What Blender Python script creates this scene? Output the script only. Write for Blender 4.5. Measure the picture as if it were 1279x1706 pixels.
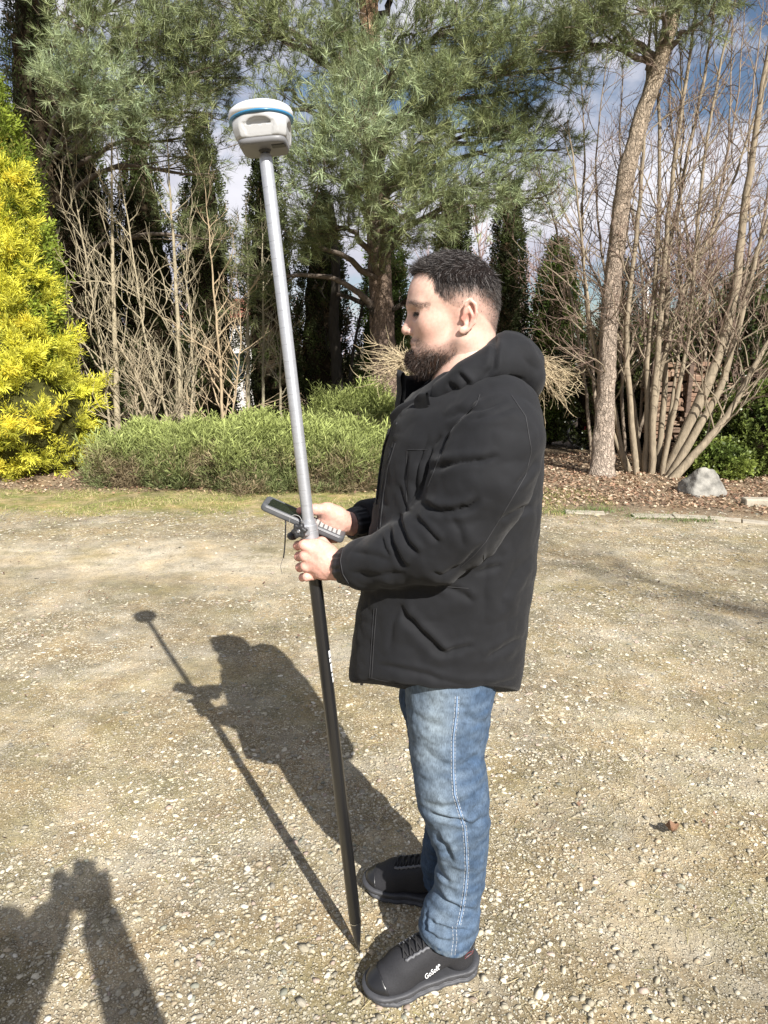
import bpy, math, os
import numpy as np
from mathutils import Vector, Matrix
from mathutils.bvhtree import BVHTree

for _o in list(bpy.data.objects):
    bpy.data.objects.remove(_o)
SC = bpy.context.scene
COL = SC.collection
rng = np.random.default_rng(7)

# ------------------------------------------------------------------ camera
PITCH = math.radians(12.5)
CAM_H = 1.6
cam_data = bpy.data.cameras.new('camera')
cam_data.sensor_fit = 'VERTICAL'
cam_data.sensor_height = 36.0
cam_data.sensor_width = 27.0
cam_data.lens = 24.0
cam_data.clip_start = 0.01
cam_data.clip_end = 2000
cam = bpy.data.objects.new('camera', cam_data)
COL.objects.link(cam)
cam.location = (0, 0, CAM_H)
cam.rotation_euler = (math.radians(90) - PITCH, 0, 0)
SC.camera = cam

# ------------------------------------------------------------------ sky and sun
SUN_EL = math.radians(37.0)
SUN_AZ = math.radians(27.0)          # towards the sun: behind the camera, this far to the right of straight back
sun_dir = Vector((math.sin(SUN_AZ) * math.cos(SUN_EL), -math.cos(SUN_AZ) * math.cos(SUN_EL), math.sin(SUN_EL)))
world = bpy.data.worlds.new('World')
SC.world = world
world.use_nodes = True
wn, wl = world.node_tree.nodes, world.node_tree.links
wn.clear()
w_out = wn.new('ShaderNodeOutputWorld')
w_bg = wn.new('ShaderNodeBackground')
w_bg.inputs['Strength'].default_value = 0.05
w_sky = wn.new('ShaderNodeTexSky')
w_sky.sky_type = 'NISHITA'
w_sky.sun_disc = False
w_sky.sun_elevation = SUN_EL
w_sky.sun_rotation = math.atan2(sun_dir.x, sun_dir.y)
w_sky.air_density = 1.0
w_sky.dust_density = 0.6
w_sky.ozone_density = 1.6
w_tc = wn.new('ShaderNodeTexCoord')
w_map = wn.new('ShaderNodeMapping')
w_map.inputs['Scale'].default_value = (1.0, 1.0, 2.2)
w_map.inputs['Location'].default_value = (3.1, 0.4, 0.3)
w_n = wn.new('ShaderNodeTexNoise')
w_n.inputs['Scale'].default_value = 2.6
w_n.inputs['Detail'].default_value = 8
w_n.inputs['Roughness'].default_value = 0.58
w_r = wn.new('ShaderNodeValToRGB')
w_r.color_ramp.elements[0].position = 0.42
w_r.color_ramp.elements[0].color = (0, 0, 0, 1)
w_r.color_ramp.elements[1].position = 0.54
w_r.color_ramp.elements[1].color = (1, 1, 1, 1)
w_n2 = wn.new('ShaderNodeTexNoise')
w_n2.inputs['Scale'].default_value = 5.0
w_n2.inputs['Detail'].default_value = 6
w_r2 = wn.new('ShaderNodeValToRGB')
w_r2.color_ramp.elements[0].position = 0.3
w_r2.color_ramp.elements[0].color = (5.0, 5.1, 6.4, 1)
w_r2.color_ramp.elements[1].position = 0.7
w_r2.color_ramp.elements[1].color = (10.5, 10.4, 11.0, 1)
w_mix = wn.new('ShaderNodeMix')
w_mix.data_type = 'RGBA'
wl.new(w_tc.outputs['Generated'], w_map.inputs['Vector'])
wl.new(w_map.outputs['Vector'], w_n.inputs['Vector'])
wl.new(w_map.outputs['Vector'], w_n2.inputs['Vector'])
wl.new(w_n.outputs['Fac'], w_r.inputs['Fac'])
wl.new(w_n2.outputs['Fac'], w_r2.inputs['Fac'])
wl.new(w_r.outputs['Color'], w_mix.inputs['Factor'])
wl.new(w_sky.outputs['Color'], w_mix.inputs['A'])
wl.new(w_r2.outputs['Color'], w_mix.inputs['B'])
wl.new(w_mix.outputs['Result'], w_bg.inputs['Color'])
wl.new(w_bg.outputs['Background'], w_out.inputs['Surface'])

sun_data = bpy.data.lights.new('sun', 'SUN')
sun_data.energy = 5.0
sun_data.angle = math.radians(0.53)
sun_data.color = (1.0, 0.96, 0.905)
sun = bpy.data.objects.new('sun', sun_data)
COL.objects.link(sun)
sun.rotation_euler = (-sun_dir).to_track_quat('-Z', 'Y').to_euler()
sun.location = (6, -12, 12)

SC.view_settings.view_transform = 'Standard'
SC.view_settings.look = 'None'
SC.view_settings.gamma = 1.0
SC.view_settings.use_curve_mapping = False
SC.view_settings.exposure = 0.98
SC.render.engine = 'CYCLES'
SC.cycles.max_bounces = 6
SC.cycles.diffuse_bounces = 3
SC.cycles.transmission_bounces = 3
SC.cycles.transparent_max_bounces = 6

# ------------------------------------------------------------------ measuring the place
CP, SP = math.cos(PITCH), math.sin(PITCH)
FPX = 1706 * 24.0 / 36.0
def at(px, py, Y):
    """point at ground distance Y seen in the photograph's direction px, py"""
    u, v = (px - 639.5) / FPX, (py - 853.0) / FPX
    k = Y / (CP - v * SP)
    return np.array([u * k, Y, CAM_H + k * (-SP - v * CP)])
def ground_at(px, py, z=0.0):
    u, v = (px - 639.5) / FPX, (py - 853.0) / FPX
    k = (CAM_H - z) / (SP + v * CP)
    return np.array([u * k, (CP - v * SP) * k, z])
def to_px(P):
    P = np.asarray(P, float)
    x, y, z = P[..., 0], P[..., 1], P[..., 2] - CAM_H
    dep = y * CP - z * SP
    up = y * SP + z * CP
    return 639.5 + x / dep * FPX, 853.0 - up / dep * FPX

# ------------------------------------------------------------------ objects
def mesh_data(name, V, F, mats=(), col=None, smooth=False, mat_idx=None):
    """F: list of integer arrays, each (n, 3) or (n, 4)"""
    me = bpy.data.meshes.new(name)
    V = np.asarray(V, dtype=np.float32)
    if not isinstance(F, (list, tuple)):
        F = [F]
    F = [np.asarray(f, dtype=np.int32) for f in F if len(f)]
    me.vertices.add(len(V))
    me.vertices.foreach_set('co', V.ravel())
    nl = sum(f.size for f in F)
    nf = sum(len(f) for f in F)
    me.loops.add(nl)
    me.polygons.add(nf)
    me.loops.foreach_set('vertex_index', np.concatenate([f.ravel() for f in F]))
    st, o = [], 0
    for f in F:
        st.append(o + np.arange(len(f)) * f.shape[1])
        o += f.size
    me.polygons.foreach_set('loop_start', np.concatenate(st).astype(np.int32))
    me.polygons.foreach_set('use_smooth', np.full(nf, bool(smooth)))
    for m in mats:
        me.materials.append(m)
    if mat_idx is not None:
        me.polygons.foreach_set('material_index', np.asarray(mat_idx, dtype=np.int32))
    if col is not None:
        a = me.color_attributes.new('Col', 'FLOAT_COLOR', 'POINT')
        c = np.ones((len(V), 4), dtype=np.float32)
        c[:, :3] = col
        a.data.foreach_set('color', c.ravel())
    me.update(calc_edges=True)
    me.validate()
    return me

def link(name, me, parent=None, loc=None):
    o = bpy.data.objects.new(name, me)
    COL.objects.link(o)
    if loc is not None:
        o.location = loc
    if parent is not None:
        o.parent = parent
        # meshes are written in world coordinates: take the parent's place off again
        o.matrix_parent_inverse = parent_world(parent).inverted()
    return o

def parent_world(p):
    m = Matrix.LocRotScale(p.location, p.rotation_euler, p.scale)
    if p.parent is not None:
        return parent_world(p.parent) @ p.matrix_parent_inverse @ m
    return m

def thing(name, label, cat, loc=(0, 0, 0), group=None):
    o = bpy.data.objects.new(name, None)
    COL.objects.link(o)
    o.location = loc
    o.empty_display_size = 0.1
    return tag(o, label, cat, group)

def tag(o, label=None, cat=None, group=None, kind=None):
    if label: o['label'] = label
    if cat: o['category'] = cat
    if group: o['group'] = group
    if kind: o['kind'] = kind
    return o

# ------------------------------------------------------------------ materials
def mat(name, color=(0.5, 0.5, 0.5), rough=0.6, metal=0.0, spec=0.5, attr=False, noise=None, bump=None,
        translucent=0.0, sss=0.0, sheen=0.0, coat=0.0, ncol=None, nstretch=(1, 1, 1)):
    m = bpy.data.materials.new(name)
    m.use_nodes = True
    n, l = m.node_tree.nodes, m.node_tree.links
    b = n['Principled BSDF']
    out = n['Material Output']
    b.inputs['Roughness'].default_value = rough
    b.inputs['Metallic'].default_value = metal
    b.inputs['Specular IOR Level'].default_value = spec
    b.inputs['Base Color'].default_value = (*color, 1)
    tc = n.new('ShaderNodeTexCoord')
    mp = n.new('ShaderNodeMapping')
    mp.inputs['Scale'].default_value = nstretch
    l.new(tc.outputs['Object'], mp.inputs['Vector'])
    src = None
    if attr:
        a = n.new('ShaderNodeAttribute')
        a.attribute_name = 'Col'
        src = a.outputs['Color']
    if noise:
        sc_, amt = noise
        t = n.new('ShaderNodeTexNoise')
        t.inputs['Scale'].default_value = sc_
        t.inputs['Detail'].default_value = 6
        t.inputs['Roughness'].default_value = 0.6
        l.new(mp.outputs['Vector'], t.inputs['Vector'])
        r = n.new('ShaderNodeMapRange')
        r.inputs['From Min'].default_value = 0.3
        r.inputs['From Max'].default_value = 0.7
        r.inputs['To Min'].default_value = 1 - amt
        r.inputs['To Max'].default_value = 1 + amt
        l.new(t.outputs['Fac'], r.inputs['Value'])
        if ncol is not None:
            mx = n.new('ShaderNodeMix')
            mx.data_type = 'RGBA'
            r.inputs['To Min'].default_value = 0
            r.inputs['To Max'].default_value = 1
            l.new(r.outputs['Result'], mx.inputs['Factor'])
            mx.inputs['A'].default_value = (*color, 1)
            mx.inputs['B'].default_value = (*ncol, 1)
            if src is not None:
                l.new(src, mx.inputs['A'])
            src = mx.outputs['Result']
        else:
            vm = n.new('ShaderNodeVectorMath')
            vm.operation = 'MULTIPLY'
            if src is not None:
                l.new(src, vm.inputs[0])
            else:
                vm.inputs[0].default_value = color
            l.new(r.outputs['Result'], vm.inputs[1])
            src = vm.outputs['Vector']
    if src is not None:
        l.new(src, b.inputs['Base Color'])
    if bump:
        bs, bd, bk = bump
        t = n.new('ShaderNodeTexNoise' if bk != 'voronoi' else 'ShaderNodeTexVoronoi')
        t.inputs['Scale'].default_value = bs
        if bk != 'voronoi':
            t.inputs['Detail'].default_value = 5
        l.new(mp.outputs['Vector'], t.inputs['Vector'])
        bp = n.new('ShaderNodeBump')
        bp.inputs['Strength'].default_value = 1.0
        bp.inputs['Distance'].default_value = bd
        l.new(t.outputs['Fac' if bk != 'voronoi' else 'Distance'], bp.inputs['Height'])
        l.new(bp.outputs['Normal'], b.inputs['Normal'])
    if sss:
        b.inputs['Subsurface Weight'].default_value = sss
        b.inputs['Subsurface Radius'].default_value = (1.0, 0.35, 0.2)
        b.inputs['Subsurface Scale'].default_value = 0.008
    if sheen:
        b.inputs['Sheen Weight'].default_value = sheen
        b.inputs['Sheen Roughness'].default_value = 0.5
    if coat:
        b.inputs['Coat Weight'].default_value = coat
        b.inputs['Coat Roughness'].default_value = 0.15
    if translucent:
        tr = n.new('ShaderNodeBsdfTranslucent')
        if src is not None:
            l.new(src, tr.inputs['Color'])
        else:
            tr.inputs['Color'].default_value = (*color, 1)
        ms = n.new('ShaderNodeMixShader')
        ms.inputs['Fac'].default_value = translucent
        l.new(b.outputs['BSDF'], ms.inputs[1])
        l.new(tr.outputs['BSDF'], ms.inputs[2])
        l.new(ms.outputs['Shader'], out.inputs['Surface'])
    return m

# ------------------------------------------------------------------ shape helpers
def norm(v):
    v = np.asarray(v, float)
    return v / (np.linalg.norm(v, axis=-1, keepdims=True) + 1e-12)

class Geo:
    """collects many small pieces into one mesh"""
    def __init__(s):
        s.V, s.F, s.C, s.n = [], {3: [], 4: []}, [], 0
    def add(s, V, F, c=None):
        V = np.asarray(V, float).reshape(-1, 3)
        F = [F] if isinstance(F, np.ndarray) else F
        for f in F:
            f = np.asarray(f)
            if len(f):
                s.F[f.shape[1]].append(f + s.n)
        s.V.append(V)
        if c is not None:
            s.C.append(np.broadcast_to(np.asarray(c, float), (len(V), 3)))
        s.n += len(V)
    def data(s, name, mats, smooth=False):
        V = np.concatenate(s.V)
        F = [np.concatenate(f) for f in s.F.values() if f]
        C = np.concatenate(s.C) if s.C else None
        return mesh_data(name, V, F, mats, C, smooth)
    def obj(s, name, mats, parent=None, smooth=False):
        return link(name, s.data(name, mats, smooth), parent)

def tube(path, rad, sides=6, cap=False, ph=0.0):
    P = np.asarray(path, float)
    R = np.broadcast_to(np.asarray(rad, float), (len(P),))
    T = norm(np.gradient(P, axis=0))
    ref = np.array([0, 0, 1.0]) if abs(T[0, 2]) < 0.9 else np.array([1.0, 0, 0])
    A = norm(np.cross(T, ref))
    B = np.cross(T, A)
    an = ph + np.arange(sides) * 2 * math.pi / sides
    V = P[:, None] + R[:, None, None] * (np.cos(an)[None, :, None] * A[:, None] + np.sin(an)[None, :, None] * B[:, None])
    n = len(P)
    i = np.arange(n - 1)[:, None] * sides
    j = np.arange(sides)[None]
    j2 = (j + 1) % sides
    F = np.stack([i + j, i + j2, i + sides + j2, i + sides + j], -1).reshape(-1, 4)
    V = V.reshape(-1, 3)
    Fs = [F]
    if cap:
        V = np.concatenate([V, P[:1], P[-1:]])
        c0, c1 = n * sides, n * sides + 1
        jj = np.arange(sides)
        Fs.append(np.stack([np.full(sides, c0), (jj + 1) % sides, jj], -1))
        Fs.append(np.stack([np.full(sides, c1), (n - 1) * sides + jj, (n - 1) * sides + (jj + 1) % sides], -1))
    return V, Fs

def lathe(base, axis, prof, sides=32, ref=(0, 1, 0)):
    """prof: list of (height along axis, radius)"""
    base, axis = np.asarray(base, float), norm(axis)
    A = norm(np.cross(axis, ref))
    B = np.cross(axis, A)
    an = np.arange(sides) * 2 * math.pi / sides
    V = np.concatenate([base + axis * h + r * (np.cos(an)[:, None] * A + np.sin(an)[:, None] * B) for h, r in prof])
    n = len(prof)
    i = np.arange(n - 1)[:, None] * sides
    j = np.arange(sides)[None]
    F = np.stack([i + j, i + sides + j, i + sides + (j + 1) % sides, i + (j + 1) % sides], -1).reshape(-1, 4)
    return V, [F]

def box(c, s, R=None, bev=0.0):
    """box, optionally with chamfered edges, rotated by the 3x3 R whose columns are its axes"""
    c, s = np.asarray(c, float), np.asarray(s, float) / 2
    if bev <= 0:
        V = np.array([[x, y, z] for x in (-1, 1) for y in (-1, 1) for z in (-1, 1)], float) * s
        F = np.array([[0, 1, 3, 2], [4, 6, 7, 5], [0, 4, 5, 1], [2, 3, 7, 6], [0, 2, 6, 4], [1, 5, 7, 3]])
        Fs = [F]
    else:
        V, idx = [], {}
        for x in (-1, 1):
            for y in (-1, 1):
                for z in (-1, 1):
                    for a in range(3):
                        p = np.array([x, y, z], float) * (s - bev)
                        p[a] = (x, y, z)[a] * s[a]
                        idx[(x, y, z, a)] = len(V)
                        V.append(p)
        V = np.array(V)
        q, t = [], []
        for a in range(3):
            b, c_ = (a + 1) % 3, (a + 2) % 3
            for sg in (-1, 1):
                f = []
                for sb, sc_ in ((-1, -1), (1, -1), (1, 1), (-1, 1)):
                    k = [0, 0, 0]; k[a] = sg; k[b] = sb; k[c_] = sc_
                    f.append(idx[(*k, a)])
                q.append(f if sg > 0 else f[::-1])
            for sb in (-1, 1):
                for sc_ in (-1, 1):
                    k0 = [0, 0, 0]; k0[a] = -1; k0[b] = sb; k0[c_] = sc_
                    k1 = list(k0); k1[a] = 1
                    f = [idx[(*k0, b)], idx[(*k1, b)], idx[(*k1, c_)], idx[(*k0, c_)]]
                    q.append(f if sb * sc_ > 0 else f[::-1])
        for x in (-1, 1):
            for y in (-1, 1):
                for z in (-1, 1):
                    f = [idx[(x, y, z, 0)], idx[(x, y, z, 1)], idx[(x, y, z, 2)]]
                    t.append(f if x * y * z > 0 else f[::-1])
        Fs = [np.array(q), np.array(t)]
    if R is not None:
        V = V @ np.asarray(R, float).T
    return V + c, Fs

def instance(T, faces, pos, dirs, scale, roll=None, width=None):
    """copies of a small template (its z along dirs) -> one vertex array and one face array"""
    n, k = len(pos), len(T)
    D = norm(dirs)
    ref = np.where(np.abs(D[:, 2:3]) < 0.95, np.array([[0, 0, 1.0]]), np.array([[1.0, 0, 0]]))
    A = norm(np.cross(ref, D))
    B = np.cross(D, A)
    if roll is None:
        roll = rng.uniform(0, 2 * math.pi, n)
    c, s = np.cos(roll)[:, None], np.sin(roll)[:, None]
    A, B = A * c + B * s, -A * s + B * c
    sc = np.asarray(scale, float).reshape(-1, 1, 1)
    wd = sc if width is None else np.asarray(width, float).reshape(-1, 1, 1)
    V = pos[:, None] + T[None, :, 0:1] * wd * A[:, None] + T[None, :, 1:2] * wd * B[:, None] + T[None, :, 2:3] * sc * D[:, None]
    F = faces[None] + (np.arange(n) * k)[:, None, None]
    return V.reshape(-1, 3), F.reshape(-1, faces.shape[1])

# smooth value noise, for shaping
_NT = np.random.default_rng(99).uniform(-1, 1, (32, 32, 32)).astype(np.float32)
def vnoise(P, scale, seed=0):
    Q = np.asarray(P, float) * scale + np.array([seed * 7.31, seed * 3.77, seed * 11.13])
    I = np.floor(Q).astype(int)
    f = Q - I
    f = f * f * (3 - 2 * f)
    r = 0
    for dx in (0, 1):
        wx = f[..., 0] if dx else 1 - f[..., 0]
        for dy in (0, 1):
            wy = f[..., 1] if dy else 1 - f[..., 1]
            for dz in (0, 1):
                wz = f[..., 2] if dz else 1 - f[..., 2]
                r = r + wx * wy * wz * _NT[(I[..., 0] + dx) & 31, (I[..., 1] + dy) & 31, (I[..., 2] + dz) & 31]
    return r

# ------------------------------------------------------------------ implicit surfaces for bodies, clothes and stones
def smin(a, b, k):
    h = np.maximum(k - np.abs(a - b), 0) / k
    return np.minimum(a, b) - h * h * k * 0.25
def smax(a, b, k):
    return -smin(-a, -b, k)
def s_ball(p, c, r):
    return np.linalg.norm(p - np.asarray(c), axis=1) - r
def s_ell(p, c, r, R=None):
    q = p - np.asarray(c)
    if R is not None:
        q = q @ np.asarray(R)
    r = np.asarray(r, float)
    k0 = np.linalg.norm(q / r, axis=1)
    k1 = np.linalg.norm(q / (r * r), axis=1) + 1e-9
    return k0 * (k0 - 1) / k1
def s_cone(p, a, b, ra, rb, flat=None):
    a, b = np.asarray(a, float), np.asarray(b, float)
    q, d = p - a, b - a
    if flat is not None:                       # (axis, factor): squash distances along an axis
        ax, fa = flat
        q = q.copy(); q[:, ax] *= fa
        d = d.copy(); d[ax] *= fa
    h = np.clip(q @ d / (d @ d + 1e-12), 0, 1)
    return np.linalg.norm(q - h[:, None] * d, axis=1) - (ra + (rb - ra) * h)
def s_tube(p, pts, rads, k=0.01, flat=None):
    r = None
    for i in range(len(pts) - 1):
        d = s_cone(p, pts[i], pts[i + 1], rads[i], rads[i + 1], flat)
        r = d if r is None else smin(r, d, k)
    return r

def iso(f, lo, hi, h, B=8, slack=1.7):
    """mesh of f = 0 by surface nets over the blocks the surface passes through"""
    lo, hi = np.asarray(lo, float), np.asarray(hi, float)
    nb = np.ceil((hi - lo) / (B * h)).astype(int)
    g = np.stack(np.meshgrid(*[np.arange(k) for k in nb], indexing='ij'), -1).reshape(-1, 3)
    cen = lo + (g + 0.5) * B * h
    keep = np.abs(f(cen)) < B * h * 0.87 * slack
    g = g[keep]
    N = nb * B + 2
    r = np.arange(B + 1)
    off = np.stack(np.meshgrid(r, r, r, indexing='ij'), -1)
    VK, VP, EK = [], [], [[], [], []]
    CH = 400
    for s in range(0, len(g), CH):
        gi = g[s:s + CH]
        idx = gi[:, None, None, None] * B + off[None]
        val = f((lo + idx.reshape(-1, 3) * h)).reshape(idx.shape[:4])
        ins = val < 0
        cnt = sum(ins[:, a:a + B, b:b + B, c:c + B].astype(np.int8) for a in (0, 1) for b in (0, 1) for c in (0, 1))
        cell = np.argwhere((cnt > 0) & (cnt < 8))
        if not len(cell):
            continue
        n, i, j, k = cell.T
        cv = {(a, b, c): val[n, i + a, j + b, k + c] for a in (0, 1) for b in (0, 1) for c in (0, 1)}
        acc = np.zeros((len(cell), 3)); w = np.zeros(len(cell))
        for a in range(3):
            for b in (0, 1):
                for c in (0, 1):
                    k0 = [b, c]; k0.insert(a, 0); k1 = [b, c]; k1.insert(a, 1)
                    v0, v1 = cv[tuple(k0)], cv[tuple(k1)]
                    m = (v0 < 0) != (v1 < 0)
                    t = v0 / (v0 - v1 + 1e-20)
                    pt = np.array(k0, float)[None].repeat(len(cell), 0)
                    pt[:, a] = t
                    acc[m] += pt[m]; w[m] += 1
        ci = gi[n] * B + np.stack([i, j, k], -1)
        VK.append((ci[:, 0] * N[1] + ci[:, 1]) * N[2] + ci[:, 2])
        VP.append(lo + (ci + acc / w[:, None]) * h)
        v000 = cv[(0, 0, 0)] < 0
        for a in range(3):
            k1 = [0, 0, 0]; k1[a] = 1
            m = v000 != (cv[tuple(k1)] < 0)
            EK[a].append(np.concatenate([ci[m], v000[m][:, None].astype(int)], 1))
    K = np.concatenate(VK); P = np.concatenate(VP)
    o = np.argsort(K); K, P = K[o], P[o]
    def find(c):
        key = (c[:, 0] * N[1] + c[:, 1]) * N[2] + c[:, 2]
        q = np.clip(np.searchsorted(K, key), 0, len(K) - 1)
        return np.where(K[q] == key, q, -1)
    Q = []
    for a in range(3):
        e = np.concatenate(EK[a])
        b, c = (a + 1) % 3, (a + 2) % 3
        db, dc = np.zeros(3, int), np.zeros(3, int)
        db[b] = 1; dc[c] = 1
        ci = e[:, :3]
        q = np.stack([find(ci), find(ci - db), find(ci - db - dc), find(ci - dc)], 1)
        sg = e[:, 3] == 1
        q[~sg] = q[~sg][:, ::-1]
        Q.append(q[(q >= 0).all(1)])
    return P, np.concatenate(Q)

def v_normals(P, Q):
    if Q.shape[1] == 4:
        n = np.cross(P[Q[:, 2]] - P[Q[:, 0]], P[Q[:, 3]] - P[Q[:, 1]])
    else:
        n = np.cross(P[Q[:, 1]] - P[Q[:, 0]], P[Q[:, 2]] - P[Q[:, 0]])
    N = np.zeros_like(P)
    for a in range(3):
        N[:, a] = sum(np.bincount(Q[:, c], weights=n[:, a], minlength=len(P)) for c in range(Q.shape[1]))
    return norm(N)

def relax(P, Q, it=1, w=0.5):
    """even out a net mesh a little"""
    for _ in range(it):
        S = np.zeros_like(P); cnt = np.zeros(len(P))
        for c in range(4):
            a, b = Q[:, c], Q[:, (c + 1) % 4]
            for x in range(3):
                S[:, x] += np.bincount(a, weights=P[b, x], minlength=len(P)) + np.bincount(b, weights=P[a, x], minlength=len(P))
            cnt += np.bincount(a, minlength=len(P)) + np.bincount(b, minlength=len(P))
        P = P + w * (S / np.maximum(cnt, 1)[:, None] - P)
    return P

def stroke_field(X, Z, line):
    """distance to a polyline in a plane, and which side"""
    best = np.full(len(X), 1e9); side = np.zeros(len(X)); tt = np.zeros(len(X))
    n = len(line) - 1
    for i in range(n):
        a, b = np.asarray(line[i]), np.asarray(line[i + 1])
        d = b - a
        L = np.hypot(*d) + 1e-9
        qx, qz = X - a[0], Z - a[1]
        h = np.clip((qx * d[0] + qz * d[1]) / L ** 2, 0, 1)
        ex, ez = qx - h * d[0], qz - h * d[1]
        dist = np.hypot(ex, ez)
        m = dist < best
        best = np.where(m, dist, best)
        side = np.where(m, np.sign(d[0] * qz - d[1] * qx), side)
        tt = np.where(m, (i + h) / n, tt)
    return best, side, tt

def folds(P, Nn, lines, Y, facing=None):
    """press creases (polyline in photo directions at distance Y, width m, depth m, bulge) into a cloth surface"""
    out = np.zeros(len(P))
    m = Nn[:, 1] < 0.45 if facing is None else facing
    idx = np.nonzero(m)[0]
    px, py = P[idx, 0], P[idx, 2]
    # compare where the crease meets the surface: scale by own distance
    u, w = px / P[idx, 1] * Y, CAM_H + (py - CAM_H) / P[idx, 1] * Y
    for ln, wd, dp, bulge in lines:
        L = [at(x, y, Y)[[0, 2]] for x, y in ln]
        d, s, t = stroke_field(u, w, L)
        taper = np.clip(np.minimum(t, 1 - t) * 5, 0.0, 1) ** 0.7
        g = -dp * np.exp(-(d / wd) ** 1.25) * taper
        ds = d * s
        g += dp * bulge * np.exp(-((ds - 1.9 * wd) / (1.5 * wd)) ** 2) * taper
        g += dp * 0.4 * bulge * np.exp(-((ds + 2.1 * wd) / (1.6 * wd)) ** 2) * taper
        out[idx] += g
    return P + Nn * out[:, None]

class Surf:
    """a mesh one can lay lines and print on"""
    def __init__(s, P, Q):
        s.P = P
        s.t = BVHTree.FromPolygons([tuple(p) for p in P], [tuple(q) for q in Q.tolist()])
    def hit(s, px, py, lift=0.001):
        d = at(px, py, 1.0) - np.array([0, 0, CAM_H])
        d = norm(d)
        h = s.t.ray_cast(Vector((0, 0, CAM_H)), Vector(d))
        if h[0] is None:
            return None, None
        n = np.array(h[1])
        if n @ d > 0: n = -n
        return np.array(h[0]) + n * lift, n
    def line(s, pts, step=4.0, lift=0.001):
        """polyline over the surface; the parts that miss are left out"""
        P = []
        for a, b in zip(pts[:-1], pts[1:]):
            n = max(2, int(math.hypot(b[0] - a[0], b[1] - a[1]) / step))
            for i in range(n):
                P.append((a[0] + (b[0] - a[0]) * i / n, a[1] + (b[1] - a[1]) * i / n))
        P.append(pts[-1])
        out = []
        for x, y in P:
            h, n = s.hit(x, y, lift)
            if h is not None and (not out or np.linalg.norm(h - out[-1]) < 0.04):
                out.append(h)
        return out

def ribbon_seam(surf, pts, r=0.001, lift=0.0006, sides=5):
    g = Geo()
    P = surf.line(pts, 4.0, lift)
    if len(P) > 2:
        P = np.array(P)
        P[1:-1] = (P[:-2] + 2 * P[1:-1] + P[2:]) / 4
        g.add(*tube(P, r, sides, cap=True))
    return g

def resample(pts, n):
    pts = np.asarray(pts, float)
    s = np.r_[0, np.cumsum(np.linalg.norm(np.diff(pts, axis=0), axis=1))]
    t = np.linspace(0, s[-1], n)
    return np.stack([np.interp(t, s, pts[:, k]) for k in range(pts.shape[1])], 1)
def smooth_path(pts, n, it=3):
    p = resample(pts, n)
    for _ in range(it):
        p[1:-1] = (p[:-2] + 2 * p[1:-1] + p[2:]) / 4
    return p
def sstep(x, a, b):
    t = np.clip((np.asarray(x, float) - a) / (b - a), 0, 1)
    return t * t * (3 - 2 * t)
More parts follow.
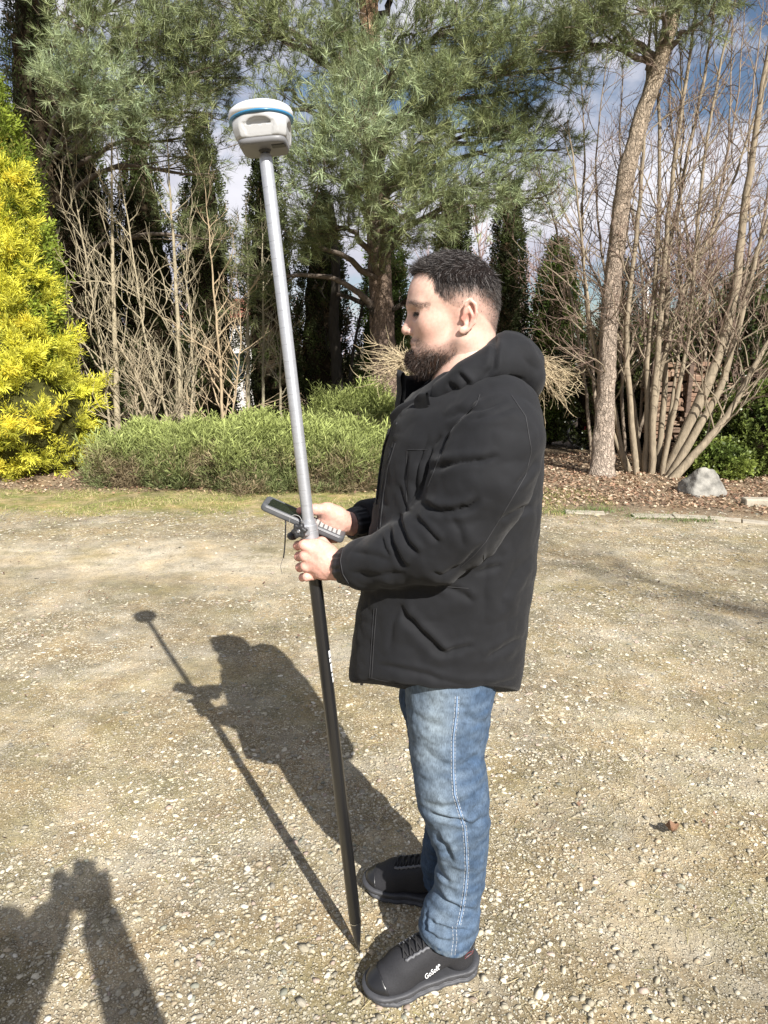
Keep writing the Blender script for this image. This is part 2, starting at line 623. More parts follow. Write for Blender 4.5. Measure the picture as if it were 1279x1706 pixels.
# ================================================================== ground
def ground_material():
    m = bpy.data.materials.new('ground_soil_and_gravel')
    m.use_nodes = True
    n, l = m.node_tree.nodes, m.node_tree.links
    b = n['Principled BSDF']
    b.inputs['Roughness'].default_value = 0.92
    b.inputs['Specular IOR Level'].default_value = 0.2
    tc = n.new('ShaderNodeTexCoord')
    sep = n.new('ShaderNodeSeparateXYZ'); l.new(tc.outputs['Object'], sep.inputs['Vector'])
    def noise(scale, det=6, rough=0.6, stretch=None):
        t = n.new('ShaderNodeTexNoise'); t.inputs['Scale'].default_value = scale
        t.inputs['Detail'].default_value = det; t.inputs['Roughness'].default_value = rough
        if stretch:
            mp = n.new('ShaderNodeMapping'); mp.inputs['Scale'].default_value = stretch
            l.new(tc.outputs['Object'], mp.inputs['Vector']); l.new(mp.outputs['Vector'], t.inputs['Vector'])
        else:
            l.new(tc.outputs['Object'], t.inputs['Vector'])
        return t.outputs['Fac']
    def rng_(v, a, b_, c=0.0, d=1.0):
        r = n.new('ShaderNodeMapRange'); r.clamp = True
        r.inputs['From Min'].default_value = a; r.inputs['From Max'].default_value = b_
        r.inputs['To Min'].default_value = c; r.inputs['To Max'].default_value = d
        l.new(v, r.inputs['Value']); return r.outputs['Result']
    def mth(op, a, b_):
        x = n.new('ShaderNodeMath'); x.operation = op
        for i, v in enumerate((a, b_)):
            if isinstance(v, (int, float)): x.inputs[i].default_value = v
            else: l.new(v, x.inputs[i])
        return x.outputs['Value']
    def mixc(f, a, b_):
        x = n.new('ShaderNodeMix'); x.data_type = 'RGBA'
        if isinstance(f, (int, float)): x.inputs['Factor'].default_value = f
        else: l.new(f, x.inputs['Factor'])
        for k, v in (('A', a), ('B', b_)):
            if isinstance(v, tuple): x.inputs[k].default_value = (*v, 1)
            else: l.new(v, x.inputs[k])
        return x.outputs['Result']
    X, Y = sep.outputs['X'], sep.outputs['Y']
    # soil with olive and warm patches
    soil = mixc(rng_(noise(1.3), 0.38, 0.62), (0.32, 0.262, 0.168), (0.27, 0.238, 0.134))
    soil = mixc(rng_(noise(4.0), 0.45, 0.62), soil, (0.33, 0.255, 0.155))
    soil = mixc(rng_(noise(38, 8, 0.7), 0.35, 0.7), soil, (0.11, 0.085, 0.052))
    # small stones as separate cells
    def stones(scale, thr):
        v = n.new('ShaderNodeTexVoronoi'); v.inputs['Scale'].default_value = scale
        l.new(tc.outputs['Object'], v.inputs['Vector'])
        v.inputs['Randomness'].default_value = 1.0
        hs = n.new('ShaderNodeSeparateColor'); l.new(v.outputs['Color'], hs.inputs['Color'])
        on = rng_(hs.outputs['Red'], thr, thr + 0.02)
        inside = rng_(v.outputs['Distance'], 0.30, 0.42, 1.0, 0.0)
        f = mth('MULTIPLY', on, inside)
        col = mixc(rng_(hs.outputs['Green'], 0.0, 1.0), (0.62, 0.56, 0.43), (0.33, 0.29, 0.21))
        col = mixc(rng_(hs.outputs['Blue'], 0.8, 0.85), col, (0.70, 0.66, 0.56))
        return f, col
    patch = rng_(noise(0.9, 5), 0.38, 0.60)
    trk = mth('SUBTRACT', 1.0, mth('MULTIPLY', rng_(mth('ABSOLUTE', mth('SUBTRACT', mth('ADD', Y, mth('MULTIPLY', X, 0.05)), 5.28), 0.0), 0.25, 0.75, 1.0, 0.0), rng_(X, -0.2, 0.9, 1.0, 0.0)))
    trkn = mth('MULTIPLY', mth('SUBTRACT', 1.0, trk), rng_(noise(1.1, 4), 0.3, 0.5))
    f1, c1 = stones(66, 0.34)
    f2, c2 = stones(125, 0.12)
    f3, c3 = stones(230, 0.30)
    keep = mth('SUBTRACT', 1.0, mth('MULTIPLY', trkn, 0.9))
    grav = mixc(mth('MULTIPLY', f3, mth('MULTIPLY', keep, 0.7)), soil, c3)
    grav = mixc(mth('MULTIPLY', f2, mth('MULTIPLY', keep, 0.85)), grav, c2)
    grav = mixc(mth('MULTIPLY', f1, mth('MULTIPLY', keep, mth('ADD', mth('MULTIPLY', patch, 0.6), 0.4))), grav, c1)
    grav = mixc(mth('MULTIPLY', rng_(noise(1.9, 7, 0.65), 0.48, 0.66), 0.42), grav, (0.60, 0.55, 0.46))
    grav = mixc(mth('MULTIPLY', trkn, 0.85), grav, (0.52, 0.46, 0.36))
    # dried-out moss patches
    grav = mixc(mth('MULTIPLY', rng_(noise(0.75, 7, 0.7, (1, 1.6, 1)), 0.50, 0.62), 0.6), grav, (0.245, 0.215, 0.115))
    # grass verge before the bushes on the left, leaf litter in the bed on the right
    gv = mth('MULTIPLY', rng_(mth('ADD', Y, mth('MULTIPLY', noise(1.6), 1.3)), 7.55, 8.05), rng_(X, 1.2, 2.0, 1.0, 0.0))
    green = mixc(rng_(noise(5, 7, 0.7), 0.4, 0.6), (0.20, 0.21, 0.07), (0.40, 0.32, 0.18))
    grav = mixc(gv, grav, green)
    bedl = mth('ADD', Y, mth('MULTIPLY', noise(1.4), 0.9))
    bed = mth('MAXIMUM', rng_(bedl, 8.75, 9.0), mth('MULTIPLY', rng_(mth('ADD', bedl, mth('MULTIPLY', X, 0.10)), 7.4, 7.9), rng_(X, 1.2, 1.9)))
    litter = mixc(rng_(noise(16, 8, 0.75), 0.38, 0.62), (0.21, 0.155, 0.105), (0.35, 0.275, 0.19))
    litter = mixc(rng_(noise(50, 8, 0.75), 0.5, 0.7), litter, (0.055, 0.036, 0.023))
    col = mixc(bed, grav, litter)
    tone = mth('MULTIPLY', rng_(noise(1.15, 6, 0.65), 0.36, 0.64, 0.80, 1.16), rng_(noise(5.5, 6, 0.7), 0.36, 0.64, 0.78, 1.20))
    warm = mixc(rng_(noise(2.3, 6, 0.65), 0.44, 0.64), (1.0, 1.0, 0.98), (1.0, 0.93, 0.80))
    vt = n.new('ShaderNodeVectorMath'); vt.operation = 'MULTIPLY'; l.new(col, vt.inputs[0]); l.new(tone, vt.inputs[1])
    vw = n.new('ShaderNodeVectorMath'); vw.operation = 'MULTIPLY'; l.new(vt.outputs['Vector'], vw.inputs[0]); l.new(warm, vw.inputs[1])
    col = vw.outputs['Vector']
    l.new(col, b.inputs['Base Color'])
    h = mth('ADD', mth('MULTIPLY', noise(45, 8, 0.7), 0.6), mth('MULTIPLY', mth('MAXIMUM', f1, mth('MULTIPLY', f2, 0.6)), 0.8))
    bp = n.new('ShaderNodeBump'); bp.inputs['Distance'].default_value = 0.009; bp.inputs['Strength'].default_value = 1.0
    l.new(h, bp.inputs['Height']); l.new(bp.outputs['Normal'], b.inputs['Normal'])
    return m
m_ground = ground_material()
def gz(x, y):
    """height of the yard: gentle dips, a slight rise into the beds; level where the man and the pole stand"""
    x, y = np.asarray(x, float), np.asarray(y, float)
    P = np.stack([x, y, 0 * x], -1)
    h = 0.020 * vnoise(P, 0.9, 3) + 0.009 * vnoise(P, 3.1, 4) + 0.0035 * vnoise(P, 11, 5)
    flat = np.exp(-((x - 0.08) ** 2 / 0.22 + (y - 1.64) ** 2 / 0.10))
    h = h * np.clip(1 - 1.15 * flat, 0, 1)
    h = h * (1 - 0.5 * sstep(y, 30, 60)) + 0.05 * sstep(y, 8.2, 9.5) * sstep(40 - y, 0, 10)
    return h
gx = np.concatenate([-np.geomspace(400, 7.2, 22), np.linspace(-7, 7, 150), np.geomspace(7.2, 400, 22)])
gy = np.concatenate([-np.geomspace(300, 2.2, 18), np.linspace(-2, 0.8, 30), np.geomspace(0.85, 13, 230), np.geomspace(13.2, 600, 30)])
GX, GY = np.meshgrid(gx, gy, indexing='ij')
GZ = gz(GX.ravel(), GY.ravel())
nx_, ny_ = GX.shape
i, j = np.arange(nx_ - 1)[:, None] * ny_, np.arange(ny_ - 1)[None]
Fg = np.stack([i + j, i + ny_ + j, i + ny_ + j + 1, i + j + 1], -1).reshape(-1, 4)
ground = link('ground', mesh_data('ground', np.stack([GX.ravel(), GY.ravel(), GZ], 1), Fg, [m_ground], None, True))
ground['kind'] = 'structure'

# ---- gravel: real stones over the part of the yard in view
m_stone = mat('pebble', (0.4, 0.37, 0.3), rough=0.8, spec=0.3, attr=True, noise=(240, 0.22))
def in_view(x, y, m=60):
    u, v = to_px(np.stack([x, y, 0 * x], 1))
    return (u > -m) & (u < 1279 + m) & (v < 1706 + m)
ico = np.array([(0, 0, 1), (0.894, 0, 0.447), (0.276, 0.851, 0.447), (-0.724, 0.526, 0.447), (-0.724, -0.526, 0.447), (0.276, -0.851, 0.447),
                (0.724, 0.526, -0.447), (-0.276, 0.851, -0.447), (-0.894, 0, -0.447), (-0.276, -0.851, -0.447), (0.724, -0.526, -0.447), (0, 0, -1)])
icof = np.array([(0,1,2),(0,2,3),(0,3,4),(0,4,5),(0,5,1),(1,6,2),(2,7,3),(3,8,4),(4,9,5),(5,10,1),(6,7,2),(7,8,3),(8,9,4),(9,10,5),(10,6,1),(6,11,7),(7,11,8),(8,11,9),(9,11,10),(10,11,6)])
# half-buried ones need no underside
half = ico[:11].copy(); halff = np.array([f for f in icof if f.max() < 11])
dome = np.array([(0.05, 0, 0.62)] + [(math.cos(t), math.sin(t), 0.05) for t in np.arange(6) * math.pi / 3] + [(0.62 * math.cos(t), 0.62 * math.sin(t), 0.46) for t in np.arange(6) * math.pi / 3 + 0.5])
domef = np.array([(0, 7 + i, 7 + (i + 1) % 6) for i in range(6)] + [(1 + i, 1 + (i + 1) % 6, 7 + i) for i in range(6)] + [(1 + (i + 1) % 6, 7 + (i + 1) % 6, 7 + i) for i in range(6)])
PALS = 1.10 * np.array([1.0, 0.96, 0.88]) * np.array([(0.50, 0.47, 0.39), (0.43, 0.40, 0.32), (0.36, 0.335, 0.27), (0.58, 0.56, 0.50), (0.30, 0.285, 0.245), (0.42, 0.36, 0.27), (0.40, 0.33, 0.29), (0.27, 0.28, 0.24)])
PALW = np.array([0.2, 0.22, 0.2, 0.08, 0.12, 0.1, 0.04, 0.04])
def scatter_stones(n, y0, y1, r0, r1, T, F, seed, sm=True, dens=True):
    r = np.random.default_rng(seed)
    # even over the area between the two distances
    y = np.sqrt(r.uniform(y0 ** 2, y1 ** 2, n)); x = r.uniform(-1, 1, n) * (0.70 * y + 0.25)
    k = in_view(x, y)
    if dens:
        P = np.stack([x, y, 0 * x], 1)
        d = 0.66 + 0.70 * vnoise(P, 1.1, 11) + 0.35 * vnoise(P, 3.5, 12)
        tr = np.exp(-((y + 0.05 * x - 5.28) / 0.5) ** 2) * sstep(0.9 - x, 0.0, 1.1)
        bare = np.exp(-((x - 0.95) ** 2 / 0.18 + (y - 1.62) ** 2 / 0.06))
        d = d * (1 - 0.93 * tr) * (1 - 0.8 * bare) * (1 - 0.85 * sstep(y, 6.9, 7.5))
        k &= r.uniform(0, 1, n) < np.clip(d, 0.06, 1)
    x, y = x[k], y[k]; n = len(x)
    s = r0 + (r1 - r0) * r.uniform(0, 1, n) ** 3.2
    V = T[None] * (1 + 0.20 * r.normal(0, 1, (n, len(T), 1)).clip(-1.4, 1.4))
    V = V * np.stack([s * r.uniform(0.85, 1.35, n), s * r.uniform(0.6, 0.95, n), s * r.uniform(0.18, 0.42, n)], 1)[:, None]
    a = r.uniform(0, math.pi * 2, n); c_, s_ = np.cos(a)[:, None], np.sin(a)[:, None]
    tx = r.normal(0, 0.16, (n, 1))
    X = V[..., 0] * c_ - V[..., 1] * s_; Yy = V[..., 0] * s_ + V[..., 1] * c_
    Z = V[..., 2] + tx * V[..., 0]
    V = np.stack([X + x[:, None], Yy + y[:, None], Z + (gz(x, y) + s * r.uniform(-0.05, 0.28, n))[:, None]], -1).reshape(-1, 3)
    Fi = (F[None] + (np.arange(n) * len(T))[:, None, None]).reshape(-1, 3)
    C = PALS[r.choice(len(PALS), n, p=PALW)] * r.uniform(0.72, 1.12, (n, 1))
    C = C * (0.90 + 0.22 * vnoise(np.stack([x, y, 0 * x], 1), 1.7, 21))[:, None]
    return V, Fi, np.repeat(C, len(T), 0)
gg = Geo()
for a in [(23500, 1.1, 2.6, 0.0030, 0.0120, half, halff, 1), (420, 1.1, 3.2, 0.011, 0.018, ico, icof, 2), (21000, 2.5, 4.6, 0.0050, 0.0145, dome, domef, 3), (12500, 4.3, 7.3, 0.009, 0.019, dome, domef, 4)]:
    V, F, C = scatter_stones(*a)
    gg.add(V, F, C)
V = np.concatenate(gg.V)
grv = link('gravel', mesh_data('gravel', V, [np.concatenate(gg.F[3])], [m_stone], np.concatenate(gg.C), True))
grv['kind'] = 'stuff'

# ---- dry straw and grass blades
m_straw = mat('dry_grass', (0.4, 0.33, 0.18), rough=0.7, attr=True, translucent=0.2)
def blades(x, y, L, W, lay, cols, seed, name, z0=0.0):
    r = np.random.default_rng(seed); n = len(x)
    a = r.uniform(0, 2 * math.pi, n)
    el = r.uniform(*lay, n)
    D = np.stack([np.cos(a) * np.cos(el), np.sin(a) * np.cos(el), np.sin(el)], 1)
    S = norm(np.cross(D, r.normal(0, 1, (n, 3))))
    B = norm(r.normal(0, 1, (n, 3)) * np.array([1, 1, 0.2]))
    L = L * r.uniform(0.4, 1.3, n); W = W * r.uniform(0.6, 1.3, n)
    P0 = np.stack([x, y, gz(x, y) + z0 + 0.002], 1)
    pts = [P0, P0 + D * (L * 0.5)[:, None] + B * (L * 0.08)[:, None], P0 + D * L[:, None] + B * (L * 0.3)[:, None] - np.array([0, 0, 0.25]) * (L * np.sin(el))[:, None]]
    for p in pts: p[:, 2] = np.maximum(p[:, 2], gz(p[:, 0], p[:, 1]) + 0.003)
    V = np.stack([pts[0] - S * W[:, None], pts[0] + S * W[:, None], pts[1] - S * W[:, None] * 0.8, pts[1] + S * W[:, None] * 0.8, pts[2]], 1).reshape(-1, 3)
    b_ = (np.arange(n) * 5)[:, None]
    C = np.repeat(np.array(cols)[r.choice(len(cols), n)] * r.uniform(0.7, 1.25, (n, 1)), 5, 0)
    o = link(name, mesh_data(name, V, [b_ + np.array([[0, 1, 3, 2]]), b_ + np.array([[2, 3, 4]])], [m_straw], C))
    o['kind'] = 'stuff'
    return o
r = np.random.default_rng(31)
n = 40000
y = np.sqrt(r.uniform(1.1 ** 2, 7.0 ** 2, n)); x = r.uniform(-1, 1, n) * (0.70 * y + 0.25)
P = np.stack([x, y, 0 * x], 1)
k = in_view(x, y) & (r.uniform(0, 1, n) < np.clip(0.25 + 1.1 * vnoise(P, 1.3, 41) + 0.5 * vnoise(P, 4, 42), 0.03, 1)) & (np.hypot((x - 0.1) / 1.6, y - 1.6) > 0.16)
blades(x[k], y[k], 0.055, 0.0008, (0.0, 0.30), [(0.50, 0.42, 0.25), (0.40, 0.33, 0.18), (0.56, 0.49, 0.33), (0.28, 0.25, 0.10), (0.22, 0.15, 0.09)], 32, 'dry_straw')
n = 50000
x = r.uniform(-6.8, 2.6, n); y = r.uniform(6.6, 8.5, n)
P = np.stack([x, y, 0 * x], 1)
k = r.uniform(0, 1, n) < np.clip(sstep(y + 0.5 * vnoise(P, 1.5, 51), 6.95, 7.6) * (0.55 + 0.9 * vnoise(P, 2.2, 52)), 0.02, 1)
blades(x[k], y[k], 0.05, 0.0022, (0.5, 1.4), [(0.24, 0.27, 0.07), (0.18, 0.22, 0.05), (0.48, 0.40, 0.21), (0.36, 0.33, 0.13)], 52, 'grass_verge')
# tufts along the bed on the right
cx = [2.0, 2.35, 2.75, 3.15, 4.3, 4.7]; cy = [7.15, 7.25, 6.95, 6.8, 7.55, 7.7]
x = np.concatenate([r.normal(a, 0.16, 350) for a in cx]); y = np.concatenate([r.normal(a, 0.07, 350) for a in cy])
blades(x, y, 0.05, 0.0022, (0.6, 1.5), [(0.10, 0.17, 0.04), (0.16, 0.2, 0.06)], 53, 'grass_tufts')

# ---- dead leaves in the bed
m_leaf = mat('dead_leaf', (0.3, 0.18, 0.1), rough=0.75, attr=True, translucent=0.15)
def litter(n, x0, x1, y0, y1, size, seed, cols, name, cond=None):
    r = np.random.default_rng(seed)
    x, y = r.uniform(x0, x1, n), r.uniform(y0, y1, n)
    if cond is not None:
        k = cond(x, y, r); x, y = x[k], y[k]; n = len(x)
    T = np.array([(-0.5, 0, 0.08), (0, -0.32, 0.0), (0.5, 0, 0.08), (0, 0.32, 0.0)])
    F = np.array([(0, 1, 3), (1, 2, 3)])
    D = norm(np.stack([r.normal(0, 0.45, n), r.normal(0, 0.45, n), np.ones(n)], 1))
    s = size * r.uniform(0.5, 1.4, n)
    pos = np.stack([x, y, gz(x, y) + 0.012 + r.uniform(0, 0.02, n)], 1)
    V, Fi = instance(T, F, pos, D, s)
    C = np.repeat(np.array(cols)[r.choice(len(cols), n)] * r.uniform(0.6, 1.3, (n, 1)), 4, 0)
    o = link(name, mesh_data(name, V, [Fi], [m_leaf], C)); o['kind'] = 'stuff'
LC = [(0.30, 0.19, 0.115), (0.40, 0.29, 0.19), (0.19, 0.12, 0.075), (0.50, 0.40, 0.28), (0.27, 0.155, 0.10)]
litter(26000, 1.1, 8.0, 6.9, 11.5, 0.045, 61, LC, 'leaf_litter', lambda x, y, r: r.uniform(0, 1, len(x)) < sstep(y + 0.10 * x + 0.35 * vnoise(np.stack([x, y, 0 * x], 1), 1.4, 9), 7.3, 8.1) * 0.9 + 0.02)
litter(9000, -7, 1.5, 8.0, 10.5, 0.04, 62, LC, 'leaf_litter', lambda x, y, r: r.uniform(0, 1, len(x)) < sstep(y, 8.1, 8.6))
litter(500, -5, 5, 2.0, 7.5, 0.020, 63, [(0.10, 0.06, 0.04), (0.22, 0.13, 0.08)], 'leaf_litter')

# one curled leaf on the gravel by the man
lp = ground_at(1121, 1387, 0.012)
T = []
for i_ in range(7):
    for j_ in range(5):
        u_, v_ = i_ / 6 * 2 - 1, j_ / 4 * 2 - 1
        wdt = 0.62 * (1 - abs(u_) ** 2.2) + 0.05 + 0.10 * math.sin(u_ * 9)
        T.append((u_ * 0.034, v_ * wdt * 0.036, 0.022 * abs(v_) ** 1.5 + 0.012 * abs(u_) ** 2 + 0.004 * math.sin(u_ * 7 + v_ * 3)))
T = np.array(T) @ np.array(Matrix.Rotation(math.radians(60), 3, 'Z')).T @ np.array(Matrix.Rotation(math.radians(-38), 3, 'X')).T
Fl = np.array([[a * 5 + b, a * 5 + b + 1, a * 5 + b + 6, a * 5 + b + 5] for a in range(6) for b in range(4)])
lf = link('fallen_leaf', mesh_data('fallen_leaf', T + lp + np.array([0, 0, 0.004]), [Fl], [mat('brown_leaf', (0.17, 0.095, 0.055), rough=0.75, noise=(90, 0.45))], None, True))
tag(lf, 'single curled brown leaf lying on the open gravel right of the man', 'leaf')
g = Geo(); g.add(*tube([lp + np.array([0.012, -0.018, 0.004]), lp + np.array([0.018, -0.030, 0.003]), lp + np.array([0.026, -0.036, 0.001])], 0.0009, 5)); g.obj('stalk', [m_leaf], lf)

# ---- flat edging strips in the ground on the right
m_kerb = mat('pale_concrete', (0.36, 0.32, 0.25), rough=0.9, noise=(16, 0.25), bump=(90, 0.002, 'noise'))
edge = thing('stone_edging', 'line of flat pale edging slabs sunk in the ground before the leafy bed', 'edging', (2.9, 7.0, 0))
pts_ = [ground_at(x, y) for x, y in ((940, 855), (1008, 858), (1052, 861), (1120, 862), (1180, 865), (1235, 870), (1300, 876))]
for i_ in range(len(pts_) - 1):
    if i_ == 1: continue
    a, b_ = pts_[i_], pts_[i_ + 1]
    d = norm(b_ - a); L_ = np.linalg.norm(b_ - a) - 0.015
    Rm = np.stack([d, np.array([-d[1], d[0], 0]), np.array([0, 0, 1.0])], 1)
    c = (a + b_) / 2; c[2] = gz(c[0], c[1]) + 0.010
    V, F = box(c, (L_, 0.15, 0.02), Rm, 0.004)
    V[:, 2] += 0.004 * vnoise(V, 5, 3)
    link('slab', mesh_data('slab', V, F, [m_kerb]), edge)
V, F = box(ground_at(1268, 843) + np.array([0.12, 0, 0.035]), (0.62, 0.16, 0.10), np.array(Matrix.Rotation(math.radians(-8), 3, 'Z')), 0.012)
ks = link('kerb_block', mesh_data('kerb_block', V, F, [m_kerb]))
tag(ks, 'short pale grey kerb block lying in the bed at the right edge', 'kerb block')

# ---- boulder
def f_rock(p):
    c = ground_at(1190, 832) + np.array([0, 0.32, 0.0])
    q = p - c
    d = s_ell(q, (0, 0, 0.14), (0.33, 0.27, 0.26))
    for nx, ny, nz, o in [(0.1, -0.93, 0.35, 0.17), (-0.85, -0.2, 0.45, 0.235), (0.85, -0.1, 0.5, 0.26), (0.2, 0.1, 0.97, 0.325), (-0.45, -0.6, -0.5, 0.22), (0.8, -0.6, -0.1, 0.27), (-0.3, 0.5, 0.75, 0.27), (0.5, -0.4, 0.75, 0.30)]:
        v = norm(np.array([nx, ny, nz]))
        d = smax(d, q @ v - o, 0.035)
    return d + 0.012 * vnoise(p, 9, 1) + 0.006 * vnoise(p, 25, 2)
c = ground_at(1190, 832)
P, Q = iso(f_rock, c + np.array([-0.45, -0.15, -0.08]), c + np.array([0.45, 0.75, 0.55]), 0.012)
rk = link('boulder', mesh_data('boulder', P, [Q], [mat('boulder_stone', (0.22, 0.21, 0.185), rough=0.95, noise=(9, 0.5), bump=(50, 0.006, 'noise'))], None, True))
tag(rk, 'pale grey angular boulder at the edge of the bed right of the bare stems', 'boulder')
# ================================================================== trees and shrubs
def bark_material():
    m = bpy.data.materials.new('pine_bark')
    m.use_nodes = True
    n, l = m.node_tree.nodes, m.node_tree.links
    b = n['Principled BSDF']; b.inputs['Roughness'].default_value = 0.95; b.inputs['Specular IOR Level'].default_value = 0.15
    a = n.new('ShaderNodeAttribute'); a.attribute_name = 'Col'
    tc = n.new('ShaderNodeTexCoord'); mp = n.new('ShaderNodeMapping'); mp.inputs['Scale'].default_value = (1, 1, 0.42)
    l.new(tc.outputs['Object'], mp.inputs['Vector'])
    wn_ = n.new('ShaderNodeTexNoise'); wn_.inputs['Scale'].default_value = 9; wn_.inputs['Detail'].default_value = 4
    l.new(mp.outputs['Vector'], wn_.inputs['Vector'])
    dv = n.new('ShaderNodeVectorMath'); dv.operation = 'MULTIPLY_ADD'; dv.inputs[1].default_value = (0.22, 0.22, 0.22)
    l.new(wn_.outputs['Color'], dv.inputs[0]); l.new(mp.outputs['Vector'], dv.inputs[2])
    v = n.new('ShaderNodeTexVoronoi'); v.feature = 'DISTANCE_TO_EDGE'; v.inputs['Scale'].default_value = 24
    l.new(dv.outputs['Vector'], v.inputs['Vector'])
    r = n.new('ShaderNodeMapRange'); r.inputs['From Min'].default_value = 0.0; r.inputs['From Max'].default_value = 0.16; r.inputs['To Min'].default_value = 0.52; r.inputs['To Max'].default_value = 1.05
    l.new(v.outputs['Distance'], r.inputs['Value'])
    t = n.new('ShaderNodeTexNoise'); t.inputs['Scale'].default_value = 26; t.inputs['Detail'].default_value = 8; t.inputs['Roughness'].default_value = 0.7
    l.new(mp.outputs['Vector'], t.inputs['Vector'])
    r2 = n.new('ShaderNodeMapRange'); r2.inputs['From Min'].default_value = 0.3; r2.inputs['From Max'].default_value = 0.7; r2.inputs['To Min'].default_value = 0.5; r2.inputs['To Max'].default_value = 1.4
    l.new(t.outputs['Fac'], r2.inputs['Value'])
    mu = n.new('ShaderNodeMath'); mu.operation = 'MULTIPLY'; l.new(r.outputs['Result'], mu.inputs[0]); l.new(r2.outputs['Result'], mu.inputs[1])
    vm = n.new('ShaderNodeVectorMath'); vm.operation = 'MULTIPLY'; l.new(a.outputs['Color'], vm.inputs[0]); l.new(mu.outputs['Value'], vm.inputs[1])
    l.new(vm.outputs['Vector'], b.inputs['Base Color'])
    bp = n.new('ShaderNodeBump'); bp.inputs['Distance'].default_value = 0.03; l.new(mu.outputs['Value'], bp.inputs['Height']); l.new(bp.outputs['Normal'], b.inputs['Normal'])
    return m
m_bark_pine = bark_material()
m_bark = mat('grey_bark', (0.3, 0.25, 0.18), rough=0.9, spec=0.2, attr=True, noise=(30, 0.3), bump=(60, 0.004, 'noise'), nstretch=(1, 1, 0.3))
m_needle = mat('pine_needles', (0.08, 0.11, 0.06), rough=0.5, spec=0.4, attr=True, translucent=0.22)
m_thuja = mat('thuja_foliage', (0.05, 0.07, 0.02), rough=0.6, spec=0.3, attr=True, translucent=0.20)
m_gold = mat('golden_foliage', (0.4, 0.35, 0.03), rough=0.55, spec=0.3, attr=True, translucent=0.30)
m_core = mat('inner_twigs', (0.028, 0.021, 0.013), rough=1.0, spec=0.05, noise=(9, 0.4), bump=(14, 0.05, 'noise'))

# --- templates
def t_pine(seed, L=0.15, nl=0.125, n=30, w=0.0030):
    r = np.random.default_rng(seed)
    h = r.uniform(0.15, 1.0, n) * L
    a = np.arange(n) * 2.4 + r.normal(0, 0.2, n)
    sp = np.radians(r.uniform(25, 75, n)) * (1 - 0.55 * (h / L) ** 3)
    D = np.stack([np.cos(a) * np.sin(sp), np.sin(a) * np.sin(sp), np.cos(sp)], 1)
    P0 = np.stack([0 * h, 0 * h, h], 1)
    S = norm(np.cross(D, r.normal(0, 1, (n, 3)))) * w
    tip = P0 + D * (nl * r.uniform(0.7, 1.15, n))[:, None]
    V = np.stack([P0 - S, P0 + S, tip], 1).reshape(-1, 3)
    F = np.arange(n * 3).reshape(-1, 3)
    # the woody twig
    tv = np.array([(-0.0022, 0, -0.10), (0.0022, 0, -0.10), (0, 0.003, -0.10), (0, 0, L)])
    tf = np.array([(0, 1, 3), (1, 2, 3), (2, 0, 3)]) + len(V)
    tint = np.concatenate([np.repeat(r.uniform(0.4, 1.6, n), 3), np.full(4, -1.0)])
    return np.concatenate([V, tv]), np.concatenate([F, tf]), tint
def t_spray(seed, n=8, L=0.16, w=0.011, flat=0.25, arch=0.3, spread=50):
    """flat feathery spray of scale leaves"""
    r = np.random.default_rng(seed)
    V, F, tn = [], [], []
    for i in range(n):
        t = (i + 0.5) / n
        sgn = 1 if i % 2 else -1
        an = math.radians(spread * r.uniform(0.7, 1.2)) * sgn * (1 - 0.75 * (t > 0.93))
        l_ = L * (0.62 - 0.42 * t) * r.uniform(0.8, 1.2)
        p0 = np.array([0, arch * L * t * t, L * t])
        d = np.array([math.sin(an), r.normal(0, flat), math.cos(an)])
        m_ = p0 + d * l_ * 0.55; e = p0 + d * l_ + np.array([0, arch * 0.3 * l_, 0])
        s = np.array([math.cos(an), r.normal(0, 0.5), -math.sin(an)]) * w
        k = len(V)
        V += [p0, m_ - s, e, m_ + s]; F += [(k, k + 1, k + 2), (k, k + 2, k + 3)]
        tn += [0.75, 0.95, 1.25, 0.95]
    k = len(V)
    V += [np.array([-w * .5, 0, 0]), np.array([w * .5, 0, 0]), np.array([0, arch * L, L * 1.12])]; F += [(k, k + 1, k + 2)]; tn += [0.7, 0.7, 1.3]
    return np.array(V), np.array(F), np.array(tn)

def place(geo, tmpl, pos, D, s, cols, r, roll=None, jit=(0.65, 1.35), width=None, wood=(0.10, 0.07, 0.045)):
    """copies of the templates at pos"""
    n = len(pos); which = r.integers(0, len(tmpl), n)
    for k, (T, F, tint) in enumerate(tmpl):
        m = which == k
        if not m.any(): continue
        V, Fi = instance(T, F, pos[m], D[m], s[m], None if roll is None else roll[m], None if width is None else width[m])
        c = cols[m] * r.uniform(*jit, (m.sum(), 1))
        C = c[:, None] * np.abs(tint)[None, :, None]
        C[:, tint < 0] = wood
        geo.add(V, Fi, C.reshape(-1, 3))

def bark_tube(path, rad, sides, col, r, rough=0.0):
    V, F = tube(path, rad, sides)
    if rough:
        n = len(path)
        c = np.repeat(np.asarray(path, float), sides, 0)
        V = c + (V - c) * (1 + rough * (vnoise(V * np.array([1, 1, 0.4]), 14, 2) + 0.6 * vnoise(V * np.array([1, 1, 0.5]), 34, 3)))[:, None]
    C = np.tile(np.asarray(col, float), (len(V), 1)) if np.ndim(col) == 1 else np.repeat(col, sides, 0)
    return V, F, C

def wander(p0, d, L, n, r, wob=0.12, up=0.0):
    P = [np.asarray(p0, float)]; d = norm(d)
    for i in range(n):
        d = norm(d + r.normal(0, wob, 3) + np.array([0, 0, up]))
        P.append(P[-1] + d * L / n)
    return np.array(P)
def at_t(P, t):
    f = t * (len(P) - 1); i = min(int(f), len(P) - 2)
    return P[i] + (P[i + 1] - P[i]) * (f - i), norm(P[i + 1] - P[i])

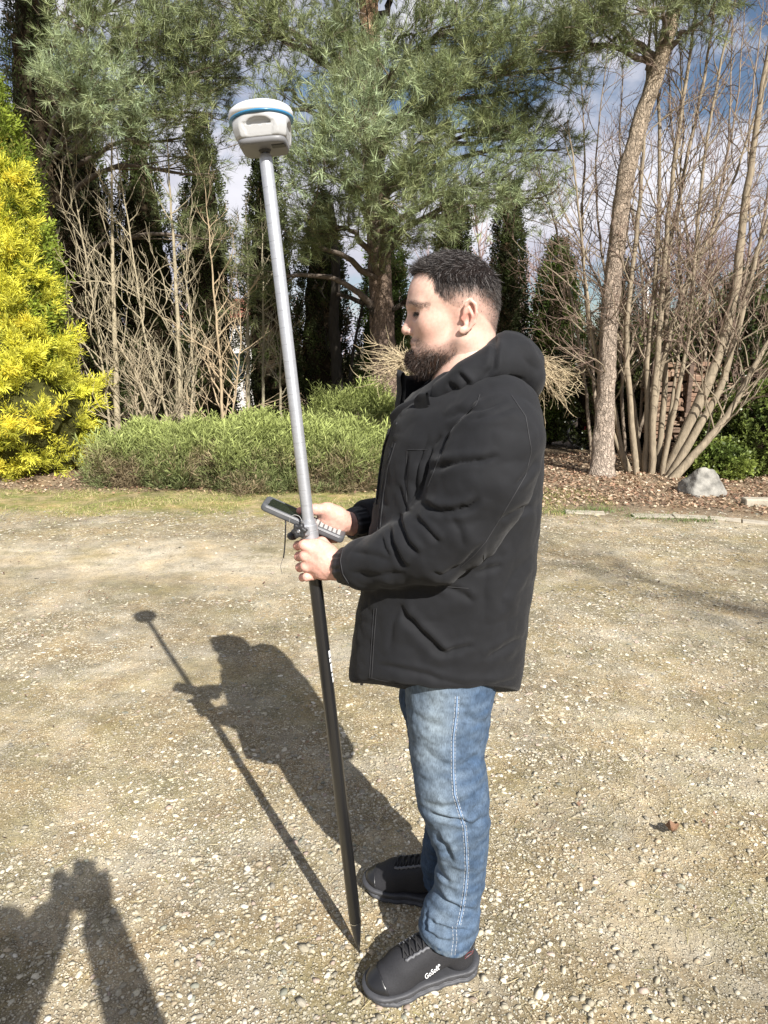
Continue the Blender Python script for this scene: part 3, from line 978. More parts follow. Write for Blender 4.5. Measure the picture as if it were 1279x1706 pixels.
# --- pines -------------------------------------------------------------
PT = [t_pine(s) for s in (1, 2, 3, 4)]
def pine(name_label, trunk, rads, tcol, clusters, cols, seed, limb_col=(0.13, 0.105, 0.085), shoot=1.0, group=None, dens=1.0, lowlimbs=()):
    """trunk: world path; clusters: (centre, (rx, ry, rz), shoots, trunk height where its limb leaves, colour index)"""
    r = np.random.default_rng(seed)
    trunk = smooth_path(trunk, 120, 3)
    root = thing('pine_tree', name_label, 'tree', tuple(trunk[0]), group)
    rd = np.interp(np.linspace(0, 1, 120), np.linspace(0, 1, len(rads)), rads)
    tc_ = np.stack([np.interp(np.linspace(0, 1, 120), np.linspace(0, 1, len(tcol)), np.array(tcol)[:, k]) for k in range(3)], 1)
    rd = rd * (1 + 0.38 * np.exp(-np.maximum(trunk[:, 2], 0) / 0.16))
    g = Geo(); g.add(*bark_tube(trunk, rd, 30, tc_, r, 0.13)); g.obj('trunk', [m_bark_pine], root, True)
    cg_ = Geo()
    for ci, (c, R, ns, zt, ck) in enumerate(clusters):
        c, R = np.asarray(c, float), np.asarray(R, float)
        k = np.argmin(np.abs(trunk[:, 2] - zt)); a = trunk[k]
        ra = min(rd[k] * 0.45, 0.06)
        mid = (a + c) / 2 + np.array([0, 0, 0.12 * np.linalg.norm(c - a)]) * (1 if c[2] > a[2] - 0.5 else 0.4) + r.normal(0, 0.06, 3)
        P = smooth_path([a, mid, c], 10, 2); P[1:-1] += r.normal(0, 0.02, (8, 3))
        gl = Geo(); V, F, C = bark_tube(P, np.linspace(ra, 0.012, 10), 8, limb_col, r, 0.08); gl.add(V, F, C)
        # sub branches through the cluster
        tips = []
        nb = max(7, int(ns / 10))
        for b in range(nb):
            p, d = at_t(P, r.uniform(0.45, 1.0))
            e = c + R * norm(r.normal(0, 1, 3)) * r.uniform(0.25, 1.0) ** 0.5
            v = e - p; L = np.linalg.norm(v)
            Q = wander(p, v / (L + 1e-9), L, 5, r, 0.10, 0.02)
            V, F, C = bark_tube(Q, np.linspace(0.011, 0.004, 6), 4, (0.15, 0.12, 0.085), r); gl.add(V, F, C)
            tips.append(Q)
        gl.obj('limb', [m_bark], root, True)
        pos, D = [], []
        for s_ in range(int(ns * dens * 1.32)):
            Q = tips[r.integers(len(tips))]
            p, d = at_t(Q, r.uniform(0.35, 1.0) ** 0.6)
            pos.append(p + r.normal(0, 0.12, 3)); D.append(norm(d * 0.6 + r.normal(0, 0.5, 3) + np.array([0, -0.1, 0.42])))
        pos, D = np.array(pos), np.array(D)
        col = np.array(cols)[ck if np.ndim(ck) == 0 else 0]
        mixf = r.uniform(0, 1, (len(pos), 1))
        cc_ = col * (1 - mixf * 0.5) + np.array(cols[-1]) * mixf * 0.5
        place(cg_, PT, pos, D, shoot * r.uniform(0.8, 1.3, len(pos)), cc_, r)
    cg_.obj('crown', [m_needle], root)
    return root, trunk
PG = [(0.165, 0.205, 0.095), (0.12, 0.15, 0.062), (0.25, 0.315, 0.175), (0.30, 0.31, 0.14)]    # per-shoot leaf colours
PG = [tuple(1.05 * v for v in c) for c in PG]

def cl(px, py, Y, rx, ry, rz, ns, ztpy=None, ck=0):
    c = at(px, py, Y)
    return (c, (rx, ry, rz), ns, c[2] - 0.3 if ztpy is None else ztpy, ck)
# centre pine
T1 = [at(655, 790, 11.4), at(640, 620, 11.4), at(633, 450, 11.4), at(622, 260, 11.3), at(617, 100, 11.2), at(612, -60, 11.2), at(606, -260, 11.2), at(600, -460, 11.2)]
T1[0][2] = -0.05
bl = []
B = [  # px, py, Y, rx, ry, rz, shoots, colour
    (590, 210, 8.2, .55, .45, .55, 210, 2), (520, 290, 8.4, .55, .45, .50, 170, 2), (640, 330, 8.6, .60, .45, .42, 180, 0), (700, 270, 8.8, .55, .4, .45, 150, 0),
    (560, 380, 9.0, .60, .5, .28, 110, 1), (480, 400, 9.4, .45, .5, .35, 70, 1), (760, 350, 9.2, .55, .4, .35, 120, 0), (840, 300, 9.4, .55, .4, .40, 120, 2), (900, 330, 9.6, .35, .4, .30, 60, 0),
    (720, 170, 9.0, .60, .5, .45, 150, 0), (800, 120, 9.2, .60, .5, .50, 150, 1), (760, 40, 9.4, .70, .5, .5, 150, 0), (690, 60, 9.6, .4, .4, .5, 80, 1), (850, 30, 9.6, .6, .5, .5, 110, 0),
    (470, 60, 9.6, .60, .5, .45, 120, 0), (400, 20, 9.6, .6, .5, .45, 110, 1), (540, 30, 9.9, .45, .4, .4, 70, 0), (450, 170, 9.3, .45, .4, .3, 60, 0), (880, 150, 9.8, .6, .5, .4, 100, 1), (950, 110, 9.8, .5, .5, .4, 80, 0), (870, 225, 9.6, .5, .4, .35, 80, 1), (660, 400, 9.9, .45, .5, .22, 60, 1), (600, 40, 9.8, .45, .4, .45, 80, 0), (560, 120, 9.6, .45, .4, .35, 70, 1), (650, 120, 9.3, .45, .4, .35, 80, 2), (920, 60, 9.7, .45, .4, .4, 70, 0), (830, 210, 9.5, .5, .4, .3, 80, 0), (420, 470, 10.2, .45, .4, .3, 60, 1), (930, 250, 10.0, .35, .4, .35, 45, 0),
]
for b in B: bl.append(cl(b[0], b[1], b[2], b[3], b[4], b[5], b[6], None, b[7]))
top = np.random.default_rng(17)
for k in range(22):                             # the crown above the picture, which shades the hedge behind
    a = top.uniform(0, 2 * math.pi); rr = top.uniform(0.4, 2.5)
    bl.append((np.array([math.cos(a) * rr - 0.2, 10.4 + math.sin(a) * rr * 0.9, top.uniform(6.3, 9.4)]), (0.8, 0.8, 0.45), 60, 6.5 + top.uniform(0, 2), 1))
pineA, trA = pine('tall pine with blue-green needles and brown trunk standing behind the man\'s face', T1, [0.26, 0.21, 0.18, 0.16, 0.15, 0.13, 0.10, 0.05],
                  [(0.26, 0.19, 0.15), (0.30, 0.22, 0.17), (0.34, 0.25, 0.18), (0.42, 0.28, 0.18), (0.50, 0.30, 0.16), (0.4, 0.25, 0.15)], bl, PG, 11, dens=1.15)
# strong dark limbs of its fork
for P, r0, r1 in [([at(607, 120, 11.2), at(575, 50, 10.9), at(550, -20, 10.7)], .075, .04), ([at(604, 160, 11.2), at(560, 120, 10.8), at(500, 78, 10.5), at(455, 60, 10.3)], .06, .03),
                  ([at(612, 210, 11.2), at(540, 190, 10.9), at(470, 150, 10.6)], .04, .02), ([at(625, 50, 11.2), at(650, 10, 11.0), at(670, -40, 10.9)], .06, .03),
                  ([at(628, 230, 11.3), at(690, 200, 11.0), at(765, 238, 10.6), at(850, 205, 10.4)], .045, .02), ([at(622, 250, 11.3), at(700, 190, 11.1), at(760, 150, 10.9), at(800, 110, 10.8)], .05, .02),
                  ([at(640, 540, 11.4), at(600, 500, 11.2), at(560, 490, 11.0)], .05, .03), ([at(642, 520, 11.4), at(690, 490, 11.2), at(720, 470, 11.1)], .045, .02)]:
    p = smooth_path(P, 12, 2); p[1:-1] += rng.normal(0, 0.03, (10, 3)); V, F, C = bark_tube(p, np.linspace(r0, r1, 12), 9, (0.10, 0.082, 0.066), rng, 0.1); g = Geo(); g.add(V, F, C); g.obj('limb', [m_bark_pine], pineA, True)

# left pine, its trunk behind the yellow cypress
T2 = [at(62, 790, 12.4), at(66, 500, 12.4), at(70, 200, 12.4), at(76, -50, 12.4), at(80, -300, 12.4)]; T2[0][2] = -0.05
bl = []
for b in [(140, 150, 9.4, .50, .5, .40, 120, 2), (190, 165, 9.3, .55, .5, .40, 150, 2), (270, 190, 9.6, .50, .4, .32, 90, 1), (150, 60, 9.6, .65, .5, .45, 130, 0), (240, 90, 9.6, .65, .5, .45, 150, 0), (330, 120, 9.7, .6, .5, .45, 140, 1), (300, 30, 9.8, .6, .5, .45, 130, 0),
          (360, 60, 9.8, .55, .5, .45, 110, 0), (200, 0, 10, .7, .5, .5, 110, 0), (130, -10, 10, .6, .5, .5, 80, 1), (350, 190, 9.9, .45, .4, .30, 60, 1), (400, 130, 9.9, .45, .4, .4, 80, 0), (350, 290, 10.2, .32, .4, .3, 45, 1), (360, 400, 10.3, .40, .4, .35, 60, 1), (300, 230, 10.4, .35, .4, .25, 30, 1), (130, 225, 10.2, .4, .4, .25, 40, 1)]:
    bl.append(cl(*b[:7], None, b[7]))
for k in range(16):
    a = top.uniform(0, 2 * math.pi); rr = top.uniform(0.4, 2.6)
    bl.append((np.array([-4.4 + math.cos(a) * rr, 10.6 + math.sin(a) * rr * 0.8, top.uniform(6.4, 9.4)]), (0.8, 0.8, 0.45), 60, 6.6 + top.uniform(0, 2), 1))
pine('pine spreading grey-green boughs over the bare saplings at upper left', T2, [0.17, 0.15, 0.12, 0.09, 0.06], [(0.15, 0.12, 0.10), (0.2, 0.15, 0.12)], bl, PG, 12, dens=1.15)

# right pine with the leaning trunk in the open
T3 = [at(1003, 800, 9.35), at(1006, 710, 9.4), at(1011, 610, 9.4), at(1016, 520, 9.4), at(1024, 430, 9.4), at(1034, 350, 9.4), at(1046, 275, 9.3), at(1074, 180, 9.3), at(1114, 55, 9.2), at(1140, -70, 9.2), at(1165, -200, 9.2), at(1180, -360, 9.2)]
T3[0][2] = -0.04
bl = []
for b in [(1060, 15, 8.8, .5, .4, .3, 80, 0), (1190, 20, 8.9, .35, .4, .25, 50, 0), (1150, -40, 8.9, .7, .5, .4, 120, 0), (960, 40, 9.0, .6, .5, .4, 120, 1), (1010, 60, 9.0, .45, .4, .3, 60, 0), (900, 70, 9.3, .45, .5, .4, 80, 1), (1200, -80, 8.9, .8, .6, .4, 100, 1)]:
    bl.append(cl(*b[:7], None, b[7]))
for k in range(10):
    a = top.uniform(0, 2 * math.pi); rr = top.uniform(0.4, 2.0)
    bl.append((np.array([3.9 + math.cos(a) * rr, 9.4 + math.sin(a) * rr * 0.8, top.uniform(6.6, 8.6)]), (0.7, 0.7, 0.4), 55, 6.6 + top.uniform(0, 1.5), 1))
pine('pine with a pale scaly trunk leaning right, beside the clump of bare stems', T3, [0.155, 0.128, 0.116, 0.112, 0.108, 0.104, 0.098, 0.088, 0.075, 0.05, 0.03],
     [(0.56, 0.46, 0.37), (0.47, 0.38, 0.30), (0.44, 0.35, 0.27), (0.47, 0.38, 0.28), (0.52, 0.41, 0.27), (0.60, 0.45, 0.26)], bl, PG, 13, dens=1.1)

# --- thujas: a dark core wrapped in upright sprays -------------------------
TS = [t_spray(s, 6, 0.18, 0.0105) for s in (1, 2, 3)]
def thuja(label, x, Y, w, h, cols, seed, n=2600, group='columnar thujas in the hedge row', size=1.0, cat='thuja', name='thuja', bottom=0.0):
    r = np.random.default_rng(seed)
    root = thing(name, label, cat, (x, Y, 0), group)
    g = Geo()
    def Rz(t): return w / 2 * np.clip(np.minimum(0.62 + 1.6 * t, 1.0) * (1 - np.clip((t - 0.35) / 0.68, 0, 1) ** 1.9), 0.02, 1)
    # trunk
    g.add(*tube([(x, Y, -0.05), (x, Y, h * 0.5), (x, Y, h * 0.93)], [0.07, 0.05, 0.015], 8)); g.obj('trunk', [m_core], root, True)
    def f_core(p):
        t = np.clip(p[:, 2] / h, 0, 1)
        an = np.arctan2(p[:, 1] - Y, p[:, 0] - x)
        R = Rz(t) * 0.80 * (1 + 0.2 * vnoise(p, 3.2, seed % 7) + 0.10 * vnoise(p, 7, 3))
        d = np.hypot(p[:, 0] - x, p[:, 1] - Y) - R
        return np.maximum(d, np.maximum(p[:, 2] - h * 0.97, 0.10 - p[:, 2]))
    P, Q = iso(f_core, (x - w * .6, Y - w * .6, 0), (x + w * .6, Y + w * .6, h + 0.1), 0.10, B=4)
    link('inner_twigs', mesh_data('inner_twigs', P, [Q], [m_core], None, True), root)
    t = r.uniform(0.02 + bottom, 1, n) ** 0.92
    an = r.uniform(0, 2 * math.pi, n)
    an = np.where(r.uniform(0, 1, n) < 0.75, -math.pi / 2 + (an - math.pi) * 0.60, an)      # most of them towards the yard
    base = np.stack([np.cos(an), np.sin(an), 0 * an], 1)
    z = t * h
    pp = np.stack([x + base[:, 0] * Rz(t), Y + base[:, 1] * Rz(t), z], 1)
    bump_ = 1 + 0.20 * vnoise(pp, 3.2, seed % 7) + 0.13 * vnoise(pp, 7, 3) + r.normal(0, 0.05, n)
    R = Rz(t) * bump_ * 0.92
    pos = np.stack([x + base[:, 0] * R, Y + base[:, 1] * R, z], 1)
    D = norm(base * 0.55 + np.array([0, 0, 1.0]) + r.normal(0, 0.28, (n, 3)))
    tone = sstep(vnoise(pp, 2.6, 8) + 0.5 * vnoise(pp, 8, 6), -0.4, 0.5)[:, None]
    C = np.array(cols[0]) * (1 - tone) + np.array(cols[1]) * tone
    br = (r.uniform(0, 1, n) < 0.12)[:, None]
    C = np.where(br, np.array(cols[2]), C)
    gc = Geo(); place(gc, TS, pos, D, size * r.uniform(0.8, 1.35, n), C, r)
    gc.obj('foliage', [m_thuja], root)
    return root
TH = [(0.030, 0.038, 0.012), (0.062, 0.082, 0.022), (0.085, 0.060, 0.032)]  # hedge greens kept dark: the shade of the pines is put into them
TL = [(0.055, 0.085, 0.018), (0.11, 0.16, 0.03), (0.10, 0.085, 0.03)]
def at_h(px, py, Y): return at(px, py, Y)
for k, (px, ptop, Y, w, cols, lab) in enumerate([
    (35, -150, 12.0, 1.25, TH, 'very tall dark conifer rising past the top left corner'),
    (128, 150, 13.0, 1.05, TH, 'dark thuja in the hedge row directly right of the green conifer'),
    (225, 195, 13.0, 1.05, TH, 'dark thuja in the hedge row behind the thickest bare sapling'),
    (330, 205, 13.0, 1.00, TH, 'tall dark thuja in the hedge row between the second and third saplings'),
    (440, 245, 13.2, 1.00, TH, 'dark thuja in the hedge row behind the silver pole'),
    (535, 330, 13.0, 0.95, TH, 'dark thuja in the hedge row right of the silver pole'),
    (640, 350, 13.4, 0.92, TL, 'brighter green thuja in the hedge row behind the central pine trunk'),
    (757, 325, 13.4, 0.98, TH, 'brownish thuja in the hedge row rising over the man\'s hair'),
    (850, 315, 13.4, 0.78, TH, 'narrow thuja in the hedge row just behind the man\'s head and hood'),
    (930, 410, 13.0, 1.00, TL, 'pointed thuja in the hedge row between the man\'s hood and the leaning trunk'),
    (1032, 440, 13.6, 0.8, TH, 'small dark thuja behind the leaning pine trunk'),
    (-70, 170, 13.0, 1.1, TH, 'dark thuja of the hedge row just past the left edge of the picture'),
    (-190, 190, 13.0, 1.1, TH, 'dark thuja of the hedge row second past the left edge of the picture')]):
    c = at(px, ptop, Y)
    thuja(lab, c[0], Y, w, c[2], cols, 100 + k, n=1650 if 0 < px < 1000 else 700)
# the bright green one behind the yellow cypress
c = at(-24, 135, 9.9)
thuja('bright green conical conifer behind the yellow cypress at the left edge', c[0], 9.9, 1.30, c[2], [(0.15, 0.20, 0.025), (0.29, 0.35, 0.04), (0.20, 0.20, 0.04)], 140, n=3600, group=None, size=1.05, cat='conifer', name='green_conifer')

# --- golden cypress --------------------------------------------------------
TG = [t_spray(s, 13, 0.21, 0.0055, 0.35, 0.5, 46) for s in (5, 6, 7)]
def golden():
    r = np.random.default_rng(77)
    base = ground_at(40, 812); x, Y = base[0], base[1] + 1.0
    x = at(22, 500, Y)[0]
    h = at(36, 285, Y)[2]
    root = thing('golden_cypress', 'bright yellow feathery cypress filling the left edge in front of the hedge', 'cypress', (x, Y, 0))
    W = at(205, 700, Y)[0] - x
    def Rz(t): return W * np.interp(t, [0, 0.06, 0.16, 0.22, 0.30, 0.38, 0.5, 0.62, 0.73, 0.86, 0.95, 1.0], [0.46, 0.60, 0.84, 0.92, 0.62, 0.54, 0.46, 0.34, 0.22, 0.09, 0.03, 0.01])
    g = Geo(); g.add(*tube([(x, Y, -0.05), (x, Y, h * 0.5), (x, Y, h * 0.95)], [0.09, 0.06, 0.01], 8)); g.obj('trunk', [m_core], root, True)
    def f_core(p):
        t = np.clip(p[:, 2] / h, 0, 1)
        R = Rz(t) * 0.70 * (1 + 0.3 * vnoise(p, 2.2, 5) + 0.15 * vnoise(p, 5, 3))
        return np.maximum(np.hypot(p[:, 0] - x, p[:, 1] - Y) - R, np.maximum(p[:, 2] - h * 0.94, 0.08 - p[:, 2]))
    P, Q = iso(f_core, (x - 1.6, Y - 1.6, 0), (x + 1.6, Y + 1.6, h + 0.1), 0.07, B=4)
    link('inner_twigs', mesh_data('inner_twigs', P, [Q], [mat('cypress_core', (0.045, 0.045, 0.014), rough=1.0, spec=0.05, noise=(9, 0.4), bump=(14, 0.05, 'noise'))], None, True), root)
    # boughs: plumes that leave the core outwards and up, each carrying many sprays
    nb = 270; pos, D, C, S = [], [], [], []
    for b in range(nb):
        t = r.uniform(0.015, 0.985) ** 1.15; a = -math.pi / 2 + r.normal(0, 1.05)
        out = np.array([math.cos(a), math.sin(a), 0])
        R = float(Rz(t)) * (1 + 0.30 * vnoise(np.array([[x + out[0] * 2, Y + out[1] * 2, t * h]]), 2.6, 5)[0])
        L = min(0.62, 0.26 + R * 0.38) * r.uniform(0.6, 1.5)
        p0 = np.array([x, Y, t * h]) + out * max(R - L * 1.0, 0.02)
        lift = 0.55 if t > 0.12 else 0.25
        d0 = norm(out + np.array([0.25, 0, lift + r.normal(0, 0.2)]))
        Q = wander(p0, d0, L, 5, r, 0.08, 0.04)
        if t > 0.8: d0 = norm(out * 0.5 + np.array([0, 0, 1]))
        n = r.integers(17, 27)
        tone = r.uniform(0, 1)
        for s_ in range(n):
            q, dd = at_t(Q, r.uniform(0.15, 1.0)); lat = norm(np.cross(dd, r.normal(0, 1, 3)))
            pos.append(q + lat * r.uniform(0, 0.03)); D.append(norm(dd + lat * 0.45 + np.array([0, 0, 0.05])))
            tip = np.linalg.norm(q - p0) / L
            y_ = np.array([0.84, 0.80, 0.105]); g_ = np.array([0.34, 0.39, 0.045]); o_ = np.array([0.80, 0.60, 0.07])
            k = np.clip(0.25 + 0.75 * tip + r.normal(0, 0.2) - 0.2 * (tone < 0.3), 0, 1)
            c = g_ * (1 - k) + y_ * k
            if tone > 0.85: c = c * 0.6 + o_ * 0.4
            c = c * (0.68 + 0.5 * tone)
            C.append(c); S.append(r.uniform(0.7, 1.15))
    # the leader
    for k in range(40):
        z = h * r.uniform(0.93, 1.06); pos.append(np.array([x + r.normal(0, 0.03), Y + r.normal(0, 0.03), z])); D.append(norm(np.array([r.normal(0, .5), r.normal(0, .5), 1]))); C.append(np.array([0.50, 0.40, 0.05])); S.append(0.8)
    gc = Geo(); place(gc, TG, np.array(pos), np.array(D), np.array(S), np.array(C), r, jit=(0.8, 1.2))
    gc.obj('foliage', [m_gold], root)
golden()

# --- junipers: low mounds of arching plumes ------------------------------------
TJ = [t_spray(s, 7, 0.19, 0.0046, 0.6, 0.25, 27) for s in (15, 16, 17)]
def juniper(label, px0, px1, pytop, Yf, depth, seed, n, group='spreading junipers along the verge', tall=1.0):
    r = np.random.default_rng(seed)
    Yc = Yf + depth / 2
    x0, x1 = at(px0, 750, Yc)[0], at(px1, 750, Yc)[0]
    h = at(640, pytop, Yc)[2] * tall
    cx_, rx = (x0 + x1) / 2, (x1 - x0) / 2; ry = depth / 2
    root = thing('juniper', label, 'juniper', (cx_, Yc, 0), group)
    def f_core(p):
        q = np.stack([(p[:, 0] - cx_) / rx, (p[:, 1] - Yc) / ry, p[:, 2] / h], 1)
        d = (np.abs(q) ** 2.3).sum(1) ** (1 / 2.3) - 0.78 + 0.16 * vnoise(p, 3.2, 2)
        return np.maximum(d * min(rx, ry, h), 0.03 - p[:, 2])
    P, Q = iso(f_core, (x0 - .1, Yc - ry - .1, -0.05), (x1 + .1, Yc + ry + .1, h + 0.15), 0.05, B=4)
    link('inner_twigs', mesh_data('inner_twigs', P, [Q], [m_jcore], None, True), root)
    u = r.uniform(-1, 1, n); a = r.uniform(0, math.pi, n)
    nrm = np.stack([0.9 * r.uniform(-1, 1, n), -np.cos(a * 0.62) * 1.0, np.sin(a)], 1)
    th = r.uniform(-0.15, 1.0, n) * math.pi / 2
    ang = r.uniform(0, 2 * math.pi, n)
    ang = np.where(np.sin(ang) > 0.3, ang + math.pi, ang)
    sx, sy, sz = np.cos(ang) * np.cos(th), np.sin(ang) * np.cos(th), np.clip(np.sin(th), 0.02, 1)
    rr = 1 / ((np.abs(sx) ** 2.3 + np.abs(sy) ** 2.3 + np.abs(sz) ** 2.3) ** (1 / 2.3))
    pos = np.stack([cx_ + rx * sx * rr, Yc + ry * sy * rr, h * sz * rr], 1)
    k = 1 + 0.20 * vnoise(pos, 2.4, 2) + 0.15 * vnoise(pos, 7, 4) + np.abs(r.normal(0, 0.15, n)) - 0.20
    pos = np.array([cx_, Yc, 0]) + (pos - np.array([cx_, Yc, 0])) * k[:, None]
    out = norm(np.stack([sx / rx, sy / ry, sz / h * 0.8], 1))
    D = norm(out * 0.55 + np.array([0.30, -0.15, 0.75]) + r.normal(0, 0.30, (n, 3)))
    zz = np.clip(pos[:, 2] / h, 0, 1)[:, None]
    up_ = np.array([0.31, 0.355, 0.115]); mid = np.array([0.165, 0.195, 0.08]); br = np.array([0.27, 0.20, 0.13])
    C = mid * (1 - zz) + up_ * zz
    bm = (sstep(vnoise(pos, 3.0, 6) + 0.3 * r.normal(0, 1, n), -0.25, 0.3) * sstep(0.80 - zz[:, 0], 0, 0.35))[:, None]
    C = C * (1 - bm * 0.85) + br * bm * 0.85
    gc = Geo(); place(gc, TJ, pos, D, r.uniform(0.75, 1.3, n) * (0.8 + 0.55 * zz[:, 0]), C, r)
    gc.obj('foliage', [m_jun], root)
m_jun = mat('juniper_foliage', (0.1, 0.12, 0.05), rough=0.65, spec=0.25, attr=True, translucent=0.2)
m_jcore = mat('juniper_core', (0.075, 0.058, 0.036), rough=1.0, spec=0.05, noise=(16, 0.5), bump=(25, 0.04, 'noise'))
juniper('leftmost of the spreading junipers, beside the yellow cypress', 158, 320, 740, 8.6, 1.4, 201, 3000)
juniper('spreading juniper in front of the thickest bare sapling', 235, 420, 730, 8.4, 1.6, 202, 3400)
juniper('spreading juniper whose plumes stand directly left of the silver pole', 340, 540, 730, 8.3, 1.6, 205, 3600)
juniper('spreading juniper right of the pole, reaching the man\'s sleeve', 455, 690, 732, 8.3, 1.6, 203, 4000)
juniper('brownish low juniper in the shade under the central pine', 470, 760, 682, 10.6, 1.1, 204, 2200, group=None)

# --- bare saplings and stems ------------------------------------------------
def bare(label, stems, seed, name='bare_sapling', cat='sapling', group='bare saplings before the hedge', col=(0.30, 0.255, 0.17), twigcol=None, n1=26, n2=5, L1=1.1, up=0.10, ang=0.75, r1=0.011, t0=0.12, n3=2, galls=0):
    r = np.random.default_rng(seed)
    root = thing(name, label, cat, tuple(np.asarray(stems[0][0][0], float)), group)
    twigcol = twigcol or col
    gb = Geo()
    for (pts, ra, rb) in stems:
        P = smooth_path(pts, 24, 2); P[1:-1] += r.normal(0, 0.006, (22, 3))
        g = Geo(); V, F, C = bark_tube(P, np.linspace(ra, rb, 24), 9 if ra > 0.03 else 7, col, r, 0.07); g.add(V, F, C); g.obj('stem', [m_bark], root, True)
        hgt = np.linalg.norm(P[-1] - P[0])
        for i in range(n1):
            t = t0 + (1 - t0) * (i + r.uniform(0, 1)) / n1
            p, d = at_t(P, min(t, 0.999))
            a = r.uniform(0, 2 * math.pi); side = norm(np.array([math.cos(a), math.sin(a) * 0.7, 0.0]))
            L = L1 * (1.15 - 0.8 * t) * r.uniform(0.55, 1.2)
            rad = min(r1 * (1.25 - 0.7 * t), (ra + (rb - ra) * t) * 0.8)
            Q = wander(p, d * (1 - ang * 0.4) + side * ang, L, 7, r, 0.18, up)
            V, F, C = bark_tube(Q, np.linspace(rad, rad * 0.3, 8), 5, col, r); gb.add(V, F, C)
            for j in range(n2):
                q, dq = at_t(Q, r.uniform(0.2, 1.0)); L2 = L * r.uniform(0.25, 0.5)
                s2 = norm(np.cross(dq, r.normal(0, 1, 3)))
                U = wander(q, dq + s2 * 0.7, L2, 4, r, 0.12, up)
                V, F, C = bark_tube(U, np.linspace(rad * 0.45, rad * 0.2, 5), 3, twigcol, r); gb.add(V, F, C)
                for m in range(n3):
                    q3, d3 = at_t(U, r.uniform(0.2, 1.0)); s3 = norm(np.cross(d3, r.normal(0, 1, 3)))
                    W = wander(q3, d3 + s3 * 0.8, L2 * 0.45, 3, r, 0.12, up)
                    V, F, C = bark_tube(W, np.linspace(rad * 0.26, rad * 0.14, 4), 3, twigcol, r); gb.add(V, F, C)
    gb.obj('branches', [m_bark], root)
    return root
def stem(pts, Y, ra, rb):
    P = [at(x, y, Y) for x, y in pts]; P[0][2] = -0.02
    return (P, ra, rb)
SC_ = (0.31, 0.265, 0.18)
bare('thickest straight bare sapling right of the yellow cypress', [stem([(197, 800), (196, 700), (191, 560), (187, 400), (184, 150)], 10.4, .055, .004), stem([(192, 800), (175, 640), (150, 470), (120, 300), (100, 180)], 10.4, .022, .006)], 301, col=SC_, n1=27, n2=4, L1=1.5, up=0.11, ang=0.72)
bare('bare sapling with a pale stem halfway between the cypress and the pole', [stem([(302, 800), (301, 690), (297, 560), (290, 420), (276, 190)], 10.3, .050, .004), stem([(312, 800), (322, 640), (318, 540), (305, 440)], 10.3, .028, .008), stem([(300, 790), (270, 660), (240, 560), (215, 380), (190, 230)], 10.2, .022, .006)], 302, col=SC_, n1=22, n2=4, L1=1.4, up=0.11, ang=0.72)
bare('slim bare sapling with a tan stem closest to the pole', [stem([(371, 790), (371, 690), (365, 590), (358, 500), (340, 300)], 9.9, .030, .003), stem([(372, 790), (392, 660), (402, 560), (396, 480)], 9.9, .016, .005)], 303, col=(0.36, 0.28, 0.18), n1=18, n2=4, L1=1.1, up=0.10, ang=0.72)
bare('bushy low sapling with stems crossing in front of the dark hedge', [stem([(262, 800), (250, 700), (225, 620), (190, 560)], 10.0, .03, .01), stem([(235, 800), (225, 660), (235, 560)], 10.0, .02, .007), stem([(285, 800), (255, 690), (215, 590)], 9.8, .02, .007)], 304, col=(0.30, 0.25, 0.17), n1=14, L1=0.8)
for k, (px, t_, rr, lb) in enumerate([(413, 470, .045, 'straight grey trunk of a thin tree just left of the pole'), (438, 480, .032, 'thinner pale trunk almost hidden behind the pole'), (467, 560, .028, 'dark slim trunk just right of the pole')]):
    bare(lb, [stem([(px + 2, 800), (px, 650), (px, t_), (px - 4, t_ - 150)], 11.0, rr, .004)], 310 + k, name='thin_tree', cat='tree', group=None, col=(0.26, 0.23, 0.16), n1=16, L1=0.7, t0=0.3)
# dark ivy-clad trunk between the pole and the pine
bare('dark trunk with forked limbs between the pole and the central pine', [stem([(565, 780), (562, 640), (555, 520), (560, 440), (548, 330)], 12.0, .12, .06), stem([(566, 640), (590, 570), (600, 530), (612, 480)], 12.0, .04, .02)], 320, name='dark_trunk', cat='tree', group=None, col=(0.035, 0.030, 0.024), n1=10, L1=0.7)

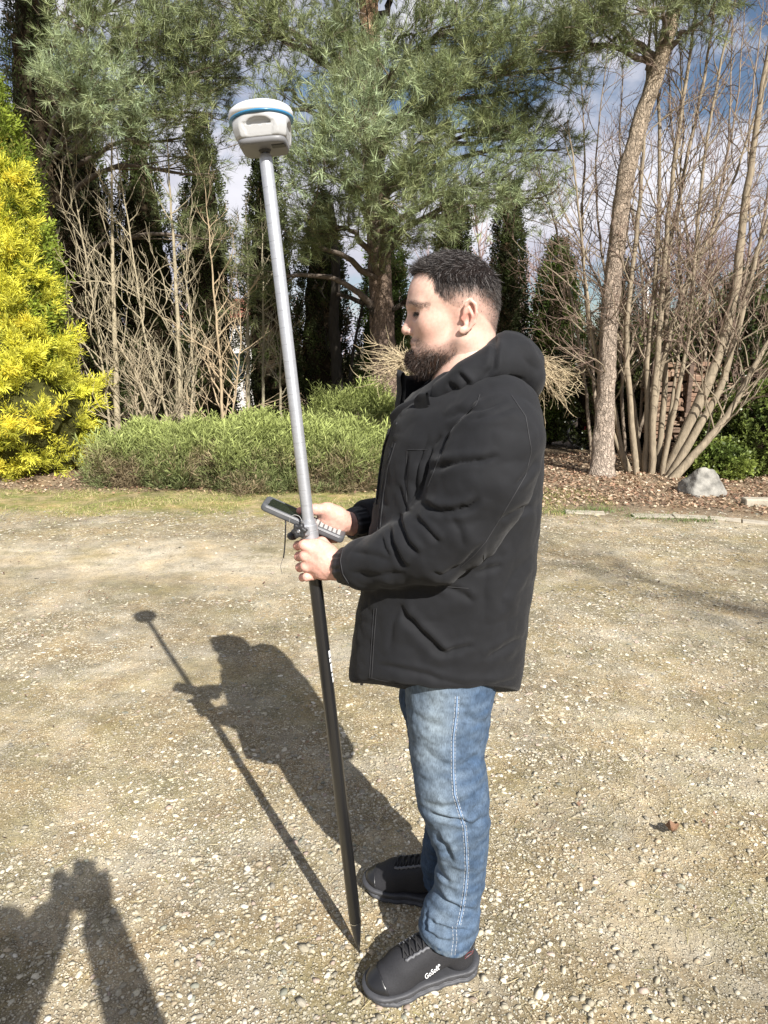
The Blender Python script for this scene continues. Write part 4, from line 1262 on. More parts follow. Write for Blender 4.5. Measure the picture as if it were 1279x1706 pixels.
# clump of bare stems on the right
ms = []
RT = [([(1060, 797), (1052, 700), (1040, 560), (1060, 400), (1072, 260), (1078, 120), (1090, -20)], 9.4, .045, .012),
      ([(1075, 797), (1078, 700), (1078, 600), (1092, 470), (1100, 300), (1096, 150), (1092, -30)], 9.5, .045, .012),
      ([(1085, 797), (1088, 690), (1098, 560), (1110, 400), (1126, 240), (1150, 90), (1165, -30)], 9.4, .05, .014),
      ([(1092, 797), (1105, 690), (1110, 570), (1112, 420), (1150, 240), (1180, 100), (1195, -30)], 9.6, .045, .012),
      ([(1102, 797), (1118, 700), (1150, 560), (1156, 440), (1168, 300), (1190, 150), (1230, -20)], 9.3, .035, .010),
      ([(1110, 790), (1140, 720), (1190, 620), (1225, 500), (1235, 380), (1262, 200), (1290, 20)], 9.3, .085, .022),
      ([(1112, 795), (1150, 735), (1205, 640), (1232, 540), (1262, 420), (1300, 300)], 9.2, .060, .018),
      ([(1115, 797), (1160, 755), (1215, 690), (1262, 600), (1310, 520)], 9.1, .062, .022),
      ([(1052, 795), (1030, 730), (1018, 640), (1024, 520), (1045, 380), (1050, 250)], 9.6, .034, .010),
      ([(1048, 795), (1035, 760), (1010, 690), (985, 560), (970, 420), (960, 300), (945, 200)], 9.6, .034, .008),
      ([(1070, 797), (1062, 720), (1052, 640), (1010, 500), (965, 400), (930, 330)], 9.7, .026, .007),
      ([(1080, 797), (1095, 640), (1130, 500), (1190, 380), (1240, 250), (1279, 130)], 9.5, .038, .010),
      ([(1098, 797), (1125, 640), (1135, 500), (1128, 350), (1140, 200), (1130, 60)], 9.7, .026, .008)]
for P_, Y, a, b in RT:
    ms.append(stem(P_, Y, a, b))
bare('clump of many bare stems fanning out from one base right of the leaning trunk', ms, 330, name='multi_stem_shrub', cat='shrub', group=None, col=(0.25, 0.205, 0.145), twigcol=(0.15, 0.105, 0.08), n1=23, n2=5, n3=3, L1=1.6, up=0.06, ang=0.62, r1=0.012, t0=0.24)

# thinner thicket behind it, filling the sky on the right with twigs
RB_ = [([(985, 780), (975, 640), (950, 480), (915, 340), (880, 230)], 11.0, .030, .006), ([(1000, 780), (985, 600), (968, 420), (975, 250), (965, 80)], 11.2, .034, .007),
       ([(1040, 780), (1035, 600), (1000, 420), (990, 260), (1015, 60)], 11.0, .030, .006), ([(1060, 780), (1075, 600), (1068, 420), (1030, 260), (1040, 60)], 11.4, .030, .007),
       ([(1130, 780), (1128, 600), (1150, 420), (1120, 240), (1110, 40)], 11.2, .030, .007), ([(1160, 780), (1175, 600), (1180, 420), (1215, 240), (1220, 20)], 11.2, .034, .007),
       ([(1200, 780), (1212, 600), (1250, 420), (1245, 240), (1270, 20)], 11.0, .034, .007), ([(1240, 780), (1262, 600), (1262, 420), (1290, 240), (1279, 60)], 11.2, .034, .008),
       ([(1050, 780), (1110, 560), (1200, 330), (1230, 160), (1240, 0)], 10.8, .03, .006)]
bare('thin-stemmed thicket standing behind the fanning clump, its twigs filling the sky', [stem(P_, Y, a_, b_) for P_, Y, a_, b_ in RB_], 331, name='thicket', cat='shrub', group=None, col=(0.25, 0.20, 0.15), twigcol=(0.19, 0.13, 0.10), n1=20, n2=4, n3=3, L1=1.6, up=0.05, ang=0.7, r1=0.010, t0=0.25)

# weeping bush behind the man: pale arching twigs
def weeping(label, px, py, Y, Rw, seed, n=150, droop=0.9):
    r = np.random.default_rng(seed)
    c = at(px, py, Y)
    root = thing('weeping_shrub', label, 'shrub', (c[0], Y, 0), 'weeping shrubs with pale curling twigs')
    g = Geo(); V, F, C = bark_tube(smooth_path([(c[0] + 0.02, Y, -0.02), (c[0] - 0.02, Y, c[2] * 0.5), c], 10, 1), np.linspace(0.04, 0.03, 10), 8, (0.25, 0.20, 0.14), r, 0.1); g.add(V, F, C); g.obj('stem', [m_bark], root, True)
    g = Geo()
    for i in range(n):
        a = r.uniform(0, 2 * math.pi); L = Rw * r.uniform(0.6, 1.5)
        d = np.array([math.cos(a), math.sin(a) * 0.8, r.uniform(-0.1, 0.7)])
        P = [c + r.normal(0, 0.04, 3)]; d = norm(d)
        for s_ in range(9):
            d = norm(d + np.array([0, 0, -0.16 * droop * (1 if s_ < 6 else -0.6)]) + r.normal(0, 0.10, 3)); P.append(P[-1] + d * L / 9)
        P = np.array(P); P[:, 2] = np.maximum(P[:, 2], 0.05)
        V, F, C = bark_tube(P, np.linspace(0.0065, 0.0025, 10), 4, np.array([0.40, 0.32, 0.21]) * r.uniform(0.7, 1.15), r); g.add(V, F, C)
        for j in range(3):
            q, dq = at_t(P, r.uniform(0.3, 0.95)); U = wander(q, dq + r.normal(0, 0.6, 3), L * 0.28, 4, r, 0.2, 0.05)
            V, F, C = bark_tube(U, np.linspace(0.004, 0.0018, 5), 3, (0.46, 0.38, 0.24), r); g.add(V, F, C)
    g.obj('twigs', [m_bark], root)
weeping('weeping shrub of pale curling twigs showing before the man\'s chin', 690, 610, 9.9, 0.62, 401, 150, 0.55)
weeping('weeping shrub of pale curling twigs showing behind the man\'s hood and back', 880, 610, 9.7, 0.62, 402, 260, 1.15)

# a bare tree off to the right behind the camera: its twigs dapple the gravel at the right with faint shade
bare('bare tree standing behind the camera to the right, dappling the gravel with faint shade', [([(9.6, -6.9, -0.05), (9.5, -6.8, 3.0), (9.2, -6.6, 6.0), (8.9, -6.4, 10.0)], 0.14, 0.02), ([(9.55, -6.85, 4.6), (8.6, -6.4, 6.6), (7.8, -6.0, 8.2), (7.2, -5.8, 9.4)], 0.06, 0.015), ([(9.55, -6.85, 4.4), (10.3, -6.6, 6.4), (10.9, -6.3, 8.2)], 0.06, 0.015)], 350, name='bare_tree', cat='tree', group=None, n1=26, n2=6, n3=3, L1=2.2, up=0.03, ang=0.75, r1=0.022, t0=0.4)
# ================================================================== things at the back right
# stacked firewood
m_wood = mat('split_wood', (0.24, 0.165, 0.11), rough=0.9, attr=True, noise=(30, 0.35), bump=(60, 0.004, 'noise'), nstretch=(0.3, 1, 1))
wp = thing('firewood_stack', 'stack of split firewood behind the bare stems and the boulder', 'woodpile', (4.9, 11.2, 0))
r = np.random.default_rng(51)
wd = []
for k in range(4):
    V, F = box((0, 0, 0), (0.36, 0.30, 0.080), None, 0.014)
    V = V * (1 + 0.12 * r.normal(0, 1, (len(V), 1)).clip(-1, 1))
    V[:, 2] += 0.012 * np.sin(V[:, 0] * 14 + k)
    C = np.array([(0.24, 0.155, 0.10), (0.15, 0.10, 0.068), (0.30, 0.21, 0.145), (0.19, 0.115, 0.075)])[k] * np.ones((len(V), 1))
    wd.append(mesh_data('log', V, F, [m_wood], C))
wx0, wx1 = at(1085, 700, 11.2)[0], at(1212, 700, 11.2)[0]
for row in range(20):
    z = 0.06 + row * 0.078
    x = wx0 + r.uniform(0, 0.2)
    while x < wx1:
        o = bpy.data.objects.new('log', wd[r.integers(4)]); COL.objects.link(o); o.parent = wp
        o.location = (x - 4.9, r.normal(0, 0.035), z + r.normal(0, 0.006)); o.rotation_euler = (r.normal(0, 0.05), r.normal(0, 0.03), r.normal(0, 0.06))
        sc_ = r.uniform(0.7, 1.15); o.scale = (sc_, 1, r.uniform(0.85, 1.05)); x += 0.375 * sc_
for i_, px in enumerate((1082, 1143, 1214)):
    c = at(px, 700, 11.0); V, F = box((c[0], 11.0, 0.82), (0.07, 0.07, 1.68), None, 0.006)
    link('post', mesh_data('post', V, F, [m_wood], np.tile([0.11, 0.075, 0.055], (len(V), 1))), wp)

# bicycle in the shade behind the leaning trunk
m_red = mat('red_paint', (0.38, 0.015, 0.035), rough=0.4)
m_tyre = mat('tyre_rubber', (0.03, 0.03, 0.03), rough=0.8)
m_rim = mat('rim_metal', (0.30, 0.30, 0.31), rough=0.4, metal=0.6)
bc = at(1003, 742, 12.2)
bike = thing('bicycle', 'red bicycle parked in the shade behind the leaning pine trunk', 'bicycle', (bc[0], 12.2, 0))
BX = bc[0]
def ringt(cx, cz, R, rr, n=36, sides=6, dy=0.0):
    t = np.linspace(0, 2 * math.pi, n + 1)
    return tube(np.stack([cx + R * np.cos(t), 12.2 + dy + 0 * t, cz + R * np.sin(t)], 1), rr, sides)
z0 = 0.05
for dx in (-0.34, 0.62):
    g = Geo(); g.add(*ringt(BX + dx, z0 + 0.31, 0.295, 0.016)); w_ = g.obj('wheel', [m_tyre], bike, True)
    g = Geo(); g.add(*ringt(BX + dx, z0 + 0.31, 0.272, 0.008))
    for k in range(12):
        a = k * math.pi / 6; g.add(*tube([(BX + dx, 12.2, z0 + 0.31), (BX + dx + 0.27 * math.cos(a), 12.2, z0 + 0.31 + 0.27 * math.sin(a))], 0.0015, 4))
    g.obj('rim', [m_rim], w_, True)
def bt(a, b, rr): return tube([(BX + a[0], 12.2, z0 + a[1]), (BX + b[0], 12.2, z0 + b[1])], rr, 8, cap=True)
g = Geo()
for a, b in (((-0.22, 0.68), (0.14, 0.34)), ((-0.24, 0.78), (0.26, 0.74)), ((0.14, 0.34), (0.30, 0.86)), ((0.14, 0.34), (0.62, 0.31)), ((0.28, 0.78), (0.62, 0.31)), ((-0.20, 0.86), (-0.34, 0.31))):
    g.add(*bt(a, b, 0.017))
g.obj('frame', [m_red], bike, True)
g = Geo(); g.add(*tube([(BX - 0.20, 11.95, z0 + 0.98), (BX - 0.22, 12.12, z0 + 0.94), (BX - 0.21, 12.28, z0 + 0.94), (BX - 0.19, 12.45, z0 + 0.98)], 0.013, 8, cap=True)); g.add(*bt((-0.21, 0.94), (-0.20, 0.84), 0.014)); g.obj('handlebar', [m_rim], bike, True)
V, F = box((BX + 0.31, 12.2, z0 + 0.92), (0.26, 0.13, 0.06), None, 0.02); link('saddle', mesh_data('saddle', V, F, [m_red]), bike)

# evergreen shrub at the right edge, and a dim one behind the stems
TLF = []
for s_ in (1, 2, 3):
    rr_ = np.random.default_rng(s_); V, F, tn = [], [], []
    for k in range(11):
        a = k * 2.4; e = rr_.uniform(0.2, 0.9)
        d = np.array([math.cos(a) * e, math.sin(a) * e, rr_.uniform(0.4, 1.0)]); p = np.array([0, 0, 0.012 * k]); s = norm(np.cross(d, rr_.normal(0, 1, 3))) * 0.016
        L = 0.048; i0 = len(V)
        V += [p, p + d * L * 0.5 - s, p + d * L, p + d * L * 0.5 + s]; F += [(i0, i0 + 1, i0 + 2), (i0, i0 + 2, i0 + 3)]; tn += [0.8, 1, 1.15, 1]
    TLF.append((np.array(V), np.array(F), np.array(tn)))
m_green = mat('evergreen_leaf', (0.1, 0.15, 0.04), rough=0.4, spec=0.5, attr=True, translucent=0.25)
def bush(label, x, Y, rx, ry, h, n, cols, seed, name='evergreen_shrub', size=1.0):
    r = np.random.default_rng(seed)
    root = thing(name, label, 'shrub', (x, Y, 0))
    def f_core(p):
        q = np.stack([(p[:, 0] - x) / rx, (p[:, 1] - Y) / ry, (p[:, 2] - h * .45) / (h * .55)], 1)
        return np.maximum((np.linalg.norm(q, axis=1) - 0.78 + 0.25 * vnoise(p, 2.5, 3)) * min(rx, ry), 0.04 - p[:, 2])
    P, Q = iso(f_core, (x - rx * 1.2, Y - ry * 1.2, 0), (x + rx * 1.2, Y + ry * 1.2, h * 1.15), 0.07, B=4)
    link('inner_twigs', mesh_data('inner_twigs', P, [Q], [m_core], None, True), root)
    d = norm(r.normal(0, 1, (n, 3))); d[:, 1] = -np.abs(d[:, 1]) * np.where(r.uniform(0, 1, n) < 0.8, 1, -1); d = norm(d)
    pos = np.stack([x + rx * d[:, 0], Y + ry * d[:, 1], h * .45 + h * .55 * d[:, 2]], 1)
    k = 1 + 0.30 * vnoise(pos, 2.5, 3) * -1 + 0.12 * vnoise(pos, 6, 4) + r.normal(0, 0.08, n)
    pos = np.array([x, Y, h * .45]) + (pos - np.array([x, Y, h * .45])) * k[:, None]
    pos = pos[pos[:, 2] > 0.04]; n = len(pos)
    out = norm(pos - np.array([x, Y, h * .4]))
    tone = sstep(vnoise(pos, 3, 5), -0.4, 0.4)[:, None]
    C = np.array(cols[0]) * (1 - tone) + np.array(cols[1]) * tone
    g = Geo(); place(g, TLF, pos, norm(out + np.array([0, 0, 0.5]) + r.normal(0, 0.4, (n, 3))), size * r.uniform(0.7, 1.3, n), C, r)
    g.obj('foliage', [m_green], root)
bush('glossy green evergreen shrub at the right edge behind the boulder', at(1262, 700, 9.8)[0], 9.8, 0.62, 0.6, at(640, 660, 9.6)[2], 2600, [(0.05, 0.075, 0.018), (0.14, 0.175, 0.04)], 71)
bush('low green evergreen shrub peeping out directly above the boulder', at(1190, 790, 9.3)[0], 9.3, 0.32, 0.3, 0.42, 700, [(0.10, 0.14, 0.03), (0.22, 0.27, 0.06)], 75)
bush('tall dark evergreen at the right edge rising behind the slanting stems', at(1265, 500, 11.4)[0], 11.6, 1.0, 0.8, at(640, 470, 11.6)[2], 2400, [(0.035, 0.05, 0.015), (0.07, 0.095, 0.025)], 72)
bush('sunlit yellow-green bush beyond the firewood stack', at(1165, 580, 15)[0], 15.5, 1.5, 1.2, at(640, 520, 15)[2], 2000, [(0.12, 0.14, 0.04), (0.20, 0.22, 0.07)], 73, size=1.4)
bush('dim green bush in the shade between the leaning trunk and the stem clump', at(1030, 650, 12.3)[0], 12.4, 1.0, 0.7, at(640, 560, 12.3)[2], 1600, [(0.035, 0.045, 0.015), (0.06, 0.075, 0.02)], 74)

# birches far behind
m_birch = mat('birch_bark', (0.68, 0.66, 0.62), rough=0.7, attr=True, noise=(6, 0.35), nstretch=(1, 1, 3))
for k, (px, Y, lb) in enumerate([(1086, 24, 'white birch trunk seen through the left part of the stem clump'), (1142, 27, 'white birch trunk seen through the middle of the stem clump'), (1175, 30, 'farthest white birch, above the firewood stack')]):
    p = at(px, 640, Y); root = thing('birch_tree', lb, 'tree', (p[0], Y, 0), 'white birches beyond the garden')
    r = np.random.default_rng(600 + k)
    P = wander((p[0], Y, -0.05), (0.08 * (k - 1), 0, 1), 4.8 + 0.5 * k, 14, r, 0.04, 0.03)
    g = Geo(); V, F, C = bark_tube(P, np.linspace(0.13, 0.03, 15), 8, (0.70, 0.68, 0.64), r); g.add(V, F, C); g.obj('trunk', [m_birch], root, True)
    g = Geo()
    for i in range(60):
        q, d = at_t(P, r.uniform(0.3, 1)); a = r.uniform(0, 6.28); Q = wander(q, (math.cos(a), math.sin(a), 0.9), r.uniform(1.0, 2.2), 5, r, 0.12, 0.0)
        V, F, C = bark_tube(Q, np.linspace(0.02, 0.006, 6), 4, (0.22, 0.15, 0.13), r); g.add(V, F, C)
        for j in range(6):
            q2, d2 = at_t(Q, r.uniform(0.3, 1)); U = wander(q2, d2 + r.normal(0, 0.5, 3), 0.7, 3, r, 0.15, -0.06); V, F, C = bark_tube(U, 0.006, 3, (0.20, 0.12, 0.11), r); g.add(V, F, C)
    g.obj('branches', [m_bark], root)

# far bare wood and a band of bushes: one mass
def far_wood():
    r = np.random.default_rng(88); g = Geo()
    for i in range(55):
        Y = r.uniform(38, 62); x = r.uniform(-0.75, 0.95) * Y; h = r.uniform(6, 9.5) * (0.8 + 0.3 * (x > 0))
        P = wander((x, Y, -0.2), (0, 0, 1), h, 6, r, 0.05, 0.02); V, F, C = bark_tube(P, np.linspace(0.12, 0.03, 7), 4, (0.20, 0.16, 0.14), r); g.add(V, F, C)
        for j in range(46):
            q, d = at_t(P, r.uniform(0.2, 1)); Q = wander(q, (r.normal(0, .6), r.normal(0, .6), 0.9), r.uniform(1, 2.6), 3, r, 0.15, 0.05)
            V, F, C = bark_tube(Q, np.linspace(0.035, 0.012, 4), 3, (0.24, 0.17, 0.155), r); g.add(V, F, C)
    o = g.obj('far_wood', [m_bark]); o['kind'] = 'stuff'; o['label'] = 'distant bare wood seen as one brownish mass beyond the garden'
    n = 9000
    x = r.uniform(-40, 55, n); Y = 34 + r.uniform(0, 5, n); z = r.uniform(0, 1, n) ** 1.5 * (2.3 + 0.8 * np.sin(x * 0.6)) 
    T, F, tn = (TLF[0][0][:16], TLF[0][1][:8], TLF[0][2][:16])
    V, Fi = instance(T * 8, F, np.stack([x, Y, z], 1), norm(r.normal(0, 0.5, (n, 3)) + np.array([0, -0.2, 1])), r.uniform(0.7, 1.4, n))
    C = np.repeat(np.array([(0.10, 0.095, 0.05), (0.14, 0.11, 0.07), (0.07, 0.085, 0.04)])[r.integers(0, 3, n)], len(T), 0)
    o = link('far_undergrowth', mesh_data('far_undergrowth', V, [Fi], [m_green], C)); o['kind'] = 'stuff'
far_wood()
# the house glimpsed between two thujas: white wall and a corner of red roof
m_wall = mat('white_render', (0.50, 0.48, 0.45), rough=0.9); m_roof = mat('red_tiles', (0.22, 0.085, 0.05), rough=0.8, noise=(3, 0.2))
c = at(385, 600, 22.0)
hs = thing('house', 'white house with a red roof glimpsed between two thujas left of the pole', 'house', (c[0] - 0.2, 22.5, 0))
zt = at(385, 530, 22)[2]
V, F = box((c[0] - 0.2, 24.0, zt / 2), (2.2, 4, zt)); link('wall', mesh_data('wall', V, F, [m_wall]), hs)
V = np.array([(c[0] - 1.5, 21.7, zt), (c[0] + 1.1, 21.7, zt), (c[0] + 1.1, 26.3, zt), (c[0] - 1.5, 26.3, zt), (c[0] - 1.5, 24, zt + 0.75), (c[0] + 1.1, 24, zt + 0.75)])
link('roof', mesh_data('roof', V, [np.array([(0, 1, 5, 4), (2, 3, 4, 5), (0, 3, 2, 1)]), np.array([(0, 4, 3), (1, 2, 5)])], [m_roof]), hs)
for dx in (-0.75, 0.35):
    V, F = box((c[0] - 0.2 + dx, 21.985, 1.45), (0.7, 0.05, 0.9)); wf = link('window', mesh_data('window', V, F, [m_wht_far := mat('window_frame_white', (0.8, 0.8, 0.8), rough=0.5)]), hs)
    V, F = box((c[0] - 0.2 + dx, 21.955, 1.45), (0.56, 0.03, 0.76)); link('pane', mesh_data('pane', V, F, [mat('window_glass', (0.03, 0.04, 0.05), rough=0.05)]), wf)
# ================================================================== the man
YM = 1.63                                     # his middle plane: he stands side-on, facing -X
m_skin = mat('skin', (0.60, 0.36, 0.27), rough=0.5, spec=0.35, attr=True, noise=(140, 0.10), bump=(500, 0.0003, 'noise'), sss=0.10)
m_hair = mat('hair', (0.02, 0.014, 0.011), rough=0.5, spec=0.3, attr=True)
m_haircap = mat('hair_roots', (0.02, 0.014, 0.011), rough=0.95, spec=0.03, attr=True)
m_eye = mat('eye', (0.05, 0.035, 0.03), rough=0.15)
m_jacket = mat('jacket_fabric', (0.0088, 0.0092, 0.0108), rough=0.8, spec=0.22, noise=(25, 0.14), bump=(1100, 0.00035, 'noise'), sheen=0.05)
m_jacket2 = mat('jacket_trim', (0.014, 0.014, 0.015), rough=0.5, spec=0.45, noise=(60, 0.2), bump=(500, 0.0004, 'noise'))
m_lining = mat('jacket_lining', (0.008, 0.008, 0.009), rough=0.8)
m_seam = mat('dark_thread', (0.017, 0.017, 0.019), rough=0.7)
m_zip = mat('zip_metal', (0.12, 0.12, 0.13), rough=0.35, metal=0.8)

def denim_material():
    m = bpy.data.materials.new('denim')
    m.use_nodes = True
    n, l = m.node_tree.nodes, m.node_tree.links
    b = n['Principled BSDF']
    b.inputs['Roughness'].default_value = 0.85
    b.inputs['Specular IOR Level'].default_value = 0.25
    a = n.new('ShaderNodeAttribute'); a.attribute_name = 'Col'
    tc = n.new('ShaderNodeTexCoord')
    mp = n.new('ShaderNodeMapping'); mp.inputs['Scale'].default_value = (1, 1, 0.18)
    t = n.new('ShaderNodeTexNoise'); t.inputs['Scale'].default_value = 520; t.inputs['Detail'].default_value = 3
    t2 = n.new('ShaderNodeTexNoise'); t2.inputs['Scale'].default_value = 60; t2.inputs['Detail'].default_value = 6
    l.new(tc.outputs['Object'], mp.inputs['Vector'])
    l.new(mp.outputs['Vector'], t.inputs['Vector'])
    l.new(tc.outputs['Object'], t2.inputs['Vector'])
    ad = n.new('ShaderNodeMath'); ad.operation = 'ADD'
    l.new(t.outputs['Fac'], ad.inputs[0]); l.new(t2.outputs['Fac'], ad.inputs[1])
    r = n.new('ShaderNodeMapRange')
    r.inputs['From Min'].default_value = 0.7; r.inputs['From Max'].default_value = 1.3
    r.inputs['To Min'].default_value = 0.62; r.inputs['To Max'].default_value = 1.42
    l.new(ad.outputs['Value'], r.inputs['Value'])
    vm = n.new('ShaderNodeVectorMath'); vm.operation = 'MULTIPLY'
    l.new(a.outputs['Color'], vm.inputs[0]); l.new(r.outputs['Result'], vm.inputs[1])
    l.new(vm.outputs['Vector'], b.inputs['Base Color'])
    bp = n.new('ShaderNodeBump'); bp.inputs['Distance'].default_value = 0.0004
    l.new(t.outputs['Fac'], bp.inputs['Height']); l.new(bp.outputs['Normal'], b.inputs['Normal'])
    return m
m_denim = denim_material()
m_stitch = mat('pale_stitching', (0.42, 0.44, 0.46), rough=0.8)
m_shoe = mat('shoe_knit', (0.019, 0.019, 0.0215), rough=0.75, spec=0.35, noise=(300, 0.25), bump=(650, 0.0004, 'noise'))
m_sole = mat('shoe_sole', (0.044, 0.045, 0.050), rough=0.6, noise=(40, 0.15))
m_cap = mat('shoe_toe_cap', (0.012, 0.012, 0.013), rough=0.33, spec=0.5, bump=(60, 0.0004, 'noise'))
m_stay = mat('shoe_eyelet_strip', (0.10, 0.102, 0.11), rough=0.5)
m_print = mat('white_print', (0.75, 0.76, 0.78), rough=0.5)
m_red = mat('red_trim', (0.20, 0.04, 0.045), rough=0.5)
m_lace = mat('shoe_lace', (0.016, 0.016, 0.017), rough=0.8, bump=(800, 0.0003, 'noise'))

man = thing('person', 'bearded man in black parka and blue jeans gripping the survey pole in profile', 'person', (0.19, YM, 0))

# ---- head, neck and the body under the clothes
HO = at(768, 535, YM)                          # ear canal, on the middle plane
def hd(a, b, c):                               # head frame: forward, sideways (towards the camera negative), up
    return np.array([HO[0] - a, YM + b, HO[2] + c])

def f_head(p):
    q = np.stack([HO[0] - p[:, 0], p[:, 1] - YM, p[:, 2] - HO[2]], 1)
    ab = q.copy(); ab[:, 1] = np.abs(ab[:, 1])
    d = s_ell(ab, (0.020, 0, 0.062), (0.091, 0.073, 0.083))
    d = smin(d, s_ell(ab, (-0.018, 0, 0.035), (0.062, 0.068, 0.075)), 0.03)
    d = smin(d, s_ell(ab, (0.070, 0, 0.045), (0.051, 0.058, 0.062)), 0.03)
    d = smin(d, s_ell(ab, (0.058, 0, -0.030), (0.052, 0.053, 0.068)), 0.03)
    d = smin(d, s_cone(ab, (0.002, 0.054, -0.040), (0.085, 0.014, -0.083), 0.016, 0.019), 0.03)
    d = smin(d, s_cone(ab, (-0.003, 0.055, 0.0), (0.002, 0.054, -0.040), 0.014, 0.016), 0.02)
    d = smin(d, s_ball(ab, (0.092, 0, -0.083), 0.021), 0.02)
    d = smin(d, s_ell(ab, (0.070, 0.036, -0.006), (0.028, 0.022, 0.026)), 0.03)     # cheek bones
    d = smin(d, s_cone(ab, (0.112, 0.006, 0.034), (0.094, 0.044, 0.035), 0.013, 0.010), 0.014)   # brow ridge
    d = smax(d, -s_ell(ab, (0.122, 0.031, 0.014), (0.026, 0.020, 0.014)), 0.010)    # eye sockets
    d = smin(d, s_ball(ab, (0.0925, 0.031, 0.016), 0.0138), 0.003)                  # lids
    d = smax(d, -s_cone(ab, (0.110, 0.019, 0.0130), (0.097, 0.0455, 0.0115), 0.0032, 0.0018), 0.0012)
    d = smin(d, s_cone(ab, (0.112, 0, 0.016), (0.126, 0, -0.018), 0.0085, 0.0105), 0.012)   # nose
    d = smin(d, s_ball(ab, (0.1265, 0, -0.021), 0.0098), 0.006)
    d = smin(d, s_ell(ab, (0.114, 0.0115, -0.0245), (0.0105, 0.0065, 0.0075)), 0.005)
    d = smax(d, -s_ball(ab, (0.119, 0.0062, -0.033), 0.0032), 0.003)
    d = smin(d, s_ell(ab, (0.096, 0, -0.048), (0.020, 0.024, 0.016)), 0.01)
    d = smin(d, s_ell(ab, (0.1085, 0, -0.0505), (0.0065, 0.021, 0.0045)), 0.004)     # lips
    d = smin(d, s_ell(ab, (0.1080, 0, -0.0605), (0.0070, 0.019, 0.0048)), 0.004)
    d = smax(d, -s_cone(ab, (0.117, 0, -0.0555), (0.103, 0.024, -0.0565), 0.0012, 0.001), 0.002)
    # neck
    nk = s_tube(ab, [(-0.022, 0, 0.0), (-0.018, 0, -0.070), (-0.020, 0, -0.16)], [0.058, 0.060, 0.070], 0.02)
    d = smin(d, nk, 0.025)
    d = smin(d, s_cone(ab, (-0.040, 0.030, -0.005), (0.045, 0.014, -0.14), 0.017, 0.015), 0.02)
    # ears
    e = s_ell(ab, (-0.009, 0.0785, 0.008), (0.0150, 0.0055, 0.0300))
    e = smax(e, -s_ell(ab, (-0.006, 0.0870, 0.000), (0.0080, 0.0095, 0.0135)), 0.002)
    e = smax(e, -s_ell(ab, (-0.0130, 0.0870, 0.0235), (0.0050, 0.0065, 0.0105)), 0.002)
    rim = s_tube(ab, [(0.003, 0.078, 0.012), (0.000, 0.082, 0.029), (-0.0105, 0.086, 0.0385), (-0.0200, 0.087, 0.0310), (-0.0235, 0.087, 0.012),
                      (-0.0195, 0.085, -0.008), (-0.006, 0.082, -0.024)], [0.0028, 0.0034, 0.0038, 0.0038, 0.0038, 0.0036, 0.0040], 0.003)
    e = smin(e, rim, 0.003)
    e = smin(e, s_tube(ab, [(-0.008, 0.083, 0.022), (-0.0155, 0.085, 0.006), (-0.011, 0.083, -0.012)], [0.0022, 0.0027, 0.0027], 0.003), 0.003)
    e = smin(e, s_ell(ab, (0.004, 0.080, -0.0240), (0.0100, 0.0050, 0.0090)), 0.005)   # lobe
    e = smin(e, s_ell(ab, (0.0065, 0.0775, 0.0010), (0.0036, 0.0038, 0.0055)), 0.003)   # tragus
    d = smin(d, e, 0.006)
    return d
Ph, Qh = iso(f_head, hd(0.16, -0.12, -0.20)[[0, 1, 2]], hd(-0.12, 0.12, 0.17), 0.0025)
# ---- hands: the near one clenched round the pole, the far one holding the controller
def pole_at(py):
    """middle of the pole where it crosses the photograph's row py"""
    for _ in range(1):
        a, b = POLE_A, POLE_B
    lo, hi_ = 0.0, 1.0
    for _ in range(30):
        t = (lo + hi_) / 2
        y = to_px(a + (b - a) * t)[1]
        if y > py: lo = t
        else: hi_ = t
    return a + (b - a) * t
POLE_A = at(598, 1588, 1.583)                  # tip on the ground
POLE_B = at(441, 250, 1.650)                   # top, under the receiver
POLE_AX = norm(POLE_B - POLE_A)

